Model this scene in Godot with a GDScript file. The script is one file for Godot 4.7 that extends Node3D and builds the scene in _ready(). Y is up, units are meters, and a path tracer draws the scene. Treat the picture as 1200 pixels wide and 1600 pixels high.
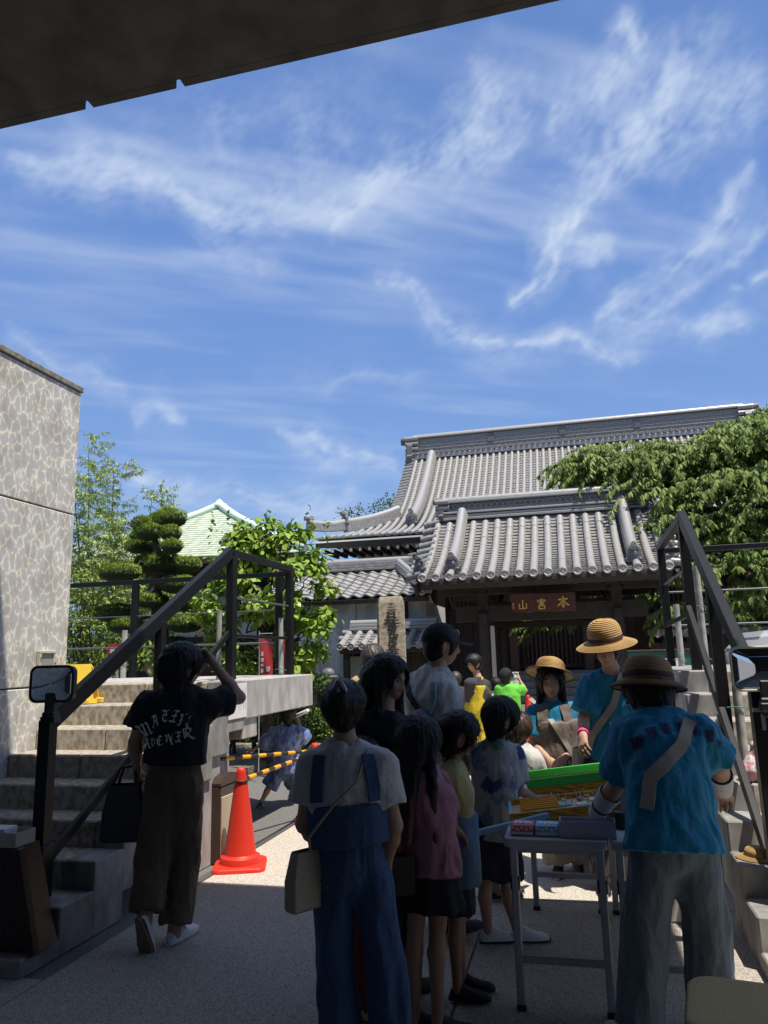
extends Node3D

var M := {}
var rng := RandomNumberGenerator.new()
var taken := {}
var T := {}


# ---------------------------------------------------------------- shapes
class MB:
	var v := PackedVector3Array()
	var n := PackedVector3Array()
	var c := PackedColorArray()
	var i := PackedInt32Array()
	var uv := PackedVector2Array()
	var col := Color.WHITE

	func vert(p: Vector3, q: Vector3) -> int:
		v.append(p)
		n.append(q)
		c.append(col)
		return v.size() - 1

	func tri(a: int, b: int, d: int) -> void:
		i.append(a)
		i.append(b)
		i.append(d)

	func face(p: PackedVector3Array, q: Vector3) -> void:
		var s := v.size()
		for a in p:
			vert(a, q)
		for k in range(1, p.size() - 1):
			tri(s, s + k, s + k + 1)

	func box(at: Vector3, size: Vector3, b := Basis(), ch := 0.0) -> void:
		var h := size * 0.5
		ch = minf(ch, minf(h.x, minf(h.y, h.z)) * 0.9)
		for ax in 3:
			var u := (ax + 1) % 3
			var w := (ax + 2) % 3
			for s in [-1.0, 1.0]:
				var q := Vector3.ZERO
				q[ax] = s
				var p := PackedVector3Array()
				for k in [[-1, -1], [1, -1], [1, 1], [-1, 1]]:
					var a := Vector3.ZERO
					a[ax] = s * h[ax]
					a[u] = k[0] * (h[u] - ch)
					a[w] = k[1] * (h[w] - ch)
					p.append(at + b * a)
				face(p, b * q)
		if ch <= 0.0:
			return
		for ax in 3:
			var u := (ax + 1) % 3
			var w := (ax + 2) % 3
			for k in [[-1, -1], [1, -1], [1, 1], [-1, 1]]:
				var q := Vector3.ZERO
				q[u] = k[0]
				q[w] = k[1]
				var p := PackedVector3Array()
				for e in [[-1, 0], [1, 0], [1, 1], [-1, 1]]:
					var a := Vector3.ZERO
					a[ax] = e[0] * (h[ax] - ch)
					a[u] = k[0] * (h[u] - (ch if e[1] == 1 else 0.0))
					a[w] = k[1] * (h[w] - (0.0 if e[1] == 1 else ch))
					p.append(at + b * a)
				face(p, (b * q).normalized())
		for x in [-1, 1]:
			for y in [-1, 1]:
				for z in [-1, 1]:
					var q := Vector3(x, y, z)
					var p := PackedVector3Array()
					for e in 3:
						var a := h - Vector3(ch, ch, ch)
						a[e] = h[e]
						p.append(at + b * (a * q))
					face(p, (b * q).normalized())

	func bar(a: Vector3, d: Vector3, w: float, h: float, up := Vector3.UP, ch := 0.0) -> void:
		var z := (d - a).normalized()
		var x := up.cross(z).normalized()
		box((a + d) * 0.5, Vector3(w, h, (d - a).length()), Basis(x, z.cross(x), z), ch)

	# rows of points joined into a sheet, smooth
	func grid(rows: Array, closed: bool, flip := false) -> void:
		var s := v.size()
		var nr := rows.size()
		var nc: int = rows[0].size()
		for r in nr:
			var row: PackedVector3Array = rows[r]
			var below: PackedVector3Array = rows[maxi(r - 1, 0)]
			var above: PackedVector3Array = rows[mini(r + 1, nr - 1)]
			for k in nc:
				var l := (k - 1 + nc) % nc if closed else maxi(k - 1, 0)
				var m := (k + 1) % nc if closed else mini(k + 1, nc - 1)
				var q := (row[m] - row[l]).cross(above[k] - below[k])
				if q.length_squared() < 1e-16:
					q = (above[m] - above[l]).cross(above[k] - below[k]) + (below[m] - below[l]).cross(above[k] - below[k])
				q = q.normalized()
				vert(row[k], -q if flip else q)
		for r in nr - 1:
			for k in (nc if closed else nc - 1):
				var m := (k + 1) % nc
				var a := s + r * nc + k
				var d := s + r * nc + m
				tri(a, d, a + nc)
				tri(d, d + nc, a + nc)

	func fan(ring: PackedVector3Array, q: Vector3) -> void:
		var mid := Vector3.ZERO
		for p in ring:
			mid += p
		var s := vert(mid / ring.size(), q)
		for p in ring:
			vert(p, q)
		for k in ring.size():
			tri(s, s + 1 + k, s + 1 + (k + 1) % ring.size())

	func tube(path: PackedVector3Array, radii: Array, sides := 8, caps := true, squash := 1.0, side := Vector3.ZERO) -> void:
		var rows := []
		var x := side
		for k in path.size():
			var z := (path[mini(k + 1, path.size() - 1)] - path[maxi(k - 1, 0)]).normalized()
			if x == Vector3.ZERO:
				x = Vector3.UP.cross(z) if absf(z.y) < 0.9 else Vector3.RIGHT.cross(z)
			x = (x - z * x.dot(z)).normalized()
			var y := z.cross(x)
			var ring := PackedVector3Array()
			var r: float = radii[mini(k, radii.size() - 1)]
			for e in sides:
				var a := TAU * e / sides
				ring.append(path[k] + x * cos(a) * r + y * sin(a) * r * squash)
			rows.append(ring)
		grid(rows, true)
		if caps:
			fan(rows[0], (path[0] - path[1]).normalized())
			fan(rows[-1], (path[-1] - path[-2]).normalized())

	func lathe(at: Vector3, profile: PackedVector2Array, sides := 24, b := Basis(), squash := 1.0) -> void:
		var rows := []
		for p in profile:
			var ring := PackedVector3Array()
			for e in sides:
				var a := TAU * e / sides
				ring.append(at + b * Vector3(cos(a) * p.x, p.y, -sin(a) * p.x * squash))
			rows.append(ring)
		grid(rows, true)

	func ball(at: Vector3, r: Vector3, sides := 12, b := Basis()) -> void:
		var rows := []
		var half := maxi(4, sides / 2)
		for k in half + 1:
			var e := PI * (k / float(half) - 0.5)
			var ring := PackedVector3Array()
			for m in sides:
				var a := TAU * m / sides
				ring.append(at + b * (Vector3(cos(a) * cos(e), sin(e), -sin(a) * cos(e)) * r))
			rows.append(ring)
		grid(rows, true)

	# flat outline in x, y with depth along z, placed by t
	func prism(outline: PackedVector2Array, depth: float, t := Transform3D()) -> void:
		var flat := Geometry2D.triangulate_polygon(outline)
		for s in [-1.0, 1.0]:
			var f := v.size()
			for p in outline:
				vert(t * Vector3(p.x, p.y, s * depth * 0.5), t.basis * Vector3(0, 0, s))
			for k in range(0, flat.size(), 3):
				tri(f + flat[k], f + flat[k + 1], f + flat[k + 2])
		var turn := -1.0 if Geometry2D.is_polygon_clockwise(outline) else 1.0
		for k in outline.size():
			var a := outline[k]
			var d := outline[(k + 1) % outline.size()]
			var q := Vector3(d.y - a.y, a.x - d.x, 0).normalized() * turn
			face([t * Vector3(a.x, a.y, -depth / 2), t * Vector3(d.x, d.y, -depth / 2), t * Vector3(d.x, d.y, depth / 2), t * Vector3(a.x, a.y, depth / 2)], t.basis * q)

	func add(o: MB, t := Transform3D()) -> void:
		var s := v.size()
		for k in o.v.size():
			v.append(t * o.v[k])
			n.append((t.basis * o.n[k]).normalized())
			c.append(o.c[k])
		for k in o.i:
			i.append(s + k)

	func mesh() -> ArrayMesh:
		for k in range(0, i.size(), 3):
			var a := i[k]
			var b := i[k + 1]
			var d := i[k + 2]
			if (v[b] - v[a]).cross(v[d] - v[a]).dot(n[a] + n[b] + n[d]) > 0.0:
				i[k + 1] = d
				i[k + 2] = b
		var arr := []
		arr.resize(Mesh.ARRAY_MAX)
		arr[Mesh.ARRAY_VERTEX] = v
		arr[Mesh.ARRAY_NORMAL] = n
		arr[Mesh.ARRAY_COLOR] = c
		if uv.size() == v.size():
			arr[Mesh.ARRAY_TEX_UV] = uv
		arr[Mesh.ARRAY_INDEX] = i
		var m := ArrayMesh.new()
		m.add_surface_from_arrays(Mesh.PRIMITIVE_TRIANGLES, arr)
		return m


func numbered(called: String, parent: Node) -> String:
	var key := called + "@" + str(parent.get_instance_id())
	var k: int = taken.get(key, 0)
	taken[key] = k + 1
	return called if k == 0 else "%s_%03d" % [called, k]


func put(called: String, shape, material: Material, parent: Node = self, t := Transform3D()) -> MeshInstance3D:
	var o := MeshInstance3D.new()
	o.name = numbered(called, parent)
	o.mesh = shape.mesh() if shape is MB else shape
	o.material_override = material
	o.transform = t
	parent.add_child(o, true)
	return o


func tag(o: Node, label: String, category: String, group := "") -> Node:
	o.set_meta("label", label)
	o.set_meta("category", category)
	if group:
		o.set_meta("group", group)
	return o


func thing(called: String, label: String, category: String, at := Vector3.ZERO, group := "", turn := 0.0) -> Node3D:
	var o := Node3D.new()
	o.name = numbered(called, self)
	o.position = at
	o.rotation.y = turn
	add_child(o, true)
	tag(o, label, category, group)
	return o


func structure(called: String, shape, material: Material) -> MeshInstance3D:
	var o := put(called, shape, material)
	o.set_meta("kind", "structure")
	return o


func stuff(o: Node) -> Node:
	o.set_meta("kind", "stuff")
	return o


func scatter(called: String, shape: Mesh, places: Array, tints: Array, parent: Node = self) -> MultiMeshInstance3D:
	var mm := MultiMesh.new()
	mm.transform_format = MultiMesh.TRANSFORM_3D
	mm.use_colors = true
	mm.mesh = shape
	mm.instance_count = places.size()
	for k in places.size():
		mm.set_instance_transform(k, places[k])
		mm.set_instance_color(k, tints[k])
	var o := MultiMeshInstance3D.new()
	o.name = numbered(called, parent)
	o.multimesh = mm
	parent.add_child(o, true)
	o.set_meta("kind", "stuff")
	return o


# ---------------------------------------------------------------- materials
func noise(kind: int, freq: float, octaves: int, seed_ := 1) -> FastNoiseLite:
	var f := FastNoiseLite.new()
	f.noise_type = kind
	f.frequency = freq
	f.fractal_octaves = octaves
	f.seed = seed_
	return f


func ramp(stops: Array) -> Gradient:
	var g := Gradient.new()
	var o := PackedFloat32Array()
	var c := PackedColorArray()
	for s in stops:
		o.append(s[0])
		c.append(s[1])
	g.offsets = o
	g.colors = c
	return g


func tex(f: FastNoiseLite, stops: Array, size := 512, seamless := true) -> NoiseTexture2D:
	var t := NoiseTexture2D.new()
	t.width = size
	t.height = size
	t.seamless = seamless
	t.noise = f
	if stops:
		t.color_ramp = ramp(stops)
	return t


func grey(x: float) -> Color:
	return Color(x, x, x)


# base colour in linear light; opt: tex, scale, bump (texture), relief (cm), metal, spec, vc, world
func mt(called: String, base: Color, rough := 0.8, opt := {}) -> StandardMaterial3D:
	var m := StandardMaterial3D.new()
	m.resource_name = called
	m.albedo_color = base.linear_to_srgb()
	m.roughness = rough
	m.metallic = opt.get("metal", 0.0)
	m.metallic_specular = opt.get("spec", 0.5)
	if opt.has("tex"):
		m.albedo_texture = opt.tex
	if opt.has("bump"):
		m.heightmap_enabled = true
		m.heightmap_texture = opt.bump
		m.heightmap_scale = opt.get("relief", 0.3)
	if opt.has("tex") or opt.has("bump"):
		m.uv1_triplanar = true
		m.uv1_world_triplanar = opt.get("world", true)
		var s = opt.get("scale", 1.0)
		m.uv1_scale = s if s is Vector3 else Vector3(s, s, s)
	if opt.has("detail"):
		m.detail_enabled = true
		m.detail_albedo = opt.detail
		m.detail_blend_mode = BaseMaterial3D.BLEND_MODE_MUL
	m.vertex_color_use_as_albedo = opt.get("vc", false)
	if opt.has("back"):
		m.backlight_enabled = true
		m.backlight = grey(opt.back)
	if opt.has("sheen"):
		m.rim_enabled = true
		m.rim = opt.sheen
	if opt.has("coat"):
		m.clearcoat_enabled = true
		m.clearcoat = opt.coat
		m.clearcoat_roughness = 0.15
	M[called] = m
	return m


func make_materials() -> void:
	var fine := tex(noise(FastNoiseLite.TYPE_SIMPLEX, 0.09, 4, 3), [[0.0, grey(0.62)], [0.5, grey(0.86)], [1.0, grey(1.0)]])
	var mottle := tex(noise(FastNoiseLite.TYPE_SIMPLEX, 0.012, 6, 7), [[0.15, grey(0.78)], [0.5, grey(0.90)], [0.85, grey(1.0)]])
	var speck := tex(noise(FastNoiseLite.TYPE_VALUE, 0.22, 3, 9), [[0.2, grey(0.58)], [0.45, grey(0.82)], [0.62, grey(0.93)], [0.85, grey(1.0)]], 1024)
	var lump := tex(noise(FastNoiseLite.TYPE_VALUE, 0.3, 3, 5), [])
	var cloth := tex(noise(FastNoiseLite.TYPE_SIMPLEX, 0.02, 4, 21), [])
	var weave := tex(noise(FastNoiseLite.TYPE_VALUE, 0.6, 1, 11), [[0.0, grey(0.8)], [1.0, grey(1.0)]])
	# lime veins that have bled out of old concrete
	var vein := noise(FastNoiseLite.TYPE_CELLULAR, 0.011, 2, 31)
	vein.cellular_return_type = FastNoiseLite.RETURN_DISTANCE2_SUB
	vein.cellular_jitter = 1.0
	vein.domain_warp_enabled = true
	vein.domain_warp_amplitude = 26.0
	vein.domain_warp_frequency = 0.014
	vein.domain_warp_fractal_octaves = 4
	var veins := tex(vein, [[0.0, Color(0.97, 0.945, 0.89)], [0.09, Color(0.96, 0.935, 0.88)], [0.15, Color(0.86, 0.85, 0.82)], [0.26, Color(0.79, 0.787, 0.78)], [0.6, Color(0.76, 0.76, 0.763)], [1.0, Color(0.80, 0.80, 0.80)]], 1024)
	var streak := tex(noise(FastNoiseLite.TYPE_SIMPLEX, 0.01, 5, 41), [[0.2, grey(0.84)], [0.5, grey(0.93)], [0.8, grey(1.0)]])
	var stain := tex(noise(FastNoiseLite.TYPE_SIMPLEX, 0.016, 6, 43), [[0.1, Color(0.70, 0.66, 0.60)], [0.4, Color(0.84, 0.82, 0.785)], [0.65, Color(0.93, 0.92, 0.90)], [0.9, Color(1.0, 0.99, 0.96)]], 1024)
	var wood := tex(noise(FastNoiseLite.TYPE_SIMPLEX, 0.03, 4, 51), [[0.1, grey(0.55)], [0.5, grey(0.85)], [0.9, grey(1.05)]])
	var rid := noise(FastNoiseLite.TYPE_SIMPLEX, 0.0085, 3, 61)
	rid.fractal_type = FastNoiseLite.FRACTAL_RIDGED
	rid.domain_warp_enabled = true
	rid.domain_warp_amplitude = 30.0
	rid.domain_warp_frequency = 0.01
	cloth = tex(rid, [])
	T = {"fine": fine, "mottle": mottle, "speck": speck, "lump": lump, "cloth": cloth, "weave": weave, "veins": veins, "streak": streak, "stain": stain, "wood": wood}

	mt("vein_wall", Color(0.97, 0.96, 0.94), 0.9, {"tex": veins, "scale": Vector3(1.15, 0.80, 1.15), "bump": veins, "relief": 0.10, "detail": tex(noise(FastNoiseLite.TYPE_SIMPLEX, 0.006, 6, 47), [[0.2, Color(0.90, 0.89, 0.87)], [0.5, Color(0.97, 0.97, 0.96)], [0.8, grey(1.0)]])})
	mt("concrete", Color(0.42, 0.41, 0.385), 0.9, {"tex": stain, "scale": 0.55, "bump": mottle, "relief": 0.3})
	mt("stair_riser", Color(0.46, 0.43, 0.385), 0.92, {"tex": stain, "scale": Vector3(0.9, 0.6, 0.9), "bump": veins, "relief": 0.25})
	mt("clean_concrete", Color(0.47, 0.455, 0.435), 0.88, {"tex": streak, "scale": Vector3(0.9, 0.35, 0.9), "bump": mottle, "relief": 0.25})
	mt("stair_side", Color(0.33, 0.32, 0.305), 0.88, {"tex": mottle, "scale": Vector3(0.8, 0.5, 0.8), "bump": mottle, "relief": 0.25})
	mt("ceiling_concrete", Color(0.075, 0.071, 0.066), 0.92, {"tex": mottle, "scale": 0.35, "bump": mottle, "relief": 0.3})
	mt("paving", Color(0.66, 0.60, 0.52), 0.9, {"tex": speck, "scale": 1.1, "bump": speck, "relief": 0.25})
	mt("paving_shaded", Color(0.50, 0.455, 0.395), 0.9, {"tex": speck, "scale": 1.1, "bump": speck, "relief": 0.25})  # same paving, darkened: the roof shade is put into its colour
	mt("asphalt", Color(0.20, 0.195, 0.188), 0.92, {"tex": speck, "scale": 1.0, "bump": speck, "relief": 0.25})
	mt("dirt", Color(0.19, 0.165, 0.13), 0.95, {"tex": mottle, "scale": 0.4, "bump": lump, "relief": 0.8})
	mt("drain_metal", Color(0.16, 0.16, 0.16), 0.5, {"metal": 0.6})
	mt("black_steel", Color(0.013, 0.014, 0.016), 0.45, {"tex": fine, "scale": 2.0, "spec": 0.35})
	mt("grey_pipe", Color(0.45, 0.44, 0.41), 0.55, {"tex": mottle, "scale": 1.3})
	mt("cable", Color(0.12, 0.13, 0.13), 0.5, {"metal": 0.5})
	mt("tie_wire", Color(0.05, 0.22, 0.16), 0.6)
	mt("tile_light", Color(0.47, 0.46, 0.445), 0.33, {"tex": fine, "scale": 1.6, "bump": lump, "relief": 0.15, "spec": 0.7})
	mt("tile_mid", Color(0.315, 0.305, 0.295), 0.38, {"tex": mottle, "scale": 1.2, "bump": lump, "relief": 0.15, "spec": 0.6})
	mt("tile_dark", Color(0.17, 0.17, 0.18), 0.5, {"tex": mottle, "scale": 1.5, "bump": lump, "relief": 0.2})
	mt("tile_bed", Color(0.10, 0.098, 0.095), 0.9)
	mt("timber", Color(0.050, 0.038, 0.029), 0.75, {"tex": wood, "scale": Vector3(2.5, 0.4, 2.5), "bump": wood, "relief": 0.3})
	mt("timber_beam", Color(0.048, 0.036, 0.028), 0.75, {"tex": wood, "scale": Vector3(0.4, 3.0, 3.0), "bump": wood, "relief": 0.3})
	mt("timber_red", Color(0.11, 0.048, 0.028), 0.7, {"tex": wood, "scale": Vector3(2.5, 0.5, 2.5)})
	mt("plaster", Color(0.66, 0.66, 0.62), 0.9, {"tex": streak, "scale": Vector3(0.5, 0.2, 0.5)})
	mt("white_paint", Color(0.75, 0.74, 0.70), 0.7)
	mt("stone", Color(0.42, 0.37, 0.30), 0.92, {"tex": stain, "scale": 0.6, "bump": mottle, "relief": 0.4})
	mt("stone_grey", Color(0.30, 0.29, 0.27), 0.92, {"tex": stain, "scale": 0.8, "bump": mottle, "relief": 0.4})
	mt("moss", Color(0.20, 0.21, 0.09), 0.95, {"tex": stain, "scale": 1.6})
	mt("ink", Color(0.018, 0.016, 0.015), 0.8)
	mt("sign_red", Color(0.105, 0.032, 0.022), 0.6, {"tex": wood, "scale": Vector3(0.5, 3.0, 3.0)})
	mt("gold", Color(0.62, 0.42, 0.10), 0.38, {"metal": 0.35})
	mt("copper", Color(0.50, 0.57, 0.44), 0.75, {"tex": streak, "scale": Vector3(0.7, 0.25, 0.7), "bump": fine, "relief": 0.2})
	mt("copper_light", Color(0.56, 0.70, 0.60), 0.7)
	mt("bark", Color(0.075, 0.056, 0.042), 0.95, {"tex": mottle, "scale": 2.0, "bump": lump, "relief": 1.0})
	mt("leaf", Color.WHITE, 0.58, {"vc": true, "back": 0.5, "spec": 0.32})
	mt("needle", Color.WHITE, 0.55, {"vc": true, "back": 0.25})
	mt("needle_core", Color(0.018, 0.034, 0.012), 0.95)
	mt("soil_shade", Color(0.05, 0.06, 0.03), 0.95, {"tex": mottle, "scale": 0.7})
	mt("banner_red", Color(0.36, 0.018, 0.024), 0.75, {"back": 0.3})
	mt("banner_white", Color(0.78, 0.76, 0.74), 0.75)
	mt("paper", Color(0.74, 0.74, 0.73), 0.8)
	mt("grey_ink", Color(0.16, 0.17, 0.2), 0.8)
	mt("cone_red", Color(0.78, 0.040, 0.018), 0.45, {"tex": weave, "scale": 3.0})
	mt("bar_yellow", Color(0.80, 0.36, 0.015), 0.5)
	mt("bar_black", Color(0.02, 0.02, 0.022), 0.5)
	mt("bin_brown", Color(0.070, 0.045, 0.036), 0.45, {"tex": fine, "scale": 2.0})
	mt("bin_beige", Color(0.45, 0.39, 0.29), 0.6)
	mt("yellow_plastic", Color(0.80, 0.56, 0.06), 0.45)
	mt("ivory_plastic", Color(0.52, 0.50, 0.42), 0.5)
	mt("panel_grey", Color(0.30, 0.32, 0.26), 0.4)
	mt("black_plastic", Color(0.016, 0.016, 0.017), 0.45)
	mt("mirror", Color(0.80, 0.82, 0.84), 0.03, {"metal": 1.0})
	mt("silver", Color(0.62, 0.62, 0.62), 0.3, {"metal": 0.9})
	mt("car_white", Color(0.72, 0.72, 0.73), 0.25, {"coat": 0.8})
	mt("car_glass", Color(0.012, 0.014, 0.016), 0.06)
	mt("rubber", Color(0.02, 0.02, 0.021), 0.85)
	mt("lamp_red", Color(0.35, 0.01, 0.01), 0.3)
	mt("table_top", Color(0.45, 0.45, 0.46), 0.5)
	mt("table_steel", Color(0.36, 0.37, 0.39), 0.4, {"metal": 0.4})
	mt("lavender_box", Color(0.42, 0.41, 0.50), 0.6)
	mt("board_green", Color(0.05, 0.58, 0.07), 0.45, {"tex": weave, "scale": 4.0})
	mt("board_orange", Color(0.75, 0.36, 0.02), 0.5, {"tex": wood, "scale": Vector3(0.6, 4.0, 4.0)})
	mt("board_blue", Color(0.24, 0.46, 0.58), 0.5)
	mt("board_face", Color(0.62, 0.47, 0.28), 0.6)
	mt("tissue_pink", Color(0.62, 0.16, 0.20), 0.6)
	mt("tissue_blue", Color(0.22, 0.42, 0.66), 0.6)
	mt("thermos", Color(0.27, 0.31, 0.29), 0.4)
	mt("vinyl_tan", Color(0.66, 0.45, 0.19), 0.6, {"tex": fine, "scale": 3.0, "bump": fine, "relief": 0.1})
	mt("brown_wood", Color(0.040, 0.012, 0.007), 0.4, {"tex": wood, "scale": Vector3(2.5, 0.5, 2.5)})
	mt("cardboard", Color(0.45, 0.40, 0.33), 0.8)
	mt("bottle", Color(0.72, 0.76, 0.80), 0.2)
	mt("teal_board", Color(0.02, 0.11, 0.08), 0.7)
	mt("straw", Color(0.58, 0.36, 0.13), 0.7, {"tex": fine, "scale": 6.0, "back": 0.15})
	mt("straw_dark", Color(0.42, 0.27, 0.11), 0.75, {"tex": fine, "scale": 6.0})
	mt("hat_band", Color(0.05, 0.025, 0.025), 0.8)


# ---------------------------------------------------------------- sky
func soft(a: float, b: float, x: float) -> float:
	var t := clampf((x - a) / (b - a), 0.0, 1.0)
	return t * t * (3.0 - 2.0 * t)


func make_sky() -> Sky:
	var W := 4096
	var H := 2048
	var per := W / 360.0
	# clear air by height
	var air := func(el: float) -> Vector3:
		var stops := [[0.0, Vector3(0.37, 0.56, 0.84)], [6.0, Vector3(0.32, 0.50, 0.81)], [12.0, Vector3(0.245, 0.415, 0.77)], [20.0, Vector3(0.190, 0.342, 0.71)], [32.0, Vector3(0.153, 0.288, 0.655)], [46.0, Vector3(0.134, 0.252, 0.58)], [90.0, Vector3(0.115, 0.208, 0.475)]]
		for k in stops.size() - 1:
			if el <= stops[k + 1][0]:
				return (stops[k][1] as Vector3).lerp(stops[k + 1][1], (el - stops[k][0]) / (stops[k + 1][0] - stops[k][0])) * 0.77
		return stops[-1][1] * 0.77
	var cloud := Vector3(0.66, 0.76, 0.90) * 0.80
	var warp := noise(FastNoiseLite.TYPE_SIMPLEX, 1.0, 2, 77)
	var fray := noise(FastNoiseLite.TYPE_SIMPLEX, 1.0, 4, 78)
	var veil := func(az: float, el: float) -> float:
		# thin high cirrus on a plane far overhead, drawn out along the wind
		var e := deg_to_rad(maxf(el, 4.0))
		var r := 1.0 / tan(e)
		var x := sin(deg_to_rad(az)) * r
		var z := -cos(deg_to_rad(az)) * r
		var q := Vector2(x, z).rotated(0.55)
		var a := fray.get_noise_2d(q.x * 0.55, q.y * 1.9)
		var b := fray.get_noise_2d(q.x * 1.7 + 9.0, q.y * 6.0)
		var big := fray.get_noise_2d(q.x * 0.35 + 40.0, q.y * 0.4)
		return clampf(soft(-0.05, 0.75, a + big * 0.6) * (0.55 + b * 0.5), 0.0, 1.0) * 0.5
	# coarse sky all round
	var lw := W / 8
	var lh := H / 8
	var low := Image.create_empty(lw, lh, false, Image.FORMAT_RGBF)
	for y in lh:
		var el := 90.0 - (y + 0.5) * 180.0 / lh
		if el < -1.0:
			low.fill_rect(Rect2i(0, y, lw, 1), Color(0.20, 0.19, 0.17))
			continue
		var a: Vector3 = air.call(maxf(el, 0.0))
		for x in lw:
			var az := (x + 0.5) * 360.0 / lw
			if az > 180.0:
				az -= 360.0
			var d: float = minf(veil.call(az, el) * 1.7 + 0.30 * soft(25.0, 52.0, el), 0.9) * soft(3.0, 14.0, el)  # extra veil overhead, added out of view to whiten light in the shade
			var q := a.lerp(cloud, d)
			low.set_pixel(x, y, Color(q.x, q.y, q.z))
	low.resize(W, H, Image.INTERPOLATE_CUBIC)
	# wisps: az,el points, half width and strength
	var wisps := [
		"-41.2,35.4 -29.6,38.1 -10.8,40.6 2.97 0.45",
		"-23.1,34.2 -7.6,37.0 8.3,37.4 16.9,35.5 3.72 0.60",
		"-15.5,33.2 -7.7,36.2 -0.7,40.5 3.47 0.50",
		"0.9,34.8 8.0,34.8 16.7,34.1 2.97 0.50",
		"-42.8,32.7 -34.4,33.1 -23.1,33.0 1.49 0.40",
		"-43.7,33.6 -38.3,33.4 -30.4,33.0 -23.1,33.0 -17.7,33.2 1.09 0.50",
		"-27.0,39.5 -27.4,36.3 -27.9,33.1 2.23 0.35",
		"-19.8,41.1 -20.4,37.2 -22.6,33.9 2.97 0.42",
		"-10.9,37.6 -12.7,34.8 -15.5,32.7 -17.7,32.5 0.79 0.60",
		"-15.4,38.5 -17.7,34.4 -19.9,33.1 2.48 0.42",
		"-8.4,41.2 -6.4,38.8 -3.2,37.7 2.48 0.55",
		"-8.2,37.2 -4.2,38.2 -0.3,39.3 2.08 0.75",
		"-11.0,36.8 -7.6,37.8 1.49 0.50",
		"-2.7,37.1 -5.5,36.0 -7.8,34.5 1.24 0.40",
		"-5.5,43.2 -4.0,40.9 -7.5,39.3 1.73 0.30",
		"1.7,37.7 4.4,38.2 6.6,39.2 8.2,40.3 8.4,41.4 6.5,42.1 5.3,41.7 0.89 0.55",
		"1.7,38.2 2.7,37.5 1.49 0.55",
		"8.6,39.5 12.3,37.9 17.6,36.8 1.69 0.60",
		"11.5,39.2 9.2,36.8 5.9,34.4 2.6,31.7 -0.2,29.1 1.29 0.65",
		"2.7,32.1 -0.2,29.1 -3.2,26.7 0.35 0.55",
		"17.3,35.4 14.9,34.2 10.5,35.4 6.8,33.4 2.08 0.50",
		"16.6,31.0 12.9,29.2 9.5,27.5 5.9,25.1 0.50 0.35",
		"16.3,28.8 11.6,26.2 7.2,24.4 0.45 0.30",
		"15.8,25.6 13.1,24.2 0.40 0.30",
		"4.8,23.9 11.2,22.6 15.3,21.5 0.99 0.42",
		"6.4,25.4 4.1,24.0 0.40 0.40",
		"-13.5,28.3 -9.3,25.8 -6.3,23.8 -1.7,22.4 2.7,22.2 6.4,21.0 0.74 0.50",
		"-42.8,22.3 -39.3,21.6 -34.3,21.0 1.24 0.35",
		"-34.2,18.7 -30.9,19.0 -28.5,18.7 0.69 0.30",
		"-21.5,18.4 -18.0,16.0 -14.9,14.2 -11.9,13.7 0.79 0.45",
		"-21.0,16.5 -17.0,14.0 1.24 0.25",
		"-34.9,12.7 -28.8,12.0 -23.0,11.6 -16.0,11.5 1.09 0.42",
		"-34.4,13.4 -31.2,12.9 0.74 0.35",
		"-29.4,31.7 -24.1,29.0 -22.0,29.6 1.39 0.25",
		"1.4,29.7 5.3,28.7 -0.8,28.3 0.69 0.25",
		"-23.1,22.7 -15.8,20.9 -8.5,20.1 0.99 0.12"]
	var az0 := -50.0
	var el1 := 52.0
	var pw := int(76.0 * per)
	var ph := int(52.0 * per)
	var d := PackedFloat32Array()
	d.resize(pw * ph)
	var g := RandomNumberGenerator.new()
	g.seed = 5
	for w in wisps:
		var bits: PackedStringArray = w.split(" ")
		var cv := Curve2D.new()
		var pts := []
		for k in bits.size() - 2:
			var s := bits[k].split(",")
			pts.append(Vector2(float(s[0]), float(s[1])))
		for k in pts.size():
			var along: Vector2 = (pts[mini(k + 1, pts.size() - 1)] - pts[maxi(k - 1, 0)]) * 0.2
			cv.add_point(pts[k], -along, along)
		var wide := float(bits[-2])
		var strong := float(bits[-1])
		var long := cv.get_baked_length()
		var fibres := int(26.0 + wide * 34.0)
		var step := 0.13
		for f in fibres:
			var off := g.randfn(0.0, 0.5) * wide
			var drift := g.randf_range(-0.8, 0.8) * wide
			var a := g.randf_range(-0.3, 0.7) * long
			var b := a + g.randf_range(0.3, 0.9) * long
			var gain := strong * g.randf_range(0.3, 1.0) * 1.5 / (fibres * 0.05 + 1.0) / maxf(wide, 1.1)
			var fat := g.randf_range(0.8, 6.0)
			var t := maxf(a, 0.0)
			while t < minf(b, long):
				var p := cv.sample_baked(t)
				var p2 := cv.sample_baked(minf(t + 0.2, long))
				var nrm := (p2 - p).orthogonal().normalized()
				var u := (t - a) / (b - a)
				p += nrm * (off + drift * u)
				var x := (p.x - az0) * per
				var y := (el1 - p.y) * per
				var fade := sin(PI * u) * gain * 0.34
				for dy in range(-3, 4):
					for dx in range(-3, 4):
						var xi := int(x) + dx
						var yi := int(y) + dy
						if xi >= 0 and xi < pw and yi >= 0 and yi < ph:
							d[yi * pw + xi] += fade * exp(-(dx * dx + dy * dy) / fat)
				t += step
	var blur := Image.create_from_data(pw, ph, false, Image.FORMAT_RF, d.to_byte_array())
	var wide_blur: Image = blur.duplicate()
	blur.resize(pw / 9, ph / 9, Image.INTERPOLATE_LANCZOS)
	blur.resize(pw, ph, Image.INTERPOLATE_CUBIC)
	wide_blur.resize(pw / 26, ph / 26, Image.INTERPOLATE_LANCZOS)
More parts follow.
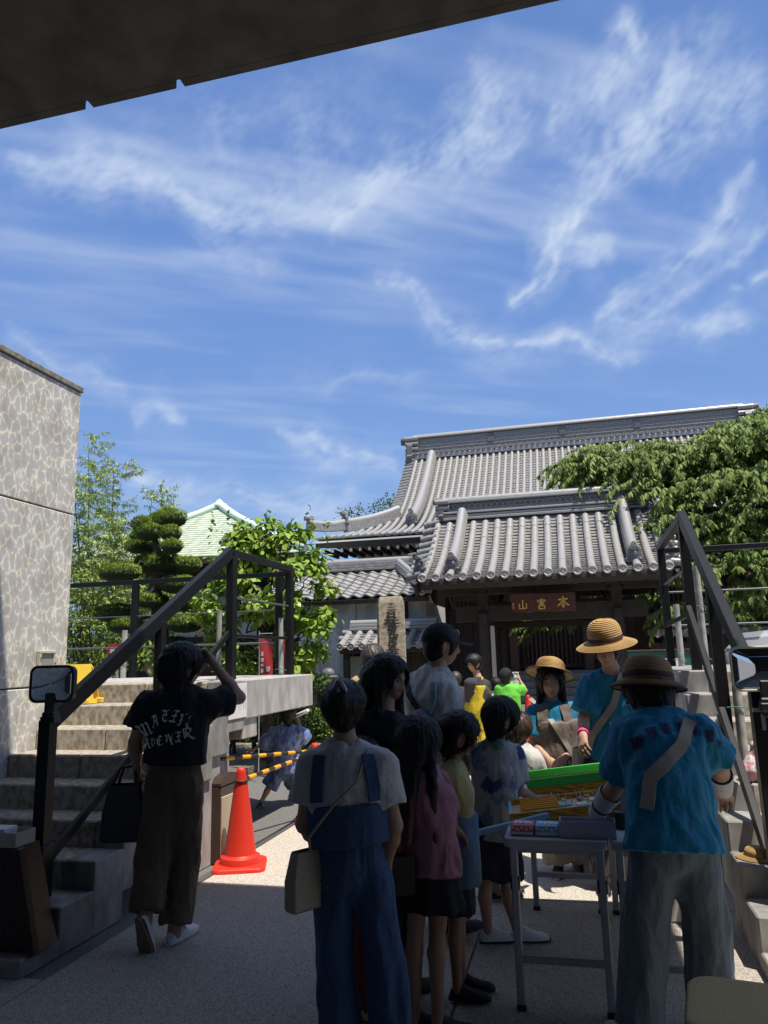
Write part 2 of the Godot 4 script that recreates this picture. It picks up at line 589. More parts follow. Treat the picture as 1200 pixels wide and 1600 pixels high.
	wide_blur.resize(pw, ph, Image.INTERPOLATE_CUBIC)
	var d1 := blur.get_data().to_float32_array()
	var d2 := wide_blur.get_data().to_float32_array()
	for y in ph:
		var el := el1 - (y + 0.5) / per
		var a: Vector3 = air.call(maxf(el, 0.0))
		for x in pw:
			var az := az0 + (x + 0.5) / per
			var wx := warp.get_noise_2d(az * 0.08, el * 0.08) * 16.0 + warp.get_noise_2d(az * 0.33, el * 0.33) * 3.5
			var wy := warp.get_noise_2d(az * 0.08 + 50.0, el * 0.08) * 16.0 + warp.get_noise_2d(az * 0.33 + 50.0, el * 0.33) * 3.5
			var sx := clampi(int(x + wx), 0, pw - 1)
			var sy := clampi(int(y + wy), 0, ph - 1)
			var s := d[sy * pw + sx] * 0.40 + maxf(d1[sy * pw + sx], 0.0) * 0.55 + maxf(d2[sy * pw + sx], 0.0) * 0.85
			var rag := 0.80 + 0.45 * warp.get_noise_2d(az * 0.22 + el * 0.10 + 9.0, el * 0.30 - az * 0.10) + 0.30 * warp.get_noise_2d(az * 0.35 + el * 0.55, el * 1.1 - az * 0.75)
			var v: float = veil.call(az, el) * soft(3.0, 14.0, el) * (0.40 + 0.85 * soft(25.0, 36.0, el))
			var edge := soft(0.0, 5.0, minf(minf(az - az0, az0 + 76.0 - az), el1 - el))
			var k := 1.0 - (1.0 - v) * exp(-s * 1.3 * maxf(rag, 0.0))
			k = clampf(k, 0.0, 0.93)
			var q := a.lerp(cloud, k)
			var px := posmod(int(floor(az * per)), W)
			var py := int((90.0 - el) * per)
			if py < H / 2:
				var was := low.get_pixel(px, py)
				low.set_pixel(px, py, was.lerp(Color(q.x, q.y, q.z), edge))
	var m := PanoramaSkyMaterial.new()
	m.panorama = ImageTexture.create_from_image(low)
	var sky := Sky.new()
	sky.sky_material = m
	return sky


func _ready() -> void:
	rng.seed = 12
	var cam := Camera3D.new()
	cam.name = "camera"
	cam.fov = 69.37
	cam.near = 0.05
	cam.far = 600.0
	cam.position = Vector3(0, 1.5, 0)
	cam.rotation_degrees = Vector3(11.0, 14.0, -1.5)
	add_child(cam)
	cam.current = true

	var env := Environment.new()
	env.background_mode = Environment.BG_SKY
	env.sky = make_sky()
	env.tonemap_mode = Environment.TONE_MAPPER_LINEAR
	env.tonemap_exposure = 1.3
	env.sdfgi_enabled = true
	env.ssao_enabled = true
	env.ssil_enabled = true
	var we := WorldEnvironment.new()
	we.name = "environment"
	we.environment = env
	add_child(we)

	var sun := DirectionalLight3D.new()
	sun.name = "sun"
	sun.light_energy = 1.6
	sun.light_color = Color(1.0, 0.965, 0.91)
	sun.light_angular_distance = 0.53
	sun.shadow_enabled = true
	var towards := Vector3(0.31, 1.0, 0.187).normalized()
	sun.look_at_from_position(towards * 50.0, Vector3.ZERO, Vector3.FORWARD)
	add_child(sun)

	make_materials()
	build_setting()
	build_temple()
	build_plants()
	build_props()
	build_people()


# ---------------------------------------------------------------- ground, stairs, hall
func build_setting() -> void:
	var m := MB.new()
	m.box(Vector3(0, -0.25, -60), Vector3(500, 0.5, 620))
	structure("ground", m, M.asphalt)
	# exposed aggregate paving of the passage, in slabs with open joints
	var zs := [9.0, 3.2, 0.4, -2.3, -4.98, -7.7, -10.4, -12.9]
	for k in zs.size() - 1:
		for x in [[-2.60, -0.62], [-0.61, 1.4], [1.41, 3.4]]:
			m = MB.new()
			m.box(Vector3((x[0] + x[1]) / 2, 0.002, (zs[k] + zs[k + 1]) / 2), Vector3(x[1] - x[0] - 0.004, 0.010, zs[k] - zs[k + 1] - 0.012))
			structure("paving", m, M.paving_shaded if k < 4 else M.paving)  # slabs under the roof take the copy with shade in its colour
	m = MB.new()
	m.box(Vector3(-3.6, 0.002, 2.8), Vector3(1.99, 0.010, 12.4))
	structure("paving", m, M.paving_shaded)
	m = MB.new()
	m.box(Vector3(-2.64, 0.004, -8.7), Vector3(0.06, 0.012, 8.5), Basis(), 0.003)
	structure("drain_channel", m, M.drain_metal)
	# soil bed behind the left landing and under the trees
	m = MB.new()
	m.box(Vector3(-8.9, 0.05, -13.0), Vector3(9.4, 0.16, 10.6))
	structure("garden_bed_ground", m, M.dirt)
	m = MB.new()
	m.box(Vector3(8.0, 0.03, -17.0), Vector3(11.0, 0.1, 8.0))
	structure("garden_bed_ground", m, M.dirt)

	build_hall()
	stair("left", -4.07, -2.72, 0.0, "concrete staircase on the left rising beside the tall veined wall", -7.6, -6.1)
	stair("right", 0.74, 2.45, -0.45, "concrete staircase on the right behind the three straw hats", -8.05, 2.45)
	left_rails()
	right_rails()


func build_hall() -> void:
	# the upper floor that we stand under
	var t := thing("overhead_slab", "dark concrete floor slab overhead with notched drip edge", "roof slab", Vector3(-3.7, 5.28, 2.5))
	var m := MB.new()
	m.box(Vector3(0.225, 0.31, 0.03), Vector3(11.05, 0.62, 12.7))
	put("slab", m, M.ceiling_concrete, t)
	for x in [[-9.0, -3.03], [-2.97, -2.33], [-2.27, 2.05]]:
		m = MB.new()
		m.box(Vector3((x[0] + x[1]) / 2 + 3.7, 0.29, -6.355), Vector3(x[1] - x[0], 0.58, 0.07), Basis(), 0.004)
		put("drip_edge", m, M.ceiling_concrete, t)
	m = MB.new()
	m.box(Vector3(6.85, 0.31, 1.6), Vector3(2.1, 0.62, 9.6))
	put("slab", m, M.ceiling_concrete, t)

	# walls of the passage behind us
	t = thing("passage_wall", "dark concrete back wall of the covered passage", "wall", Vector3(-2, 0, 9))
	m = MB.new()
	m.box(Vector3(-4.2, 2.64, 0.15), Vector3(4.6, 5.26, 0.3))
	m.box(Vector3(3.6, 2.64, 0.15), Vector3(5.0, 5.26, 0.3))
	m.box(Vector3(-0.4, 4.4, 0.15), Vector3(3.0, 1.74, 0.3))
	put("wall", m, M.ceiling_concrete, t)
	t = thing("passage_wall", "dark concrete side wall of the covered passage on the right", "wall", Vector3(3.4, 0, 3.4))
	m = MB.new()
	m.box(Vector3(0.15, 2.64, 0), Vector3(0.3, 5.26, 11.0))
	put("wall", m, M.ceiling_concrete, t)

	# tall wall on the left: poured in lifts with recessed joints
	t = thing("veined_wall", "tall grey concrete wall covered in pale lime veins", "wall", Vector3(-4.07, 0, -1.2))
	for y in [[0.0, 1.324], [1.336, 2.744], [2.756, 3.845]]:
		m = MB.new()
		m.box(Vector3(-0.15, (y[0] + y[1]) / 2, 0), Vector3(0.3, y[1] - y[0], 8.36), Basis(), 0.006)
		put("wall_panel", m, M.vein_wall, t)
	m = MB.new()
	m.box(Vector3(-0.15, 1.9, 0), Vector3(0.27, 3.7, 8.32))
	put("joint_core", m, M.tile_bed, t)
	m = MB.new()
	m.box(Vector3(-0.15, 3.875, 0), Vector3(0.33, 0.05, 8.40), Basis(), 0.006)
	put("coping", m, M.stone_grey, t)
	m = MB.new()
	m.box(Vector3(-0.15, 4.6, 3.0), Vector3(0.3, 1.33, 7.0))
	put("wall_panel", m, M.ceiling_concrete, t)
	# wall lamp
	var lamp := thing("wall_lamp", "square ivory outdoor lamp set in the veined wall", "wall lamp", Vector3(-4.06, 1.53, -5.11))
	m = MB.new()
	for s in [-1, 1]:
		m.box(Vector3(0.01, 0.068 * s, 0), Vector3(0.036, 0.022, 0.19), Basis(), 0.004)
		m.box(Vector3(0.01, 0, 0.083 * s), Vector3(0.034, 0.115, 0.024), Basis(), 0.004)
	put("frame", m, M.ivory_plastic, lamp)
	m = MB.new()
	m.box(Vector3(0.004, 0, 0), Vector3(0.02, 0.112, 0.14))
	put("diffuser", m, M.panel_grey, lamp)
	for s in [-1, 1]:
		m = MB.new()
		m.box(Vector3(0.03, 0.02 * s, 0.083 * s), Vector3(0.01, 0.012, 0.012))
		put("screw", m, M.drain_metal, lamp)


func stair(which: String, xa: float, xb: float, dz: float, label: String, zend: float, xfar: float) -> void:
	var inner := xb if which == "left" else xa
	var s := -1.0 if which == "left" else 1.0       # from the inner edge into the stair
	var t := thing("concrete_staircase", label, "staircase", Vector3(inner, 0, -3.38 + dz))
	var full := absf(xb - xa)
	for k in 9:
		var top := 0.09 + 0.155 * k
		var z := -0.28 * k
		var bottom := maxf(top - 0.40, 0.0)
		# side stringer block
		var m := MB.new()
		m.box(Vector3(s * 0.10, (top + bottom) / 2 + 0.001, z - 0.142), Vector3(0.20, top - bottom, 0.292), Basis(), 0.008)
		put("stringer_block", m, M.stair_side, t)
		var left := full - 0.20
		var parts := [[0.203, 0.203 + left * 0.47], [0.206 + left * 0.47, full + (0.0 if which == "left" else 0.0)]]
		for p in parts:
			m = MB.new()
			var w: float = p[1] - p[0]
			m.box(Vector3(s * (p[0] + w / 2), (top + bottom) / 2 - 0.002, z - 0.150), Vector3(w - 0.003, top - bottom, 0.292), Basis(), 0.010)
			put("step", m, M.stair_riser, t)
	# landing slabs
	var z0 := -2.53
	var z1 := zend + 3.38 - dz
	var cuts := [z0, z0 - 0.36, lerpf(z0, z1, 0.6), z1]
	for k in 3:
		var m := MB.new()
		var far := absf(xfar - inner) if k > 0 else full
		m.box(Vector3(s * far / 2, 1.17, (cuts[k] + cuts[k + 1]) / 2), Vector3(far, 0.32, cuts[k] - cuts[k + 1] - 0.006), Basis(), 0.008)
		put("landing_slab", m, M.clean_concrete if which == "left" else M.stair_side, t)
	var m := MB.new()
	m.box(Vector3(s * 0.10, 0.93, z0 - 0.16), Vector3(0.16, 0.17, 0.28), Basis(), 0.008)
	put("bracket", m, M.clean_concrete, t)
	m = MB.new()
	m.box(Vector3(s * 0.13, 0.42, z0 + 0.62), Vector3(0.20, 0.84, 0.50), Basis(), 0.008)
	put("support_wall", m, M.clean_concrete, t)
	m = MB.new()
	m.box(Vector3(s * (full - 0.15), 0.5, z0 - 1.0), Vector3(0.29, 1.0, 1.8))
	put("support_wall", m, M.clean_concrete, t)


func steel(t: Node3D, called: String, a: Vector3, d: Vector3, w := 0.05, h := 0.09, up := Vector3.UP) -> void:
	var m := MB.new()
	m.bar(a - t.position, d - t.position, w, h, up, 0.004)
	put(called, m, M.black_steel, t)


func rod(t: Node3D, called: String, a: Vector3, d: Vector3, r: float, mat: Material, sides := 8) -> void:
	var m := MB.new()
	m.tube([a - t.position, d - t.position], [r, r], sides)
	put(called, m, mat, t)


func pole_thing(called: String, label: String, category: String, a: Vector3, d: Vector3, r: float, mat: Material, ties: Array, group := "") -> void:
	var t := thing(called, label, category, a, group)
	rod(t, "pole", a, d, r, mat, 10)
	for y in ties:
		var m := MB.new()
		var p := a.lerp(d, y) - a
		m.tube([p + Vector3(-0.07, 0, 0.0), p + Vector3(-0.02, 0.004, 0.035), p + Vector3(0.03, 0, 0.03), p + Vector3(0.05, -0.01, -0.02)], [0.004], 5)
		put("tie", m, M.tie_wire, t)


func left_rails() -> void:
	var x := -2.95
	var t := thing("stair_handrail", "black steel handrail climbing the left staircase from the mirror post", "handrail", Vector3(x, 0.09, -3.77))
	steel(t, "post", Vector3(x, 0.09, -3.77), Vector3(x, 1.19, -3.77), 0.075, 0.075, Vector3.FORWARD)
	steel(t, "post_sleeve", Vector3(x, 0.09, -3.77), Vector3(x, 0.52, -3.77), 0.10, 0.10, Vector3.FORWARD)
	steel(t, "rail", Vector3(x, 1.16, -3.75), Vector3(x, 2.45, -6.08), 0.055, 0.10)
	steel(t, "rail", Vector3(x, 2.45, -6.06), Vector3(x, 2.45, -7.56), 0.055, 0.06)
	steel(t, "lower_rail", Vector3(x, 0.42, -3.82), Vector3(x, 1.73, -6.06), 0.03, 0.055)
	steel(t, "lower_rail", Vector3(x, 1.71, -6.08), Vector3(x, 1.71, -7.56), 0.02, 0.03)
	steel(t, "post", Vector3(x, 1.33, -6.11), Vector3(x, 2.41, -6.11), 0.07, 0.09, Vector3.FORWARD)
	steel(t, "post", Vector3(x, 0.55, -4.94), Vector3(x, 1.79, -4.94), 0.06, 0.07, Vector3.FORWARD)
	steel(t, "post", Vector3(x, 1.33, -7.52), Vector3(x, 2.41, -7.52), 0.07, 0.09, Vector3.FORWARD)
	rod(t, "cable", Vector3(x, 2.05, -6.12), Vector3(x, 2.05, -7.52), 0.011, M.cable)
	# landing rail that runs off behind the wall
	var z := -7.55
	t = thing("landing_railing", "black landing railing crossing in front of the pine behind the veined wall", "railing", Vector3(-4.9, 1.33, z))
	steel(t, "rail", Vector3(-3.0, 2.41, z - 0.04), Vector3(-6.06, 2.41, z - 0.04), 0.06, 0.05)
	for px in [-3.10, -4.87, -6.02]:
		steel(t, "post", Vector3(px, 1.33, z - 0.04), Vector3(px, 2.38, z - 0.04), 0.065, 0.075, Vector3.FORWARD)
	for y in [1.67, 2.02]:
		rod(t, "cable", Vector3(-3.0, y, z - 0.04), Vector3(-6.06, y, z - 0.04), 0.012 if y < 1.8 else 0.006, M.cable)
	pole_thing("grey_pole", "thin grey pole tied to the railing post in front of the red sign", "pole", Vector3(-4.93, 1.33, z + 0.05), Vector3(-4.93, 1.86, z + 0.05), 0.032, M.grey_pipe, [0.3])
	pole_thing("grey_pole", "thin grey pole tied to the corner post where the left rail levels off", "pole", Vector3(-3.02, 1.33, -6.02), Vector3(-3.02, 1.93, -6.02), 0.022, M.grey_pipe, [0.12])
	pole_thing("grey_pole", "thin grey pole tied to the end post above the concrete slab end", "pole", Vector3(-3.0, 1.33, -7.40), Vector3(-3.0, 1.92, -7.40), 0.024, M.grey_pipe, [0.1])
	traffic_mirror(Vector3(x, 1.19, -3.79), "black framed convex mirror on the left handrail post", 0.265, 0.20, 0.10, 0.10, false)


func right_rails() -> void:
	var x := 0.90
	var t := thing("stair_handrail", "black steel handrail climbing the right staircase beside the cherry tree", "handrail", Vector3(x, 0.2, -4.3))
	steel(t, "post", Vector3(x, 0.2, -4.3), Vector3(x, 1.29, -4.3), 0.085, 0.085, Vector3.FORWARD)
	steel(t, "rail", Vector3(x, 1.28, -4.28), Vector3(x, 2.54, -6.26), 0.06, 0.10)
	steel(t, "rail", Vector3(x, 2.53, -6.24), Vector3(x, 2.50, -7.86), 0.06, 0.06)
	steel(t, "lower_rail", Vector3(x - 0.02, 0.45, -4.4), Vector3(x - 0.02, 1.80, -6.24), 0.04, 0.07)
	steel(t, "lower_rail", Vector3(x - 0.02, 1.76, -6.24), Vector3(x - 0.02, 1.72, -7.86), 0.02, 0.04)
	steel(t, "post", Vector3(x, 1.33, -6.26), Vector3(x, 2.50, -6.26), 0.07, 0.08, Vector3.FORWARD)
	steel(t, "post", Vector3(x, 0.7, -5.30), Vector3(x, 1.88, -5.30), 0.07, 0.08, Vector3.FORWARD)
	steel(t, "post", Vector3(x, 1.33, -7.84), Vector3(x, 2.48, -7.84), 0.07, 0.08, Vector3.FORWARD)
	rod(t, "cable", Vector3(x, 2.12, -6.26), Vector3(x, 2.12, -7.84), 0.010, M.cable)
	var m := MB.new()
	m.box(Vector3(0, 0.98, 0.05), Vector3(0.09, 0.02, 0.02))
	m.box(Vector3(0, 0.92, 0.046), Vector3(0.02, 0.08, 0.01))
	put("latch", m, M.silver, t)
	t = thing("landing_railing", "black landing railing running right in front of the cherry tree", "railing", Vector3(1.7, 1.33, -7.9))
	steel(t, "rail", Vector3(0.94, 2.47, -7.9), Vector3(2.45, 2.47, -7.9), 0.06, 0.05)
	steel(t, "post", Vector3(2.4, 1.33, -7.9), Vector3(2.4, 2.44, -7.9), 0.065, 0.075, Vector3.FORWARD)
	for y in [1.72, 2.05]:
		rod(t, "cable", Vector3(0.94, y, -7.9), Vector3(2.45, y, -7.9), 0.010, M.cable)
	pole_thing("grey_pole", "pale pole tied to the railing at the end of the right landing", "pole", Vector3(0.98, 1.33, -7.74), Vector3(0.98, 1.92, -7.74), 0.030, M.grey_pipe, [0.1])
	pole_thing("grey_pole", "pale pole tied to the top post of the right handrail", "pole", Vector3(0.99, 1.33, -6.4), Vector3(0.99, 2.15, -6.4), 0.026, M.grey_pipe, [0.1, 0.6])
	pole_thing("grey_pole", "pale pole tied to the middle post of the right handrail", "pole", Vector3(0.975, 0.71, -5.24), Vector3(0.975, 1.26, -5.24), 0.028, M.grey_pipe, [0.75])
	traffic_mirror(Vector3(0.92, 1.20, -4.20), "large pale rimmed convex mirror on the right handrail post", 0.30, 0.215, 0.08, -0.12, true)


func rounded(w: float, h: float, r: float, seg := 5) -> PackedVector2Array:
	var out := PackedVector2Array()
	for q in [[1, 1, 0.0], [-1, 1, 90.0], [-1, -1, 180.0], [1, -1, 270.0]]:
		for k in seg + 1:
			var a := deg_to_rad(q[2] + 90.0 * k / seg)
			out.append(Vector2(q[0] * (w / 2 - r) + cos(a) * r, q[1] * (h / 2 - r) + sin(a) * r))
	return out


func traffic_mirror(at: Vector3, label: String, w: float, h: float, lift: float, turn: float, pale: bool) -> void:
	var t := thing("convex_mirror", label, "mirror", at, "", turn)
	var m := MB.new()
	m.bar(Vector3(0, -0.05, 0.005), Vector3(0, lift + 0.05, 0.005), 0.06, 0.05, Vector3.FORWARD, 0.006)
	m.box(Vector3(0, 0.0, 0.0), Vector3(0.085, 0.05, 0.09), Basis(), 0.01)
	m.box(Vector3(0, 0.03, 0.0), Vector3(0.072, 0.03, 0.08), Basis(), 0.008)
	put("bracket", m, M.black_plastic, t)
	var mid := Vector3(0, lift + h / 2, 0.0)
	m = MB.new()
	m.prism(rounded(w, h, 0.04), 0.04, Transform3D(Basis(), mid - Vector3(0, 0, 0.01)))
	put("housing", m, M.black_plastic, t)
	# rim: a rounded frame round the glass
	m = MB.new()
	var ring := rounded(w, h, 0.04)
	var path := PackedVector3Array()
	for p in ring:
		path.append(mid + Vector3(p.x, p.y, 0.012))
	path.append(path[0])
	m.tube(path, [0.007], 6, false)
	put("rim", m, M.ivory_plastic if pale else M.black_plastic, t)
	# bulging mirror glass
	m = MB.new()
	var rows := []
	var edge := rounded(w - 0.02, h - 0.02, 0.034, 6)
	for k in 9:
		var s := (k + 0.02) / 8.02
		var row := PackedVector3Array()
		for p in edge:
			row.append(mid + Vector3(p.x * s, p.y * s, 0.014 + 0.012 * (1.0 - s * s)))
		rows.append(row)
	m.grid(rows, true)
	put("mirror_glass", m, M.mirror, t)


# ---------------------------------------------------------------- temple
func cover_tile(L: float, r: float) -> ArrayMesh:
	var m := MB.new()
	var rows := []
	for k in [[-0.5, 0.94], [0.44, 1.0], [0.5, 0.97]]:
		var row := PackedVector3Array()
		for e in 8:
			var a := PI * e / 7.0
			row.append(Vector3(cos(a) * r * k[1], sin(a) * r * k[1], k[0] * L))
		rows.append(row)
	m.grid(rows, false, true)
	m.fan(rows[-1], Vector3(0, 0, 1))
	return m.mesh()


func end_disc(r: float) -> ArrayMesh:
	var m := MB.new()
	var b := Basis(Vector3.RIGHT, PI / 2)
	m.lathe(Vector3.ZERO, [Vector2(r, -0.05), Vector2(r, 0.012), Vector2(r * 0.82, 0.012), Vector2(r * 0.78, 0.0), Vector2(r * 0.4, 0.0), Vector2(r * 0.3, 0.008), Vector2(0.001, 0.010)], 14, b)
	return m.mesh()


func slope_frame(prof: Callable, t: float, x: float) -> Transform3D:
	var a: Vector2 = prof.call(clampf(t - 0.01, 0, 1))
	var b: Vector2 = prof.call(clampf(t + 0.01, 0, 1))
	var p: Vector2 = prof.call(t)
	var z := Vector3(0, b.y - a.y, b.x - a.x).normalized()
	return Transform3D(Basis(Vector3.RIGHT, z.cross(Vector3.RIGHT), z), Vector3(x, p.y, p.x))


# pan tiles between the rows of cover tiles, each course lapping over the next
func pans(x0: float, x1: float, n: int, prof: Callable, courses: int, dip: float, from_t := 0.0) -> MB:
	var m := MB.new()
	var w := (x1 - x0) / n
	for k in n:
		for c in courses:
			var ta := lerpf(from_t, 1.0, float(c) / courses)
			var tb := lerpf(from_t, 1.0, float(c + 1) / courses)
			var fa := slope_frame(prof, ta, x0 + (k + 0.5) * w)
			var fb := slope_frame(prof, tb, x0 + (k + 0.5) * w)
			var rows := [PackedVector3Array(), PackedVector3Array(), PackedVector3Array()]
			var j := rng.randf_range(-0.003, 0.003)
			for e in 5:
				var u := e / 4.0 * 2.0 - 1.0
				var h := dip * (u * u - 1.0)
				rows[0].append(fa * Vector3(u * w * 0.5, h + j, 0))
				rows[1].append(fb * Vector3(u * w * 0.5, h + 0.026 + j, 0.012))
				rows[2].append(fb * Vector3(u * w * 0.5, h - 0.004 + j, 0.012))
			m.grid([rows[0], rows[1]], false, true)
			m.grid([rows[1], rows[2]], false, true)
	return m


func ornament(s: float) -> MB:
	# ridge-end tile: shouldered plate with a boss, scrolls and a round tile on top
	var m := MB.new()
	m.prism([Vector2(-0.55, 0), Vector2(-0.62, 0.25), Vector2(-0.46, 0.36), Vector2(-0.44, 0.75), Vector2(-0.25, 1.0), Vector2(0.25, 1.0), Vector2(0.44, 0.75), Vector2(0.46, 0.36), Vector2(0.62, 0.25), Vector2(0.55, 0)], 0.22, Transform3D(Basis().scaled(Vector3(s, s, s)), Vector3.ZERO))
	m.ball(Vector3(0, 0.52, 0.11) * s, Vector3(0.24, 0.24, 0.12) * s, 10)
	for e in [-1, 1]:
		m.ball(Vector3(0.36 * e, 0.18, 0.11) * s, Vector3(0.16, 0.13, 0.10) * s, 8)
		m.ball(Vector3(0.22 * e, 0.80, 0.11) * s, Vector3(0.10, 0.10, 0.07) * s, 8)
	m.tube([Vector3(0, 1.02, -0.3) * s, Vector3(0, 1.10, 0.42) * s], [0.17 * s, 0.19 * s], 10)
	return m


func build_temple() -> void:
	temple_gate()
	main_hall()
	side_building()
	stone_pillar()
	green_pavilion()
	gate_side_wall()


func kudari(t: Node3D, x: float, prof: Callable, ta: float, tb: float, w: float, h: float, scale_: float) -> void:
	# descending ridge lying on the slope: courses of flat tiles, a round crown, and an end tile
	var rows := [[], []]
	var crown := PackedVector3Array()
	var n := 10
	var m := MB.new()
	var prev := Transform3D()
	for k in n + 1:
		var f := slope_frame(prof, lerpf(ta, tb, float(k) / n), x)
		if k > 0:
			for c in 3:
				var y := 0.10 + h * (c + 0.5) / 3.0
				var a := prev * Vector3(0, y, 0)
				var b := f * Vector3(0, y, 0)
				m.bar(a, b, w * (1.0 - 0.07 * c), h / 3.0 - 0.006, f.basis.y)
		crown.append(f * Vector3(0, 0.10 + h, 0.0))
		prev = f
	put("ridge_course", m, M.tile_mid, t)
	m = MB.new()
	m.tube(crown, [w * 0.40], 12)
	put("ridge_crown", m, M.tile_light, t)
	var f := slope_frame(prof, tb, x)
	m = ornament(scale_)
	put("end_tile", m, M.tile_dark, t, Transform3D(Basis(), f * Vector3(0, 0.02, 0.06)))


func temple_gate() -> void:
	var c := Vector3(-0.47, 0, -14.7)
	var t := thing("temple_gate", "dark timber temple gate with grey tiled gable roof and red name board", "temple gate", c)
	# roof slope: from the ridge down to the eave, hollow
	var prof := func(s: float) -> Vector2: return Vector2(0.10 + 2.0 * s, 4.16 - 1.46 * s - 0.13 * sin(PI * s) + 0.10 * s * s)
	var half := 2.02
	var n := 17
	var w := 2 * half / n
	var L := 0.285
	var total := 2.45
	var tile := cover_tile(L * 1.05, 0.068)
	var disc := end_disc(0.078)
	put("pan_tiles", pans(-half, half, n, prof, 24, 0.035), M.tile_mid, t).set_meta("kind", "stuff")
	for k in n + 1:
		var x := -half + k * w
		for e in 9:
			var s := 1.0 - (e + 0.5) * L / total
			if s < 0.03:
				continue
			var f := slope_frame(prof, s, x)
			f.origin += f.basis.y * (0.012 + rng.randf_range(-0.003, 0.003))
			f.basis = f.basis.rotated(f.basis.y, rng.randf_range(-0.015, 0.015))
			put("cover_tile", tile, M.tile_light, t, f)
		var f := slope_frame(prof, 1.0, x)
		f.origin += f.basis.y * 0.012 + f.basis.z * 0.02
		put("eave_disc", disc, M.tile_mid, t, Transform3D(Basis(Vector3.RIGHT, -0.25), f.origin + Vector3(0, 0.0, 0.01)))
	# roof body under the tiles, front and back
	var m := MB.new()
	for s in 8:
		var a: Vector2 = prof.call(s / 8.0)
		var b: Vector2 = prof.call((s + 1) / 8.0)
		m.bar(Vector3(0, a.y - 0.16, a.x), Vector3(0, b.y - 0.16, b.x), 2 * half + 0.06, 0.10)
		m.bar(Vector3(0, a.y - 0.06, -a.x), Vector3(0, b.y - 0.06, -b.x), 2 * half + 0.1, 0.16)
	put("roof_boarding", m, M.timber_beam, t)
	var tip: Vector2 = prof.call(1.0)
	m = MB.new()
	m.box(Vector3(0, tip.y - 0.085, tip.x - 0.02), Vector3(2 * half + 0.1, 0.07, 0.07), Basis(), 0.006)
	put("eave_board", m, M.timber_beam, t)
	# rafters
	for k in 26:
		m = MB.new()
		var x := -half + 0.08 + k * (2 * half - 0.16) / 25.0
		m.bar(Vector3(x, 3.22, 0.85), Vector3(x, tip.y - 0.17, tip.x - 0.08), 0.055, 0.075)
		put("rafter", m, M.timber, t)
	# main ridge: base courses, a band of wave tiles, a round crown
	var y0 := 4.10
	for q in [[0.06, 0.42, 0.05], [0.125, 0.36, 0.045], [0.185, 0.40, 0.04]]:
		m = MB.new()
		m.box(Vector3(0, y0 + q[0], 0), Vector3(3.86, q[2], q[1]), Basis(), 0.008)
		put("ridge_course", m, M.tile_light, t)
	m = MB.new()
	m.box(Vector3(0, y0 + 0.31, 0), Vector3(3.76, 0.20, 0.16))
	put("ridge_core", m, M.tile_dark, t)
	for row in 2:
		m = MB.new()
		for k in 34:
			var x := -1.84 + k * 0.1115 + row * 0.055
			var arc := PackedVector3Array()
			for e in 7:
				var a := PI * e / 6.0
				arc.append(Vector3(x + cos(a) * 0.052, y0 + 0.225 + row * 0.085 + sin(a) * 0.062, 0.09))
			m.tube(arc, [0.011], 5)
			if row == 0:
				m.ball(Vector3(x, y0 + 0.235, 0.085), Vector3(0.03, 0.03, 0.02), 6)
		put("wave_tile_band", m, M.tile_mid, t)
	m = MB.new()
	m.box(Vector3(0, y0 + 0.42, 0), Vector3(3.9, 0.035, 0.30), Basis(), 0.006)
	put("ridge_course", m, M.tile_light, t)
	for k in 13:
		m = MB.new()
		m.tube([Vector3(-1.95 + k * 0.30, y0 + 0.455, 0), Vector3(-1.95 + k * 0.30 + 0.297, y0 + 0.458, 0)], [0.088, 0.082], 12)
		put("ridge_crown", m, M.tile_light, t)
	for s in [-1, 1]:
		m = ornament(0.42)
		put("ridge_end_tile", m, M.tile_dark, t, Transform3D(Basis(Vector3.UP, s * PI / 2), Vector3(s * 1.96, y0 + 0.02, 0)))
		# stacked round tiles on the ridge end
		for k in 4:
			m = MB.new()
			m.tube([Vector3(s * 1.8, y0 + 0.05 + k * 0.125, 0.10 + 0.02 * k), Vector3(s * 2.08, y0 + 0.05 + k * 0.125, 0.10 + 0.02 * k)], [0.055], 10)
			put("ridge_end_roll", m, M.tile_light if k == 3 else M.tile_mid, t)
		kudari(t, s * 1.52, prof, 0.02, 0.86, 0.21, 0.13, 0.26)
		# verge: short rolls laid across the slope edge
		for k in 10:
			var f := slope_frame(prof, 0.05 + k * 0.098, s * (half + 0.10))
			m = MB.new()
			m.tube([Vector3(-0.13 * s, 0.05, 0), Vector3(0.17 * s, -0.01, 0.0)], [0.062, 0.066], 10)
			m.add(_disc_mb(0.072), Transform3D(Basis(Vector3.UP, s * PI / 2), Vector3(0.18 * s, -0.012, 0)))
			put("verge_tile", m, M.tile_mid, t, f)
		m = MB.new()
		for q in 8:
			var a: Vector2 = prof.call(q / 8.0)
			var b: Vector2 = prof.call((q + 1) / 8.0)
			m.bar(Vector3(s * (half + 0.12), a.y - 0.2, a.x), Vector3(s * (half + 0.12), b.y - 0.2, b.x), 0.05, 0.22)
			m.bar(Vector3(s * (half + 0.12), a.y - 0.2, -a.x), Vector3(s * (half + 0.12), b.y - 0.2, -b.x), 0.05, 0.22)
		put("barge_board", m, M.timber, t)
		put("corner_ornament", ornament(0.22), M.tile_dark, t, Transform3D(Basis(Vector3.UP, s * 0.5), slope_frame(prof, 0.93, s * (half + 0.06)) * Vector3(0, 0.08, 0)))
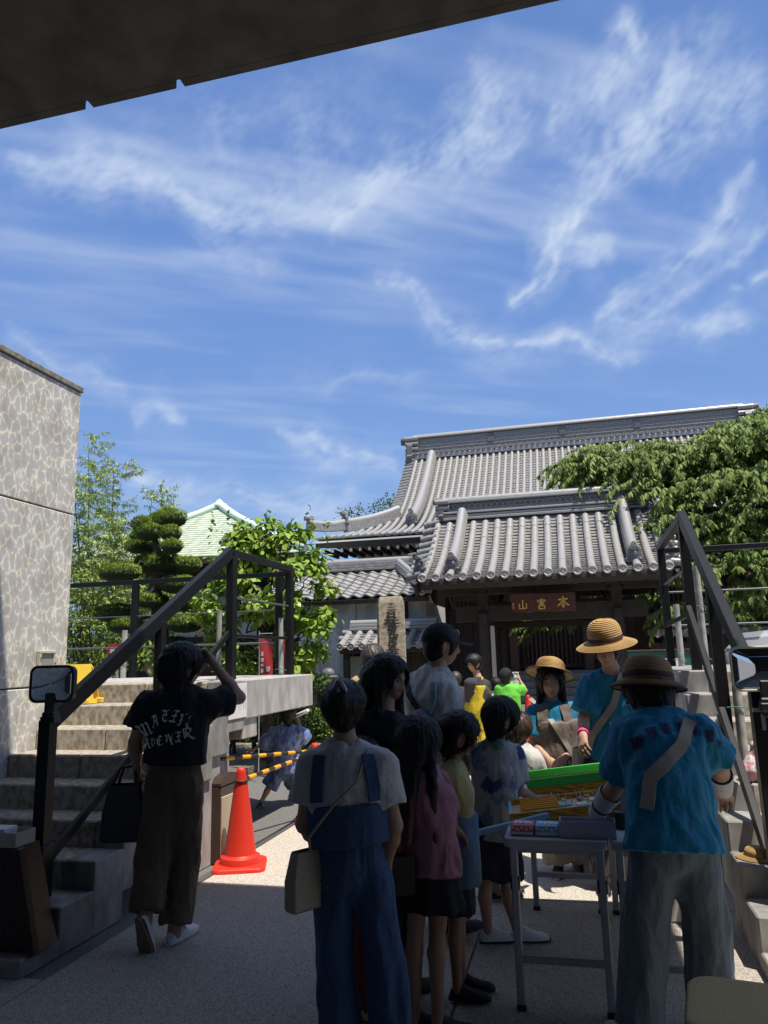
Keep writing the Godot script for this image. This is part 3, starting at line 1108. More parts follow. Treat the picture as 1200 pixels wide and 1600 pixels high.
	# timber frame
	for x in [-1.08, 1.22]:
		for z in [1.25, 0.0, -1.2]:
			m = MB.new()
			var pw := 0.24 if z == 0.0 else 0.19
			m.box(Vector3(x, 1.42, z), Vector3(pw, 2.84 if z == 0.0 else 2.5, pw), Basis(), 0.015)
			put("post", m, M.timber, t)
			m = MB.new()
			m.box(Vector3(x, 0.10, z), Vector3(0.36, 0.2, 0.36), Basis(), 0.03)
			put("post_stone", m, M.stone_grey, t)
			m = MB.new()
			m.box(Vector3(x, 2.66, z), Vector3(0.34, 0.10, 0.30), Basis(), 0.02)
			m.box(Vector3(x, 2.56, z), Vector3(0.26, 0.08, 0.24), Basis(), 0.02)
			put("bracket_block", m, M.timber, t)
	for q in [[2.20, 1.25, 0.30, 0.17, 3.3], [2.62, 1.25, 0.18, 0.16, 3.7], [2.30, 0.0, 0.34, 0.20, 3.1], [2.80, 0.0, 0.22, 0.20, 3.7], [2.03, 0.0, 0.12, 0.14, 2.3]]:
		m = MB.new()
		m.box(Vector3(0.07, q[0], q[1]), Vector3(q[4], q[2], q[3]), Basis(), 0.015)
		put("beam", m, M.timber_beam, t)
	for x in [-1.08, 1.22]:
		for y in [2.1, 2.62]:
			m = MB.new()
			m.box(Vector3(x, y, 0), Vector3(0.15, 0.2, 2.9), Basis(), 0.01)
			put("beam", m, M.timber, t)
	for k in 9:
		m = MB.new()
		m.prism([Vector2(-0.10, 0), Vector2(-0.13, 0.06), Vector2(-0.05, 0.10), Vector2(0.05, 0.10), Vector2(0.13, 0.06), Vector2(0.10, 0)], 0.12, Transform3D(Basis(), Vector3(-1.5 + k * 0.39, 2.70, 1.27)))
		put("bracket_arm", m, M.timber, t)
	# plank wings beside the opening
	for s in [-1, 1]:
		for k in 5:
			m = MB.new()
			m.box(Vector3(0.07 + s * (1.29 + k * 0.155), 1.2, 0.02 + 0.01 * (k % 2)), Vector3(0.148, 2.3, 0.04), Basis(), 0.006)
			put("plank", m, M.timber, t)
	for s in [-1, 1]:
		m = MB.new()
		m.box(Vector3(0.07 + s * 1.02, 1.0, -0.45), Vector3(0.06, 1.9, 0.85), Basis(), 0.01)
		put("door_leaf", m, M.timber, t)
	m = MB.new()
	m.box(Vector3(-0.93, 1.2, 1.38), Vector3(0.075, 1.55, 0.05), Basis(), 0.008)
	put("name_plank", m, M.cardboard, t)
	# stone sill
	for k in 4:
		m = MB.new()
		m.box(Vector3(-1.35 + k * 0.95, 0.06, 0.4), Vector3(0.94, 0.12, 2.6), Basis(), 0.015)
		put("sill_stone", m, M.stone_grey, t)
	# name board, tilted forward
	var board := Node3D.new()
	board.name = "name_board"
	t.add_child(board)
	board.position = Vector3(-0.02, 2.33, 1.56)
	board.rotation.x = 0.16
	m = MB.new()
	m.prism([Vector2(-0.52, -0.15), Vector2(-0.56, 0.17), Vector2(-0.2, 0.175), Vector2(-0.08, 0.16), Vector2(0.55, 0.16), Vector2(0.55, -0.16)], 0.05)
	put("board", m, M.sign_red, board)
	var ink := brush_strokes("sign", 1.0, 0.03)
	put("gold_lettering", ink, M.gold, board, Transform3D(Basis(), Vector3(0, 0, 0.030)))
	for x in [-0.24, 0.30]:
		m = MB.new()
		m.tube([Vector3(x - 0.03, -0.165, 0.03), Vector3(x, -0.125, 0.035), Vector3(x + 0.03, -0.165, 0.03)], [0.008], 6)
		put("hanger", m, M.drain_metal, board)


func _disc_mb(r: float) -> MB:
	var m := MB.new()
	m.lathe(Vector3.ZERO, [Vector2(r, -0.03), Vector2(r, 0.012), Vector2(r * 0.8, 0.012), Vector2(r * 0.75, 0.0), Vector2(r * 0.3, 0.006), Vector2(0.001, 0.008)], 12, Basis(Vector3.RIGHT, PI / 2))
	return m


# characters as brush strokes: lists of x,y points in a unit square, widths swell and thin
func brush_strokes(which: String, size: float, depth: float) -> MB:
	var m := MB.new()
	var glyphs := {
		"yama": ["50,95 50,22", "20,62 18,18 82,20", "82,64 82,16"],
		"miya": ["50,98 52,86", "16,80 14,66", "16,80 86,82 80,68", "34,66 34,48 68,50 68,66 34,66", "52,46 46,36", "26,34 26,4 76,6 76,34 26,34"],
		"hon": ["14,72 88,76", "52,98 50,4", "50,72 34,44 8,22", "52,72 70,44 96,24", "36,26 66,28"],
		"small": ["20,95 80,95", "50,98 50,60", "20,70 80,70", "25,50 75,50 75,10 25,10 25,50", "25,30 75,30"],
		"ju": ["50,98 50,66", "22,84 78,86"],
		"hyaku": ["16,96 86,98", "52,96 44,80", "26,76 26,10 74,12 74,78 26,76", "26,44 74,46"],
		"kan": ["8,66 92,60", "30,98 26,72", "62,98 66,74", "20,86 80,88", "40,58 20,30 4,16", "56,56 66,30 98,34", "34,40 70,42", "36,26 70,28 68,10 36,10"],
		"dense": ["22,96 40,84", "16,78 46,80", "30,94 24,40 38,50", "56,96 54,58", "48,82 90,86", "60,72 88,70 82,56 58,56", "18,42 84,46", "48,52 44,6", "26,28 72,30", "24,12 80,14"],
		"hana": ["10,84 90,88", "34,98 32,78", "66,98 68,78", "20,66 82,68", "50,80 48,2", "14,44 90,46", "28,58 28,48", "70,60 70,48", "24,28 78,30", "18,14 84,14"],
		"go": ["20,96 32,86", "8,78 40,80", "14,64 36,66", "14,52 36,54", "14,40 14,16 36,18 36,40 14,40", "46,88 96,90", "60,98 58,80", "82,98 82,80", "58,74 52,44", "56,66 92,68", "56,54 90,56", "72,76 70,40", "48,36 88,38 70,18 44,4", "54,26 74,12 100,2"],
		"no": ["50,92 36,40 20,26 12,50 30,80 60,86 84,60 74,26 52,12"],
		"hou": ["14,84 86,86", "20,70 82,72", "50,98 44,60 10,40", "52,62 92,42", "30,44 72,46", "26,28 76,30", "50,52 50,2"],
		"nou": ["26,96 12,74 30,70", "34,80 12,50 38,52", "24,50 24,20", "12,38 8,24", "34,40 40,28", "52,78 50,6", "52,78 92,80 92,8 84,12", "72,96 70,60 56,34", "70,58 88,36"],
		"dai": ["10,66 90,70", "50,96 44,50 8,6", "52,60 70,28 94,6"],
	}
	var put_at := []
	if which == "sign":
		put_at = [["hon", 0.34, 0.0, 0.22], ["miya", -0.02, -0.01, 0.19], ["yama", -0.34, -0.02, 0.19], ["small", -0.505, 0.0, 0.05], ["small", -0.505, -0.06, 0.05]]
	elif which == "pillar":
		put_at = [["ju", 0.0, 0.57, 0.10], ["hyaku", 0.0, 0.47, 0.11], ["kan", 0.0, 0.355, 0.15], ["dense", 0.0, 0.245, 0.11], ["dense", 0.01, 0.135, 0.11], ["dense", 0.0, 0.03, 0.10], ["hana", 0.0, -0.09, 0.14], ["go", 0.0, -0.24, 0.18], ["small", 0.03, -0.40, 0.08], ["small", -0.05, -0.40, 0.07], ["small", 0.03, -0.50, 0.08], ["dense", 0.0, -0.62, 0.11], ["hana", 0.0, -0.76, 0.12]]
	elif which == "red_sign":
		put_at = [["hou", -0.05, 0.05, 0.075], ["nou", 0.055, 0.05, 0.075]]
	elif which == "banner":
		put_at = [["small", -0.05, 0.30, 0.06], ["dense", -0.05, 0.22, 0.06], ["no", -0.05, 0.15, 0.05], ["small", -0.05, 0.08, 0.055], ["dense", 0.035, 0.10, 0.075], ["hou", 0.035, -0.02, 0.09], ["hana", 0.035, -0.14, 0.09], ["dai", 0.035, -0.27, 0.11]]
	elif which == "shirt":
		put_at = [["dense", -0.155, -0.035, 0.052], ["go", -0.095, -0.008, 0.050], ["hana", -0.035, 0.004, 0.050], ["small", 0.025, 0.004, 0.048], ["nou", 0.085, -0.006, 0.050], ["dense", 0.145, -0.03, 0.052], ["dai", 0.19, -0.06, 0.04]]
	for p in put_at:
		var s: float = p[3] * size
		for st in glyphs[p[0]]:
			var pts := []
			for b in (st as String).split(" "):
				var e := b.split(",")
				pts.append(Vector2(float(e[0]) - 50.0, float(e[1]) - 50.0) * 0.01 * s + Vector2(p[1], p[2]) * size)
			var cv := Curve2D.new()
			for k in pts.size():
				cv.add_point(pts[k])
			var steps := maxi(4, int(cv.get_baked_length() / (s * 0.07)))
			var up := PackedVector2Array()
			var down := PackedVector2Array()
			for k in steps + 1:
				var q := float(k) / steps
				var at := cv.sample_baked(q * cv.get_baked_length())
				var at2 := cv.sample_baked(minf(q + 0.02, 1.0) * cv.get_baked_length())
				var at1 := cv.sample_baked(maxf(q - 0.02, 0.0) * cv.get_baked_length())
				var nrm := (at2 - at1).orthogonal().normalized()
				var wd := s * 0.055 * (0.75 + 0.5 * absf(cos(PI * q)) - 0.45 * soft(0.8, 1.0, q))
				up.append(at + nrm * wd)
				down.append(at - nrm * wd)
			for k in steps:
				var z := depth * 0.5
				m.face([Vector3(up[k].x, up[k].y, z), Vector3(up[k + 1].x, up[k + 1].y, z), Vector3(down[k + 1].x, down[k + 1].y, z), Vector3(down[k].x, down[k].y, z)], Vector3(0, 0, 1))
				if depth > 0.0:
					m.face([Vector3(up[k].x, up[k].y, 0), Vector3(up[k + 1].x, up[k + 1].y, 0), Vector3(up[k + 1].x, up[k + 1].y, z), Vector3(up[k].x, up[k].y, z)], Vector3(0, 1, 0))
					m.face([Vector3(down[k].x, down[k].y, 0), Vector3(down[k + 1].x, down[k + 1].y, 0), Vector3(down[k + 1].x, down[k + 1].y, z), Vector3(down[k].x, down[k].y, z)], Vector3(0, -1, 0))
	return m


func main_hall() -> void:
	var c := Vector3(0.4, 0, -28.0)
	var t := thing("main_hall", "large temple main hall with long grey tiled hip and gable roof", "temple hall", c)
	var prof := func(s: float) -> Vector2: return Vector2(0.15 + 6.15 * s, 9.08 - 4.20 * s - 0.62 * sin(PI * s) + 0.25 * s * s * s)
	var xr := 6.05       # half length of the ridge
	var xe := 8.05        # half length at the eave
	var sg := 0.60       # where the gable ends and the hip begins
	# pans
	var m := MB.new()
	var pitch := 0.232
	var n := int(2 * xr / pitch)
	put("pan_tiles", pans(-xr, xr, n, prof, 46, 0.03), M.tile_mid, t).set_meta("kind", "stuff")
	# rows of cover tiles, one part a row; each is a stepped half round
	var nrow := int(2 * xe / pitch)
	var side := MB.new()
	for k in nrow + 1:
		var x := -xe + k * (2 * xe / nrow)
		var s0 := 0.015
		if absf(x) > xr:
			# beyond the gable the row starts on the hip line
			s0 = sg + (1.0 - sg) * (absf(x) - xr) / (xe - xr)
		if s0 > 0.985:
			continue
		m = MB.new()
		var steps := maxi(3, int((1.0 - s0) * 7.7 / 0.33))
		var rows := []
		for e in steps:
			for q in [0.0, 0.96]:
				var f := slope_frame(prof, s0 + (1.0 - s0) * (e + q) / steps, x)
				var r := 0.070 if q > 0.0 else 0.062
				var row := PackedVector3Array()
				for b in 6:
					var a := PI * b / 5.0
					row.append(f * Vector3(cos(a) * r, sin(a) * r + 0.02, 0))
				rows.append(row)
		m.grid(rows, false, true)
		m.fan(rows[-1], Vector3(0, 0, 1))
		put("tile_row", m, M.tile_light, t)
		m = MB.new()
	# hip corners: pans as one sheet each side
	for s in [-1, 1]:
		m = MB.new()
		var nn := 10
		for k in nn:
			var xa := xr + (xe - xr) * k / nn
			var xb := xr + (xe - xr) * (k + 1) / nn
			var sa := sg + (1.0 - sg) * (k + 0.2) / nn
			for e in 16:
				var ta := lerpf(sa, 1.0, e / 16.0)
				var tb := lerpf(sa, 1.0, (e + 1) / 16.0)
				var fa := slope_frame(prof, ta, 0)
				var fb := slope_frame(prof, tb, 0)
				m.face([Vector3(s * xa, fa.origin.y, fa.origin.z), Vector3(s * xb, fa.origin.y, fa.origin.z), fb * Vector3(s * xb, 0.03, 0), fb * Vector3(s * xa, 0.03, 0)], fa.basis.y)
				m.face([fb * Vector3(s * xa, 0.03, 0), fb * Vector3(s * xb, 0.03, 0), fb * Vector3(s * xb, -0.01, 0), fb * Vector3(s * xa, -0.01, 0)], fb.basis.z)
		put("hip_tiles", m, M.tile_mid, t).set_meta("kind", "stuff")
		# side slope of the hip
		m = MB.new()
		for e in 8:
			var ta := lerpf(sg, 1.0, e / 8.0)
			var tb := lerpf(sg, 1.0, (e + 1) / 8.0)
			var pa: Vector2 = prof.call(ta)
			var pb: Vector2 = prof.call(tb)
			var xa := lerpf(xr, xe, e / 8.0)
			var xb := lerpf(xr, xe, (e + 1) / 8.0)
			m.face([Vector3(s * xa, pa.y, pa.x), Vector3(s * xa, pa.y, -pa.x), Vector3(s * xb, pb.y, -pb.x), Vector3(s * xb, pb.y, pb.x)], Vector3(s, 1, 0).normalized())
		put("hip_slope", m, M.tile_mid, t)
		# gable wall
		m = MB.new()
		var pg: Vector2 = prof.call(sg)
		m.prism([Vector2(-pg.x + 0.4, pg.y), Vector2(pg.x - 0.4, pg.y), Vector2(0, 8.85)], 0.1, Transform3D(Basis(Vector3.UP, PI / 2), Vector3(s * (xr - 0.5), 0, 0)))
		put("gable_wall", m, M.timber, t)
		# verge: stubs of round tile stepping down the gable edge
		for k in 22:
			var f := slope_frame(prof, 0.02 + k * (sg - 0.02) / 22.0, s * (xr + 0.12))
			m = MB.new()
			m.tube([Vector3(-0.16 * s, 0.06, 0), Vector3(0.2 * s, 0.0, 0)], [0.085, 0.09], 8)
			put("verge_tile", m, M.tile_mid, t, f)
		m = MB.new()
		for q in 10:
			var a: Vector2 = prof.call(q / 10.0 * sg)
			var b: Vector2 = prof.call((q + 1) / 10.0 * sg)
			m.bar(Vector3(s * (xr + 0.1), a.y - 0.25, a.x), Vector3(s * (xr + 0.1), b.y - 0.25, b.x), 0.12, 0.36)
		put("barge_board", m, M.timber, t)
		kudari(t, s * (xr - 0.75), prof, 0.01, 0.72, 0.36, 0.20, 0.42)
		# hip ridge in two steps, swept up at the corner
		var path := PackedVector3Array()
		for k in 9:
			var u := k / 8.0
			var p: Vector2 = prof.call(lerpf(sg - 0.03, 1.0, u))
			path.append(Vector3(s * lerpf(xr - 0.1, xe + 0.15, u), p.y + 0.16 + 0.22 * u * u * u, p.x + 0.1 * u))
		m = MB.new()
		for k in 8:
			m.bar(path[k], path[k + 1], 0.26, 0.30 if k < 5 else 0.20)
		put("hip_ridge", m, M.tile_mid, t)
		m = MB.new()
		var top := PackedVector3Array()
		for k in 9:
			top.append(path[k] + Vector3(0, 0.17 if k < 6 else 0.12, 0))
		m.tube(top, [0.12], 10)
		put("hip_crown", m, M.tile_light, t)
		put("end_tile", ornament(0.4), M.tile_dark, t, Transform3D(Basis(Vector3.UP, s * PI / 4), path[8] + Vector3(0, -0.16, 0)))
		put("end_tile", ornament(0.36), M.tile_dark, t, Transform3D(Basis(Vector3.UP, s * PI / 4), path[5] + Vector3(0, 0.05, 0)))
	# roof body
	m = MB.new()
	for s in 12:
		var a: Vector2 = prof.call(s / 12.0)
		var b: Vector2 = prof.call((s + 1) / 12.0)
		var wide := 2 * xr - 0.1 if (s + 1) / 12.0 <= sg else 2 * lerpf(xr, xe, ((s + 0.2) / 12.0 - sg) / (1.0 - sg))
		m.bar(Vector3(0, a.y - 0.22, a.x), Vector3(0, b.y - 0.22, b.x), wide, 0.18)
		m.bar(Vector3(0, a.y - 0.10, -a.x), Vector3(0, b.y - 0.10, -b.x), wide, 0.26)
	put("roof_boarding", m, M.timber_beam, t)
	# ridge
	var y0 := 9.05
	m = MB.new()
	m.box(Vector3(0, y0 + 0.10, 0), Vector3(2 * xr, 0.16, 0.62), Basis(), 0.02)
	put("ridge_course", m, M.tile_light, t)
	for k in 58:
		m = MB.new()
		m.tube([Vector3(-xr + 0.1 + k * 0.2065, y0 + 0.26, 0.2), Vector3(-xr + 0.1 + k * 0.2065, y0 + 0.25, 0.34)], [0.075], 8)
		put("ridge_roll", m, M.tile_mid, t)
	m = MB.new()
	m.box(Vector3(0, y0 + 0.26, 0), Vector3(2 * xr, 0.16, 0.40))
	m.box(Vector3(0, y0 + 0.62, 0), Vector3(2 * xr, 0.52, 0.34), Basis(), 0.02)
	put("ridge_core", m, M.tile_mid, t)
	for k in 4:
		m = MB.new()
		m.box(Vector3(0, y0 + 0.44 + k * 0.125, 0), Vector3(2 * xr + 0.02, 0.035, 0.40), Basis(), 0.008)
		put("ridge_course", m, M.tile_mid, t)
	for x in [-3.0, -0.3, 2.4]:
		m = MB.new()
		m.box(Vector3(x, y0 + 0.66, 0.19), Vector3(0.24, 0.36, 0.06), Basis(), 0.02)
		put("ridge_crest", m, M.tile_dark, t)
	m = MB.new()
	m.box(Vector3(0, y0 + 0.91, 0), Vector3(2 * xr + 0.1, 0.05, 0.52), Basis(), 0.01)
	put("ridge_course", m, M.tile_light, t)
	for k in 30:
		m = MB.new()
		m.tube([Vector3(-xr - 0.02 + k * 0.4047, y0 + 0.95, 0), Vector3(-xr - 0.02 + k * 0.4047 + 0.40, y0 + 0.955, 0)], [0.14, 0.132], 10)
		put("ridge_crown", m, M.tile_light, t)
	for s in [-1, 1]:
		put("ridge_end_tile", ornament(0.95), M.tile_dark, t, Transform3D(Basis(Vector3.UP, s * PI / 2), Vector3(s * (xr + 0.12), y0 - 0.15, 0)))
		for k in 5:
			m = MB.new()
			m.tube([Vector3(s * (xr - 0.2), y0 + 0.0 + k * 0.22, 0.22), Vector3(s * (xr + 0.32), y0 + k * 0.22, 0.22)], [0.10], 8)
			put("ridge_end_roll", m, M.tile_light if k == 4 else M.tile_mid, t)
	# eave: board, painted rafter ends in two rows
	var tip: Vector2 = prof.call(1.0)
	m = MB.new()
	m.box(Vector3(0, tip.y - 0.10, tip.x - 0.03), Vector3(2 * xe, 0.05, 0.08))
	put("eave_fillet", m, M.white_paint, t)
	m = MB.new()
	m.box(Vector3(0, tip.y - 0.20, tip.x - 0.06), Vector3(2 * xe, 0.15, 0.08))
	put("eave_board", m, M.timber_beam, t)
	for k in 56:
		m = MB.new()
		var x := -xe + 0.2 + k * 0.30
		m.box(Vector3(x, tip.y - 0.36, tip.x - 0.95), Vector3(0.10, 0.12, 1.5))
		var rf := put("rafter", m, M.timber, t)
		m = MB.new()
		m.box(Vector3(x, tip.y - 0.36, tip.x - 0.194), Vector3(0.085, 0.10, 0.012))
		put("painted_end", m, M.white_paint, rf)
	# body
	m = MB.new()
	m.box(Vector3(0, tip.y - 0.75, 3.7), Vector3(15.0, 0.55, 0.4))
	m.box(Vector3(0, tip.y - 1.3, 3.55), Vector3(14.6, 0.3, 0.3))
	put("beam", m, M.timber_beam, t)
	m = MB.new()
	m.box(Vector3(0, 2.6, 0), Vector3(13.6, 4.6, 6.0))
	put("wall", m, M.timber, t)
	for k in 7:
		m = MB.new()
		m.box(Vector3(-6.9 + k * 2.3, 2.4, 3.5), Vector3(0.28, 4.2, 0.28), Basis(), 0.02)
		put("post", m, M.timber_red, t)
	# lattice doors between the posts that the gate opening shows
	for k in 6:
		for e in 14:
			m = MB.new()
			m.box(Vector3(-6.9 + k * 2.3 + 0.27 + e * 0.135, 2.35, 3.12), Vector3(0.05, 2.5, 0.05))
			put("lattice_slat", m, M.timber_red, t)
		m = MB.new()
		m.box(Vector3(-5.75 + k * 2.3, 1.05, 3.14), Vector3(2.0, 0.10, 0.10))
		m.box(Vector3(-5.75 + k * 2.3, 2.9, 3.14), Vector3(2.0, 0.08, 0.10))
		put("lattice_rail", m, M.timber_red, t)
	for k in 4:
		m = MB.new()
		m.box(Vector3(-0.5, 0.11 + 0.2 * k, 5.0 - 0.34 * k), Vector3(7.0, 0.2, 0.34), Basis(), 0.015)
		put("stone_step", m, M.stone_grey, t)
	m = MB.new()
	m.box(Vector3(0, 0.45, 1.2), Vector3(15.0, 0.9, 5.0), Basis(), 0.02)
	put("platform", m, M.stone_grey, t)


func pan_tile_s(w: float, L: float) -> ArrayMesh:
	# one wavy roof tile: a wide hollow and a roll
	var m := MB.new()
	var rows := [PackedVector3Array(), PackedVector3Array(), PackedVector3Array()]
	for e in 9:
		var u := e / 8.0
		var h := 0.026 * sin(TAU * (u + 0.05))
		rows[0].append(Vector3((u - 0.5) * w * 1.04, h, -0.56 * L))
		rows[1].append(Vector3((u - 0.5) * w * 1.04, h + 0.024, 0.5 * L))
		rows[2].append(Vector3((u - 0.5) * w * 1.04, h - 0.004, 0.5 * L))
	m.grid([rows[0], rows[1]], false, true)
	m.grid([rows[1], rows[2]], false, true)
	return m.mesh()


func side_building() -> void:
	var t := thing("side_building", "white plastered building with wavy grey roof tiles left of the gate", "building", Vector3(-4.9, 0, -14.3))
	var tile := pan_tile_s(0.245, 0.20)
	var tile_b := pan_tile_s(0.245, 0.20)
	# roof: eave y 2.66 at z +0.35, ridge y 3.36 at z -1.25
	var prof := func(s: float) -> Vector2: return Vector2(-1.2 + 1.6 * s, 3.32 - 0.68 * s - 0.04 * sin(PI * s))
	for r in 9:
		for k in 16:
			var x := 2.08 - 0.245 * k
			var s := 1.0 - (r + 0.5) / 9.0
			# the right end is hipped
			if x > 1.58 + 0.6 * s:
				continue
			var f := slope_frame(prof, s, x)
			f.origin += f.basis.y * rng.randf_range(-0.003, 0.004)
			put("roof_tile", tile if (r + k) % 2 else tile_b, M.tile_light if rng.randf() < 0.7 else M.tile_mid, t, f)
	var m := MB.new()
	for s in 4:
		var a: Vector2 = prof.call(s / 4.0)
		var b: Vector2 = prof.call((s + 1) / 4.0)
		m.bar(Vector3(0.2, a.y - 0.09, a.x), Vector3(0.2, b.y - 0.09, b.x), 4.0, 0.08)
	m.bar(Vector3(-0.2, 3.25, -1.2), Vector3(-0.2, 2.6, -3.0), 3.9, 0.08)
	put("roof_boarding", m, M.timber_beam, t)
	for q in [[3.36, 0.30, 0.06], [3.42, 0.26, 0.06], [3.48, 0.22, 0.06]]:
		m = MB.new()
		m.box(Vector3(-0.2, q[0], -1.22), Vector3(3.6, q[2] - 0.008, q[1]), Basis(), 0.006)
		put("ridge_course", m, M.tile_mid, t)
	m = MB.new()
	m.tube([Vector3(-2.0, 3.53, -1.22), Vector3(1.62, 3.53, -1.22)], [0.075], 10)
	put("ridge_crown", m, M.tile_light, t)
	put("end_tile", ornament(0.26), M.tile_dark, t, Transform3D(Basis(Vector3.UP, PI / 2), Vector3(1.62, 3.34, -1.22)))
	m = MB.new()
	m.bar(Vector3(1.35, 3.40, -1.15), Vector3(2.25, 2.72, 0.35), 0.17, 0.14)
	put("hip_ridge", m, M.tile_mid, t)
	m = MB.new()
	m.tube([Vector3(1.35, 3.49, -1.15), Vector3(2.25, 2.81, 0.35)], [0.06], 10)
	put("hip_crown", m, M.tile_light, t)
	m = MB.new()
	m.box(Vector3(0.1, 2.56, 0.30), Vector3(4.3, 0.09, 0.08), Basis(), 0.005)
	put("eave_board", m, M.timber_red, t)
	# plaster in panels between thin posts
	var xs := [-1.3, -0.05, 0.72, 1.72, 2.15]
	for k in xs.size() - 1:
		m = MB.new()
		m.box(Vector3((xs[k] + xs[k + 1]) / 2, 1.3, 0), Vector3(xs[k + 1] - xs[k] - 0.012, 2.55, 0.1), Basis(), 0.004)
		put("plaster_panel", m, M.plaster, t)
	m = MB.new()
	m.box(Vector3(0.3, 1.3, -1.4), Vector3(3.5, 2.5, 2.6))
	put("wall", m, M.plaster, t)
	for x in [1.72, -1.33]:
		m = MB.new()
		m.box(Vector3(x, 1.3, 0.03), Vector3(0.13, 2.5, 0.13), Basis(), 0.006)
		put("post", m, M.timber, t)
	# low tiled lean-to roof in front of the wall
	t = thing("lean_to_roof", "low tiled lean-to with dark timber wall behind the stone pillar", "lean-to", Vector3(-3.35, 0, -13.4))
	var low := func(s: float) -> Vector2: return Vector2(-0.55 + 0.72 * s, 1.98 - 0.30 * s)
	var cover := cover_tile(0.25, 0.062)
	var disc := end_disc(0.068)
	put("pan_tiles", pans(-0.85, 0.85, 8, low, 6, 0.03), M.tile_mid, t).set_meta("kind", "stuff")
	for k in 9:
		for e in 3:
			var f := slope_frame(low, 1.0 - (e + 0.5) / 3.0, -0.85 + k * 0.2125)
			put("cover_tile", cover, M.tile_light, t, f)
		var f := slope_frame(low, 1.0, -0.85 + k * 0.2125)
		put("eave_disc", disc, M.tile_mid, t, Transform3D(Basis(), f.origin + Vector3(0, 0.0, 0.03)))
	for q in [[2.02, 0.26], [2.08, 0.22]]:
		m = MB.new()
		m.box(Vector3(0, q[0], -0.55), Vector3(1.7, 0.05, q[1]), Basis(), 0.006)
		put("ridge_course", m, M.tile_light, t)
	m = MB.new()
	m.tube([Vector3(-0.85, 2.13, -0.55), Vector3(0.85, 2.13, -0.55)], [0.065], 10)
	put("ridge_crown", m, M.tile_light, t)
	for k in 2:
		m = MB.new()
		m.tube([Vector3(-0.86, 1.95 - k * 0.12, -0.45 + k * 0.25), Vector3(-0.98, 1.95 - k * 0.12, -0.45 + k * 0.25)], [0.06], 8)
		put("verge_tile", m, M.tile_mid, t)
	m = MB.new()
	m.box(Vector3(0, 1.60, 0.02), Vector3(1.75, 0.09, 0.22), Basis(), 0.006)
	m.box(Vector3(0, 1.62, -0.3), Vector3(1.7, 0.08, 0.5))
	put("eave_board", m, M.timber_beam, t)
	for x in [-0.8, -0.35, 0.25, 0.8]:
		m = MB.new()
		m.box(Vector3(x, 0.8, -0.05), Vector3(0.10, 1.58, 0.10), Basis(), 0.006)
		put("post", m, M.timber, t)
	for k in 11:
		m = MB.new()
		m.box(Vector3(-0.80 + k * 0.16, 0.8, -0.20 - 0.008 * (k % 2)), Vector3(0.152, 1.56, 0.03), Basis(), 0.004)
		put("plank", m, M.timber, t)
	m = MB.new()
	m.box(Vector3(-0.58, 1.28, -0.14), Vector3(0.34, 0.45, 0.03), Basis(), 0.004)
	put("window_panel", m, M.panel_grey, t)
	# dark board fence carrying on to the left behind the hedge
	t = thing("board_fence", "low dark board fence behind the clipped hedge", "fence", Vector3(-5.6, 0, -13.2))
	for k in 22:
		m = MB.new()
		m.box(Vector3(-1.3 + k * 0.125, 0.55, 0.006 * (k % 2)), Vector3(0.12, 1.0, 0.03), Basis(), 0.004)
		put("board", m, M.timber, t)
	m = MB.new()
	m.box(Vector3(0, 1.09, 0), Vector3(2.8, 0.05, 0.12), Basis(), 0.005)
	put("cap_rail", m, M.timber_beam, t)
	var st := MB.new()
	st.ball(Vector3(0, 0.09, 0), Vector3(0.13, 0.11, 0.12), 12)
	st.ball(Vector3(0.03, 0.03, 0), Vector3(0.17, 0.04, 0.15), 12)
	var rock := thing("garden_stone", "dark rounded stone on the end of the board fence", "stone", Vector3(-4.42, 1.115, -13.2))
	put("stone", st, M.tile_dark, rock)


func stone_pillar() -> void:
	var t := thing("stone_pillar", "tall mossy stone pillar carved with a column of black characters", "pillar", Vector3(-2.56, 0, -10.5))
	var m := MB.new()
	var rows := []
	for q in [[0.0, 0.205], [2.22, 0.19], [2.31, 0.17], [2.335, 0.155]]:
		var row := PackedVector3Array()
		for p in rounded(q[1] * 2, q[1] * 2, 0.022, 3):
			row.append(Vector3(p.x, q[0] + 0.006 * sin(p.x * 60.0), -p.y))
		rows.append(row)
	m.grid(rows, true)
	m.fan(rows[-1], Vector3.UP)
	put("shaft", m, M.stone, t, Transform3D(Basis(Vector3.UP, 0.30), Vector3.ZERO))
	var b := Basis(Vector3.UP, 0.30)
	put("carved_characters", brush_strokes("pillar", 1.0, 0.004), M.ink, t, Transform3D(b.scaled_local(Vector3(1.7, 1.0, 1.0)), b * Vector3(0.0, 1.62, 0.202)))
	m = MB.new()
	m.box(Vector3(0, 0.12, 0), Vector3(0.7, 0.24, 0.7), Basis(Vector3.UP, 0.30), 0.04)
	put("base_stone", m, M.stone_grey, t)
	m = MB.new()
	for k in 26:
		m.ball(b * Vector3(0.194 - 0.0035 * k / 26.0, 0.5 + k * 0.07, 0.12 * sin(k * 2.1)), Vector3(0.006, 0.045, 0.03 + 0.02 * sin(k * 1.3)), 6, b)
	put("moss", m, M.moss, t)


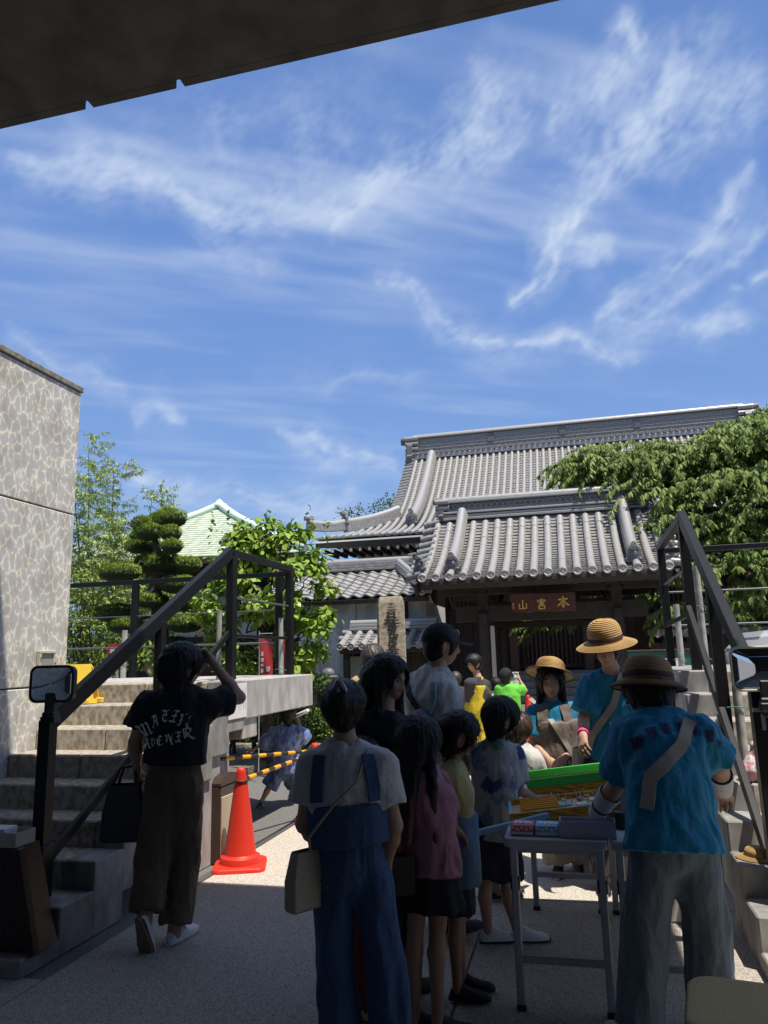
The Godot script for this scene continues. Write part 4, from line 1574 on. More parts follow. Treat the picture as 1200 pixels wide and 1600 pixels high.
func green_pavilion() -> void:
	var c := Vector3(-10.1, 0, -20.0)
	var t := thing("copper_roof_pavilion", "small square temple hall with pale green copper pyramid roof", "pavilion", c)
	var top := 6.05
	var eave := 4.05
	var half := 3.5
	var rows := 22
	for q in 4:
		var b := Basis(Vector3.UP, q * PI / 2 + 0.12)
		var m := MB.new()
		for k in rows:
			var a := float(k) / rows
			var e := float(k + 1) / rows
			var ra := half * a
			var re := half * e
			var ya := top - (top - eave) * pow(a, 0.88)
			var ye := top - (top - eave) * pow(e, 0.88)
			m.face([b * Vector3(-ra, ya, ra), b * Vector3(ra, ya, ra), b * Vector3(re, ye + 0.018, re), b * Vector3(-re, ye + 0.018, re)], b * Vector3(0, 0.85, 0.5))
			m.face([b * Vector3(-re, ye + 0.018, re), b * Vector3(re, ye + 0.018, re), b * Vector3(re, ye - 0.004, re), b * Vector3(-re, ye - 0.004, re)], b * Vector3(0, 0, 1))
		put("copper_sheet", m, M.copper, t)
		var path := PackedVector3Array()
		for k in 9:
			var a := k / 8.0
			path.append(b * Vector3(half * a, top - (top - eave) * pow(a, 0.88) + 0.06 + 0.25 * maxf(a - 0.8, 0.0), half * a))
		m = MB.new()
		m.tube(path, [0.11], 6)
		put("hip_roll", m, M.copper_light, t)
		m = MB.new()
		m.bar(b * Vector3(-half, eave - 0.10, half - 0.05), b * Vector3(half, eave - 0.10, half - 0.05), 0.1, 0.16)
		m.face([b * Vector3(-half, eave - 0.03, half), b * Vector3(half, eave - 0.03, half), b * Vector3(2.2, eave - 0.45, 2.2), b * Vector3(-2.2, eave - 0.45, 2.2)], Vector3.DOWN)
		put("eave_board", m, M.timber_beam, t)
		for k in 16:
			m = MB.new()
			var x := -half + 0.3 + k * (2 * half - 0.6) / 15.0
			m.bar(b * Vector3(x, eave - 0.16, half - 0.12), b * Vector3(clampf(x, -2.2, 2.2), eave - 0.50, 2.2), 0.07, 0.09)
			put("rafter", m, M.timber, t)
		for k in 3:
			m = MB.new()
			m.box(b * Vector3(-1.35 + k * 1.35, 2.75, 2.0), Vector3(1.25, 1.3, 0.08), b, 0.004)
			put("plaster_panel", m, M.plaster, t)
		for k in 4:
			m = MB.new()
			m.box(b * Vector3(-2.02 + k * 1.35, 1.9, 2.02), Vector3(0.16, 3.6, 0.16), b, 0.01)
			put("post", m, M.timber, t)
		for y in [2.02, 3.5]:
			m = MB.new()
			m.box(b * Vector3(0, y, 2.03), Vector3(4.3, 0.18, 0.14), b, 0.006)
			put("beam", m, M.timber_beam, t)
		m = MB.new()
		m.box(b * Vector3(0, 1.0, 1.95), Vector3(4.0, 1.9, 0.1), b)
		put("board_wall", m, M.timber, t)
	var m := MB.new()
	m.lathe(Vector3(0, top - 0.02, 0), [Vector2(0.22, 0), Vector2(0.24, 0.08), Vector2(0.14, 0.12), Vector2(0.08, 0.2), Vector2(0.001, 0.26)], 12)
	put("finial", m, M.copper_light, t)


func gate_side_wall() -> void:
	var t := thing("gate_side_wall", "dark side wall with small tiled coping right of the gate", "wall", Vector3(2.9, 0, -14.2))
	var m := MB.new()
	m.box(Vector3(0, 0.8, 0), Vector3(3.2, 1.6, 0.25))
	put("wall", m, M.timber, t)
	for k in 14:
		m = MB.new()
		m.tube([Vector3(-1.5 + k * 0.235, 1.95, -0.1), Vector3(-1.5 + k * 0.235, 1.76, 0.36)], [0.06, 0.064], 10)
		m.add(_disc_mb(0.07), Transform3D(Basis(Vector3.RIGHT, 0.0), Vector3(-1.5 + k * 0.235, 1.755, 0.37)))
		put("coping_tile", m, M.tile_mid, t)
	m = MB.new()
	m.box(Vector3(0, 1.78, 0.05), Vector3(3.3, 0.1, 0.62))
	m.box(Vector3(0, 1.93, -0.12), Vector3(3.3, 0.14, 0.26))
	put("coping_bed", m, M.tile_dark, t)
	m = MB.new()
	m.tube([Vector3(-1.62, 2.06, -0.12), Vector3(1.62, 2.06, -0.12)], [0.075], 10)
	put("ridge_crown", m, M.tile_mid, t)
	t = thing("notice_board", "dark green board with red top edge behind the hats", "notice board", Vector3(1.35, 0, -12.2))
	m = MB.new()
	m.box(Vector3(0, 1.15, 0), Vector3(1.15, 0.62, 0.04), Basis(), 0.004)
	put("board", m, M.teal_board, t)
	m = MB.new()
	m.box(Vector3(0, 1.475, 0.01), Vector3(1.17, 0.025, 0.06), Basis(), 0.004)
	put("top_edge", m, M.timber_red, t)
	for x in [-0.5, 0.5]:
		m = MB.new()
		m.box(Vector3(x, 0.45, -0.03), Vector3(0.05, 0.9, 0.05))
		put("leg", m, M.timber, t)
	for q in [[0.02, 0.26, 0.36], [-0.30, 0.22, 0.30]]:
		m = MB.new()
		m.box(Vector3(q[0], 1.17, 0.025), Vector3(q[1], q[2], 0.004))
		var p := put("notice_sheet", m, M.paper, t)
		m = MB.new()
		for k in 6:
			m.box(Vector3(q[0] - 0.08 + k * 0.032, 1.18, 0.0285), Vector3(0.004, q[2] * 0.7, 0.002))
		put("printed_lines", m, M.grey_ink, p)


# ---------------------------------------------------------------- plants
func leaf_mesh(L: float, w: float, fold := 0.25, droop := 0.2) -> ArrayMesh:
	# a folded, slightly drooping blade along +Z from its stalk
	var m := MB.new()
	var rows := []
	for q in [[0.0, 0.04], [0.28, 0.85], [0.55, 1.0], [0.82, 0.55], [1.0, 0.03]]:
		var y: float = -droop * L * q[0] * q[0]
		var s: float = w * 0.5 * q[1]
		rows.append(PackedVector3Array([Vector3(-s, y + s * fold, q[0] * L), Vector3(0, y, q[0] * L), Vector3(s, y + s * fold, q[0] * L)]))
	m.grid(rows, false, true)
	return m.mesh()


func tuft_mesh(L: float, n: int) -> ArrayMesh:
	# a brush of pine needles
	var m := MB.new()
	var g := RandomNumberGenerator.new()
	g.seed = 4
	for k in n:
		var d := Vector3(g.randfn(0, 0.55), g.randf_range(0.35, 1.0), g.randfn(0, 0.55)).normalized()
		var s := d.cross(Vector3(g.randf(), g.randf(), g.randf())).normalized() * L * 0.045
		var q := (d + Vector3.UP * 0.8).normalized()
		m.face([-s, s, d * L * g.randf_range(0.7, 1.0)], q)
	return m.mesh()


func aim(p: Vector3, fwd: Vector3, up: Vector3, s: float) -> Transform3D:
	var z := fwd.normalized()
	var x := up.cross(z)
	if x.length_squared() < 1e-5:
		x = Vector3.RIGHT.cross(z)
	x = x.normalized()
	return Transform3D(Basis(x, z.cross(x), z).scaled_local(Vector3(s, s, s)), p)


func rv(k := 1.0) -> Vector3:
	return Vector3(rng.randfn(0, k), rng.randfn(0, k), rng.randfn(0, k))


func tint(a: Color, b: Color) -> Color:
	var q := a.lerp(b, rng.randf())
	var s := rng.randf_range(0.8, 1.2)
	return Color(q.r * s, q.g * s, q.b * s)


func limb(m: MB, a: Vector3, b: Vector3, ra: float, rb: float, sag := 0.0, wob := 0.05) -> void:
	var path := PackedVector3Array()
	var rad := []
	var n := 6
	for k in n + 1:
		var u := k / float(n)
		var p := a.lerp(b, u) + Vector3.UP * sag * sin(PI * u)
		if k > 0 and k < n:
			p += rv(wob * (b - a).length() * 0.3)
		path.append(p)
		rad.append(lerpf(ra, rb, u))
	m.tube(path, rad, 7)


# clumps of leaves: each clump is [centre, radii]; leaves stand off a loose shell and inside it
func clump_leaves(clumps: Array, per: float, a: Color, b: Color, hang: float, size: float, places: Array, tints: Array) -> void:
	for cl in clumps:
		var c: Vector3 = cl[0]
		var r: Vector3 = cl[1]
		var n := int(per * (r.x * r.y + r.y * r.z + r.x * r.z))
		var base := tint(a, b)
		for k in n:
			var d := rv().normalized()
			if d.y < -0.35:
				d.y *= -0.6
			var depth := pow(rng.randf(), 0.45)
			var lump := 0.86 + 0.2 * sin(d.x * 7.0 + c.x * 3.0) * sin(d.y * 6.0 + c.y) * sin(d.z * 7.0 + c.z * 2.0)
			var p := c + d * r * depth * lump + rv(0.03)
			var fwd := (d + rv(0.6) + Vector3.DOWN * hang).normalized()
			var up := (Vector3.UP + d * 0.5 + rv(0.45)).normalized()
			places.append(aim(p, fwd, up, size * rng.randf_range(0.7, 1.25)))
			tints.append(base.lerp(tint(a, b), 0.65))


func build_plants() -> void:
	weeping_cherry()
	cloud_pine()
	broadleaf_tree()
	feathery_tree()
	background_bushes()
	hedge()


func weeping_cherry() -> void:
	var t := thing("weeping_cherry_tree", "large weeping cherry tree spreading drooping branches right of the gate", "tree", Vector3(4.6, 0, -16.6))
	var o := t.position
	var m := MB.new()
	limb(m, Vector3(0, 0, 0), Vector3(-0.2, 2.6, 0.1), 0.36, 0.26)
	var ends := [Vector3(-3.3, 5.0, 0.9), Vector3(-2.8, 4.8, 0.9), Vector3(-2.4, 4.2, 1.5), Vector3(-0.6, 5.3, 0.8), Vector3(-1.2, 4.0, 2.2), Vector3(0.4, 5.6, 1.2), Vector3(1.6, 5.6, 0.5), Vector3(1.0, 4.2, 2.2), Vector3(2.8, 4.6, 0.6), Vector3(-3.6, 2.9, -1.2), Vector3(-0.2, 5.2, -1.6)]
	for e in ends:
		limb(m, Vector3(-0.2, 2.5, 0.1), e, 0.17, 0.03, 0.5, 0.12)
	put("trunk", m, M.bark, t)
	# umbrellas of drooping sprays
	var pads := []
	for e in ends:
		pads.append([e, Vector3(1.2, 0.55, 1.0)])
	for q in [[-3.8, 5.4, 0.7, 0.45, 0.24], [-3.5, 5.2, 0.8, 0.6, 0.32], [-3.4, 4.85, 0.9, 0.8, 0.42], [-2.8, 4.8, 1.0, 0.9, 0.5], [-1.9, 4.9, 0.8, 0.9, 0.45], [-0.9, 5.35, 0.7, 0.8, 0.45], [-2.6, 4.4, 1.2, 0.9, 0.6], [-1.6, 4.7, 1.5, 1.0, 0.6], [-0.6, 5.2, 1.2, 1.0, 0.6], [0.2, 5.7, 0.6, 1.0, 0.5], [1.2, 5.7, 0.4, 1.1, 0.5],
			[-2.9, 3.7, 1.3, 0.6, 0.5], [-2.0, 3.6, 1.9, 0.9, 0.6], [-0.8, 3.9, 2.2, 1.0, 0.7], [0.4, 4.4, 2.0, 1.1, 0.6], [1.5, 4.6, 1.5, 1.1, 0.6], [-1.4, 2.9, 2.3, 0.8, 0.6], [-0.3, 3.0, 2.6, 0.9, 0.6], [0.9, 3.2, 2.4, 1.0, 0.6], [2.2, 3.6, 1.6, 1.1, 0.6], [-0.9, 2.3, 2.5, 0.7, 0.5], [0.4, 2.2, 2.6, 0.8, 0.5], [1.6, 2.4, 2.2, 0.9, 0.6], [-4.6, 2.15, -1.0, 0.6, 0.30], [-5.0, 2.0, -1.0, 0.45, 0.28], [-4.0, 2.1, -0.9, 0.55, 0.35], [-3.5, 2.4, -0.9, 0.5, 0.3], [2.6, 5.3, 0.8, 1.2, 0.6], [3.2, 4.2, 1.2, 1.1, 0.6], [-0.6, 1.7, 2.4, 0.6, 0.4], [2.4, 2.0, 2.0, 0.9, 0.5], [-2.4, 3.3, 2.4, 0.7, 0.5], [-1.9, 2.5, 2.8, 0.7, 0.5], [-0.6, 3.5, 3.0, 0.9, 0.6], [0.6, 3.8, 2.9, 1.0, 0.6], [1.8, 4.2, 2.6, 1.0, 0.6], [-1.2, 2.0, 3.0, 0.7, 0.5], [0.2, 2.6, 3.2, 0.9, 0.5], [1.5, 3.0, 2.9, 1.0, 0.6], [0.2, 5.0, 2.2, 1.0, 0.6], [-1.0, 4.8, 2.4, 0.9, 0.6], [1.6, 5.4, 1.8, 1.0, 0.6], [-2.2, 1.9, 2.6, 0.6, 0.4]]:
		pads.append([Vector3(q[0], q[1], q[2]), Vector3(q[3], q[4], q[3] * 0.85)])
	var places := []
	var tints := []
	var tw := MB.new()
	for pd in pads:
		var c: Vector3 = pd[0]
		var r: Vector3 = pd[1]
		var sprays := int(74 * r.x * r.z) + 14
		for s in sprays:
			var a := rng.randf() * TAU
			var q := sqrt(rng.randf())
			var d := Vector3(cos(a) * q, sqrt(maxf(1.0 - q * q, 0.0)), sin(a) * q)
			var p := c + d * r + rv(0.05)
			var out := Vector3(cos(a), 0.25, sin(a)).normalized()
			var length := rng.randf_range(0.5, 1.15) * (0.45 + 0.55 * q)
			var col := tint(Color(0.21, 0.27, 0.06), Color(0.12, 0.18, 0.045))
			var path := PackedVector3Array()
			var n := int(length / 0.042)
			var v := out * 0.7 + Vector3.UP * 0.25
			var x := p
			for k in n:
				v = (v + Vector3.DOWN * 0.085 + rv(0.03)).normalized()
				x += v * 0.042
				if k % 5 == 0:
					path.append(x)
				for e in 2:
					var sd := v.cross(Vector3.UP).normalized() * (1.0 if e == 0 else -1.0)
					var fwd := (v * 0.35 + sd * 0.45 + Vector3.DOWN * 0.75 + rv(0.28)).normalized()
					var up := (out * 0.5 + Vector3.UP * 0.8 + sd * 0.5 + rv(0.3)).normalized()
					places.append(aim(x, fwd, up, rng.randf_range(0.75, 1.25)))
					tints.append(col.lerp(tint(Color(0.20, 0.27, 0.06), Color(0.095, 0.155, 0.04)), 0.6))
			if path.size() > 1 and s % 3 == 0:
				tw.tube(path, [0.006, 0.003], 3, false)
	put("twig", tw, M.bark, t).set_meta("kind", "stuff")
	scatter("crown", leaf_with(leaf_mesh(0.112, 0.042), M.leaf), places, tints, t)


func leaf_with(m: ArrayMesh, mat: Material) -> ArrayMesh:
	m.surface_set_material(0, mat)
	return m


func cloud_pine() -> void:
	var t := thing("cloud_pruned_pine", "cloud pruned pine with rounded needle pads behind the left railing", "tree", Vector3(-6.2, 0.1, -10.2))
	var pads := [[-6.08, 3.72, -10.38, 0.24, 0.14], [-6.44, 3.61, -10.17, 0.16, 0.12], [-6.23, 3.67, -10.29, 0.17, 0.12], [-6.31, 3.48, -10.13, 0.19, 0.13], [-5.91, 3.43, -10.11, 0.15, 0.11], [-6.74, 3.50, -10.50, 0.11, 0.09], [-6.69, 3.33, -10.54, 0.24, 0.10], [-5.80, 3.20, -9.96, 0.15, 0.10], [-6.23, 3.00, -10.37, 0.39, 0.17], [-5.78, 2.96, -10.39, 0.20, 0.12], [-6.60, 2.83, -9.85, 0.30, 0.12], [-5.81, 2.64, -10.22, 0.29, 0.12], [-6.19, 2.40, -9.96, 0.18, 0.09], [-6.20, 2.40, -10.22, 0.19, 0.09], [-6.80, 2.24, -10.10, 0.31, 0.13], [-5.79, 2.26, -10.44, 0.28, 0.13], [-5.64, 2.05, -10.11, 0.28, 0.13], [-6.53, 2.04, -9.94, 0.25, 0.10], [-5.95, 1.70, -10.3, 0.3, 0.14], [-6.35, 1.55, -10.5, 0.3, 0.14]]
	var m := MB.new()
	var trunk := PackedVector3Array([Vector3(0.02, 0, 0), Vector3(0.12, 0.7, 0.05), Vector3(-0.03, 1.3, 0), Vector3(0.10, 1.9, -0.05), Vector3(-0.02, 2.5, 0), Vector3(0.04, 2.95, -0.02), Vector3(-0.05, 3.3, 0), Vector3(0.06, 3.6, -0.1)])
	m.tube(trunk, [0.17, 0.15, 0.13, 0.115, 0.10, 0.075, 0.05, 0.02], 9)
	var o := t.position
	for p in pads:
		var c := Vector3(p[0], p[1], p[2]) - o
		var h := clampf(c.y - 0.25, 0.2, 3.5)
		var k := clampi(int(h / 0.5), 0, trunk.size() - 2)
		limb(m, trunk[k].lerp(trunk[k + 1], clampf(h / 0.5 - k, 0, 1)), c - Vector3(0, p[4] * 0.4, 0), 0.035, 0.012, 0.05, 0.15)
	put("trunk", m, M.bark, t)
	var places := []
	var tints := []
	for p in pads:
		var c := Vector3(p[0], p[1], p[2]) - o
		var r := Vector3(p[3], p[4], p[3] * 0.85) * 1.12
		m = MB.new()
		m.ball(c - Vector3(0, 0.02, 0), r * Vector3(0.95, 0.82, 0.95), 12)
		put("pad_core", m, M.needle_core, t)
		for k in int(5200.0 * (r.x * r.z + r.x * r.y)) + 80:
			var d := rv().normalized()
			if d.y < -0.25:
				d.y = -d.y
			var lump := 0.92 + 0.12 * sin(d.x * 5.0 + p[0] * 9.0) * sin(d.z * 5.0 + p[1] * 7.0)
			var q := c + d * r * lump
			places.append(aim(q, (rv(0.3) + Vector3.FORWARD).normalized(), (d + Vector3.UP * 0.7 + rv(0.25)).normalized(), rng.randf_range(0.7, 1.2)))
			tints.append(tint(Color(0.34, 0.44, 0.075), Color(0.20, 0.31, 0.055)))
	scatter("needles", leaf_with(tuft_mesh(0.062, 9), M.needle), places, tints, t)


func broadleaf_tree() -> void:
	var t := thing("broadleaf_tree", "bright green broadleaf tree with large leaves beyond the end of the slab", "tree", Vector3(-4.22, 0.1, -9.9))
	var m := MB.new()
	limb(m, Vector3(0, 0, 0), Vector3(0.06, 1.6, 0), 0.085, 0.06)
	var clumps := []
	for k in 60:
		var a := rng.randf() * TAU
		var y := rng.randf_range(1.15, 3.15)
		var wide := 0.97 * sqrt(clampf(1.0 - pow((y - 2.0) / 1.35, 2.0), 0.05, 1.0))
		var q := sqrt(rng.randf()) * wide
		clumps.append([Vector3(cos(a) * q, y, sin(a) * q * 0.85), Vector3(0.24, 0.20, 0.24)])
	for q in [[0.82, 1.75, 0.2], [0.85, 1.95, -0.1], [0.75, 1.45, 0.1], [-0.9, 2.2, 0.2], [0.05, 3.3, 0.0], [-0.35, 3.2, 0.1], [0.5, 3.15, 0.0], [0.75, 2.6, 0.1]]:
		clumps.append([Vector3(q[0], q[1], q[2]), Vector3(0.2, 0.17, 0.2)])
	for cl in clumps:
		limb(m, Vector3(0.03, clampf(cl[0].y * 0.65, 0.7, 1.9), 0), cl[0], 0.02, 0.006, 0.03, 0.2)
	put("trunk", m, M.bark, t)
	var places := []
	var tints := []
	clump_leaves(clumps, 700.0, Color(0.27, 0.38, 0.05), Color(0.15, 0.26, 0.04), 0.45, 1.0, places, tints)
	# shoots standing out of the top
	for k in 14:
		var p := Vector3(rng.randf_range(-0.8, 0.85), rng.randf_range(2.75, 3.1), rng.randf_range(-0.4, 0.4))
		for e in 10:
			p += Vector3(rng.randfn(0, 0.02), 0.045, rng.randfn(0, 0.02))
			places.append(aim(p, (rv(0.7) + Vector3.UP * 0.3).normalized(), (Vector3.UP + rv(0.4)).normalized(), rng.randf_range(0.5, 0.9)))
			tints.append(tint(Color(0.22, 0.33, 0.04), Color(0.14, 0.24, 0.03)))
	# the leaves that face us largest are pieces of their own
	var big := leaf_with(leaf_mesh(0.105, 0.072, 0.2, 0.35), M.leaf)
	var greens := []
	for k in 4:
		greens.append(mt("leaf_green_%d" % k, [Color(0.27, 0.39, 0.05), Color(0.20, 0.32, 0.045), Color(0.16, 0.27, 0.04), Color(0.30, 0.38, 0.07)][k], 0.42, {"back": 0.5}))
	var single := leaf_mesh(0.115, 0.078, 0.2, 0.35)
	var crown := Node3D.new()
	crown.name = "crown"
	t.add_child(crown)
	var made := 0
	var rest := []
	var rest_tints := []
	for k in places.size():
		var p: Transform3D = places[k]
		if made < 280 and k % 9 == 0 and p.origin.z > 0.1:
			put("leaf", single, greens[made % 4], crown, p)
			made += 1
		else:
			rest.append(p)
			rest_tints.append(tints[k])
	scatter("leaves", big, rest, rest_tints, crown)


func feathery_tree() -> void:
	var t := thing("feathery_tree", "tall feathery pale green bamboo rising beside the veined wall", "bamboo", Vector3(-11.0, 0, -15.2))
	var m := MB.new()
	var places := []
	var tints := []
	for s in 5:
		var foot := Vector3(rng.randf_range(-0.9, 0.7), 0, rng.randf_range(-0.6, 0.6))
		var tall := [7.1, 6.2, 5.5, 5.0, 6.0][s] as float
		var head: Vector3 = foot + Vector3([-0.35, 0.1, 0.75, -0.7, -0.9][s], tall, 0.1)
		var path := PackedVector3Array()
		for k in 11:
			var u := k / 10.0
			path.append(foot.lerp(head, u) + Vector3(0.25 * sin(u * 2.0), 0, 0))
		m.tube(path, [0.045, 0.04, 0.04, 0.035, 0.035, 0.03, 0.025, 0.02, 0.015, 0.01, 0.005], 6)
		for k in 150:
			var u := rng.randf_range(0.22, 1.0)
			var p := path[0].lerp(path[10], u) + Vector3(0.25 * sin(u * 2.0), 0, 0)
			var a := rng.randf() * TAU
			var v := Vector3(cos(a), 0.55, sin(a)).normalized()
			var reach := rng.randf_range(0.35, 1.0) * (1.30 - u) + 0.18
			var tw := PackedVector3Array([p])
			for e in int(reach / 0.05):
				v = (v + Vector3.DOWN * 0.045 + rv(0.05)).normalized()
				p += v * 0.05
				tw.append(p)
				for q in 4:
					places.append(aim(p, (v * 0.6 + rv(0.55) + Vector3.DOWN * 0.35).normalized(), (Vector3.UP + rv(0.5)).normalized(), rng.randf_range(0.7, 1.2)))
					tints.append(tint(Color(0.42, 0.50, 0.17), Color(0.28, 0.38, 0.12)))
			if tw.size() > 2:
				m.tube(tw, [0.007, 0.003], 3, false)
	put("culm", m, mt("culm_green", Color(0.20, 0.24, 0.08), 0.5), t)
	scatter("foliage", leaf_with(leaf_mesh(0.11, 0.022), M.leaf), places, tints, t)


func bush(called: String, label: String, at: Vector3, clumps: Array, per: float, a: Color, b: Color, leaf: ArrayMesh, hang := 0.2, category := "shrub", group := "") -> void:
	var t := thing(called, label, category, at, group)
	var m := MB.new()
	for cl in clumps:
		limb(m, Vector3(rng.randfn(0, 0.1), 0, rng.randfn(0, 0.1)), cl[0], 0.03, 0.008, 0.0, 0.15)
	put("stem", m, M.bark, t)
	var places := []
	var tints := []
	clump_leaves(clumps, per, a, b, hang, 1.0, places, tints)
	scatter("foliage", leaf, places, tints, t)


func background_bushes() -> void:
	var small := leaf_with(leaf_mesh(0.085, 0.04), M.leaf)
	var mid := leaf_with(leaf_mesh(0.13, 0.06), M.leaf)
	var yg := Color(0.23, 0.29, 0.06)
	var dg := Color(0.09, 0.15, 0.03)
	var cl := []
	for k in 20:
		cl.append([Vector3(rng.randf_range(-1.5, 1.2), rng.randf_range(0.5, 3.1), rng.randf_range(-0.5, 0.7)), Vector3(0.55, 0.42, 0.5)])
	bush("tall_shrub", "tall yellow green shrub mass between the veined wall and the pine", Vector3(-9.2, 0.1, -13.2), cl, 360.0, yg, dg, small)
	cl = []
	for k in 16:
		cl.append([Vector3(rng.randf_range(-1.6, 1.6), rng.randf_range(0.3, 2.4), rng.randf_range(-0.4, 0.4)), Vector3(0.5, 0.4, 0.45)])
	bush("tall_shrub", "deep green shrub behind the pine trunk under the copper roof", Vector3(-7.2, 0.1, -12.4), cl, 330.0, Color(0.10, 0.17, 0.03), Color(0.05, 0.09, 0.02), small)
	cl = []
	for k in 12:
		cl.append([Vector3(rng.randf_range(-1.3, 1.3), rng.randf_range(0.4, 1.5), rng.randf_range(-0.3, 0.3)), Vector3(0.36, 0.28, 0.32)])
	bush("leafy_shrub", "bright low shrub by the yellow stand behind the landing", Vector3(-6.9, 0.1, -8.9), cl, 520.0, Color(0.19, 0.27, 0.04), Color(0.08, 0.15, 0.03), small)
	cl = []
	for k in 10:
		cl.append([Vector3(rng.randf_range(-0.9, 0.9), rng.randf_range(0.4, 1.5), rng.randf_range(-0.3, 0.3)), Vector3(0.32, 0.26, 0.3)])
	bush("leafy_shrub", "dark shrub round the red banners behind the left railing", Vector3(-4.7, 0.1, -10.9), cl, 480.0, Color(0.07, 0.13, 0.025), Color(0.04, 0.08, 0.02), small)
	cl = []
	for k in 8:
		cl.append([Vector3(rng.randf_range(-0.4, 0.4), rng.randf_range(0.9, 2.0), rng.randf_range(-0.2, 0.2)), Vector3(0.24, 0.20, 0.22)])
	bush("maple_shrub", "reddish leaved maple between the pine and the broadleaf tree", Vector3(-5.15, 0.1, -10.6), cl, 300.0, Color(0.16, 0.06, 0.03), Color(0.10, 0.10, 0.03), small, 0.3, "maple")
	cl = []
	for k in 7:
		cl.append([Vector3(rng.randf_range(-0.4, 0.4), rng.randf_range(0.9, 1.25), rng.randf_range(-0.2, 0.2)), Vector3(0.22, 0.16, 0.2)])
	bush("leafy_shrub", "small round green shrub before the white plaster wall", Vector3(-4.25, 0.1, -11.4), cl, 620.0, Color(0.08, 0.15, 0.03), Color(0.05, 0.10, 0.02), small)
	cl = []
	for k in 14:
		cl.append([Vector3(rng.randf_range(-1.6, 1.6), rng.randf_range(5.0, 8.6), rng.randf_range(-0.8, 0.8)), Vector3(1.0, 0.8, 0.9)])
	bush("far_tree", "green tree top showing behind the left gable of the main hall", Vector3(-8.2, 0, -33.5), cl, 90.0, Color(0.10, 0.17, 0.04), Color(0.05, 0.10, 0.025), mid, 0.2, "tree")
	cl = []
	for k in 26:
		cl.append([Vector3(rng.randf_range(-7.0, 7.0), rng.randf_range(0.6, 3.6), rng.randf_range(-1.0, 1.0)), Vector3(1.4, 0.9, 1.0)])
	bush("far_shrubs", "far green shrubbery behind the copper roofed hall", Vector3(-14.0, 0, -27.0), cl, 60.0, Color(0.11, 0.17, 0.04), Color(0.05, 0.10, 0.025), mid, 0.2, "shrub")
	cl = []
	for k in 10:
		cl.append([Vector3(rng.randf_range(-1.6, 1.4), rng.randf_range(0.3, 1.5), rng.randf_range(-0.4, 0.4)), Vector3(0.5, 0.35, 0.45)])
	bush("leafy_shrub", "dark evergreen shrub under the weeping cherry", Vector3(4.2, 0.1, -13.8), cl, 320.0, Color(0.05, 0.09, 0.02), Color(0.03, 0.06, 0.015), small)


func hedge() -> void:
	var t := thing("clipped_hedge", "low clipped box hedge behind the running child", "hedge", Vector3(-5.0, 0, -12.2))
	var m := MB.new()
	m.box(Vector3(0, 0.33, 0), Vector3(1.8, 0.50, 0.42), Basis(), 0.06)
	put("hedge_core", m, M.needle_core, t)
	var places := []
	var tints := []
	for k in 5200:
		var p := Vector3(rng.randf_range(-0.98, 0.98), rng.randf_range(0.05, 0.62), rng.randf_range(-0.28, 0.28))
		var d := Vector3.ZERO
		var f := rng.randf()
		if f < 0.45:
			p.y = 0.60 + rng.randfn(0, 0.018)
			d = Vector3.UP
		elif f < 0.9:
			p.z = 0.27 + rng.randfn(0, 0.018)
			d = Vector3(0, 0.3, 1)
		else:
			p.x = 0.96 * signf(p.x) + rng.randfn(0, 0.018)
			d = Vector3(signf(p.x), 0.3, 0)
		p.y += 0.02 * sin(p.x * 9.0) + 0.015 * sin(p.x * 23.0)
		places.append(aim(p, (d + rv(0.5)).normalized(), (Vector3.UP + rv(0.5)).normalized(), rng.randf_range(0.7, 1.25)))
		tints.append(tint(Color(0.19, 0.26, 0.03), Color(0.09, 0.15, 0.025)))
	scatter("foliage", leaf_with(leaf_mesh(0.050, 0.028), M.leaf), places, tints, t)
	m = MB.new()
	m.box(Vector3(0.2, 0.07, 0.42), Vector3(2.6, 0.14, 0.14), Basis(), 0.02)
	put("kerb_stone", m, M.stone_grey, t)


# ---------------------------------------------------------------- objects
func build_props() -> void:
	cones_and_bars()
	waste_bin()
	stands()
	tables()
	game_board("green sided wooden pinball board with orange ends on the far side of the table", Vector3(0.02, 0.742, -4.68), 0.82, 0.34, 0.12, 0.02, M.board_green, false)
	game_board("orange wooden pinball board with blue lever on the near side of the table", Vector3(0.02, 0.755, -3.98), 0.80, 0.34, 0.11, 0.10, M.board_orange, true)
	table_items()
	chair()
	step_items()
	van()
	signs()


func cone(label: String, at: Vector3, h: float, group := "") -> void:
	var t := thing("traffic_cone", label, "traffic cone", at, group)
	var k := h / 0.70
	var m := MB.new()
	var row := [PackedVector3Array(), PackedVector3Array(), PackedVector3Array(), PackedVector3Array()]
	for p in rounded(0.38 * k, 0.38 * k, 0.06 * k, 4):
		row[0].append(Vector3(p.x, 0, -p.y))
		row[1].append(Vector3(p.x * 0.99, 0.022 * k, -p.y * 0.99))
		row[2].append(Vector3(p.x * 0.94, 0.032 * k, -p.y * 0.94))
		row[3].append(Vector3(p.x * 0.55, 0.036 * k, -p.y * 0.55))
	m.grid(row, true)
	put("base", m, M.cone_red, t, Transform3D(Basis(Vector3.UP, 0.35), Vector3.ZERO))
	m = MB.new()
	m.lathe(Vector3.ZERO, [Vector2(0.148, 0.034), Vector2(0.146, 0.075), Vector2(0.138, 0.083), Vector2(0.118, 0.086), Vector2(0.114, 0.10), Vector2(0.045, 0.615), Vector2(0.040, 0.62), Vector2(0.038, 0.66), Vector2(0.034, 0.685), Vector2(0.022, 0.698), Vector2(0.001, 0.70)], 28, Basis().scaled(Vector3(k, k, k)))
	put("body", m, M.cone_red, t)


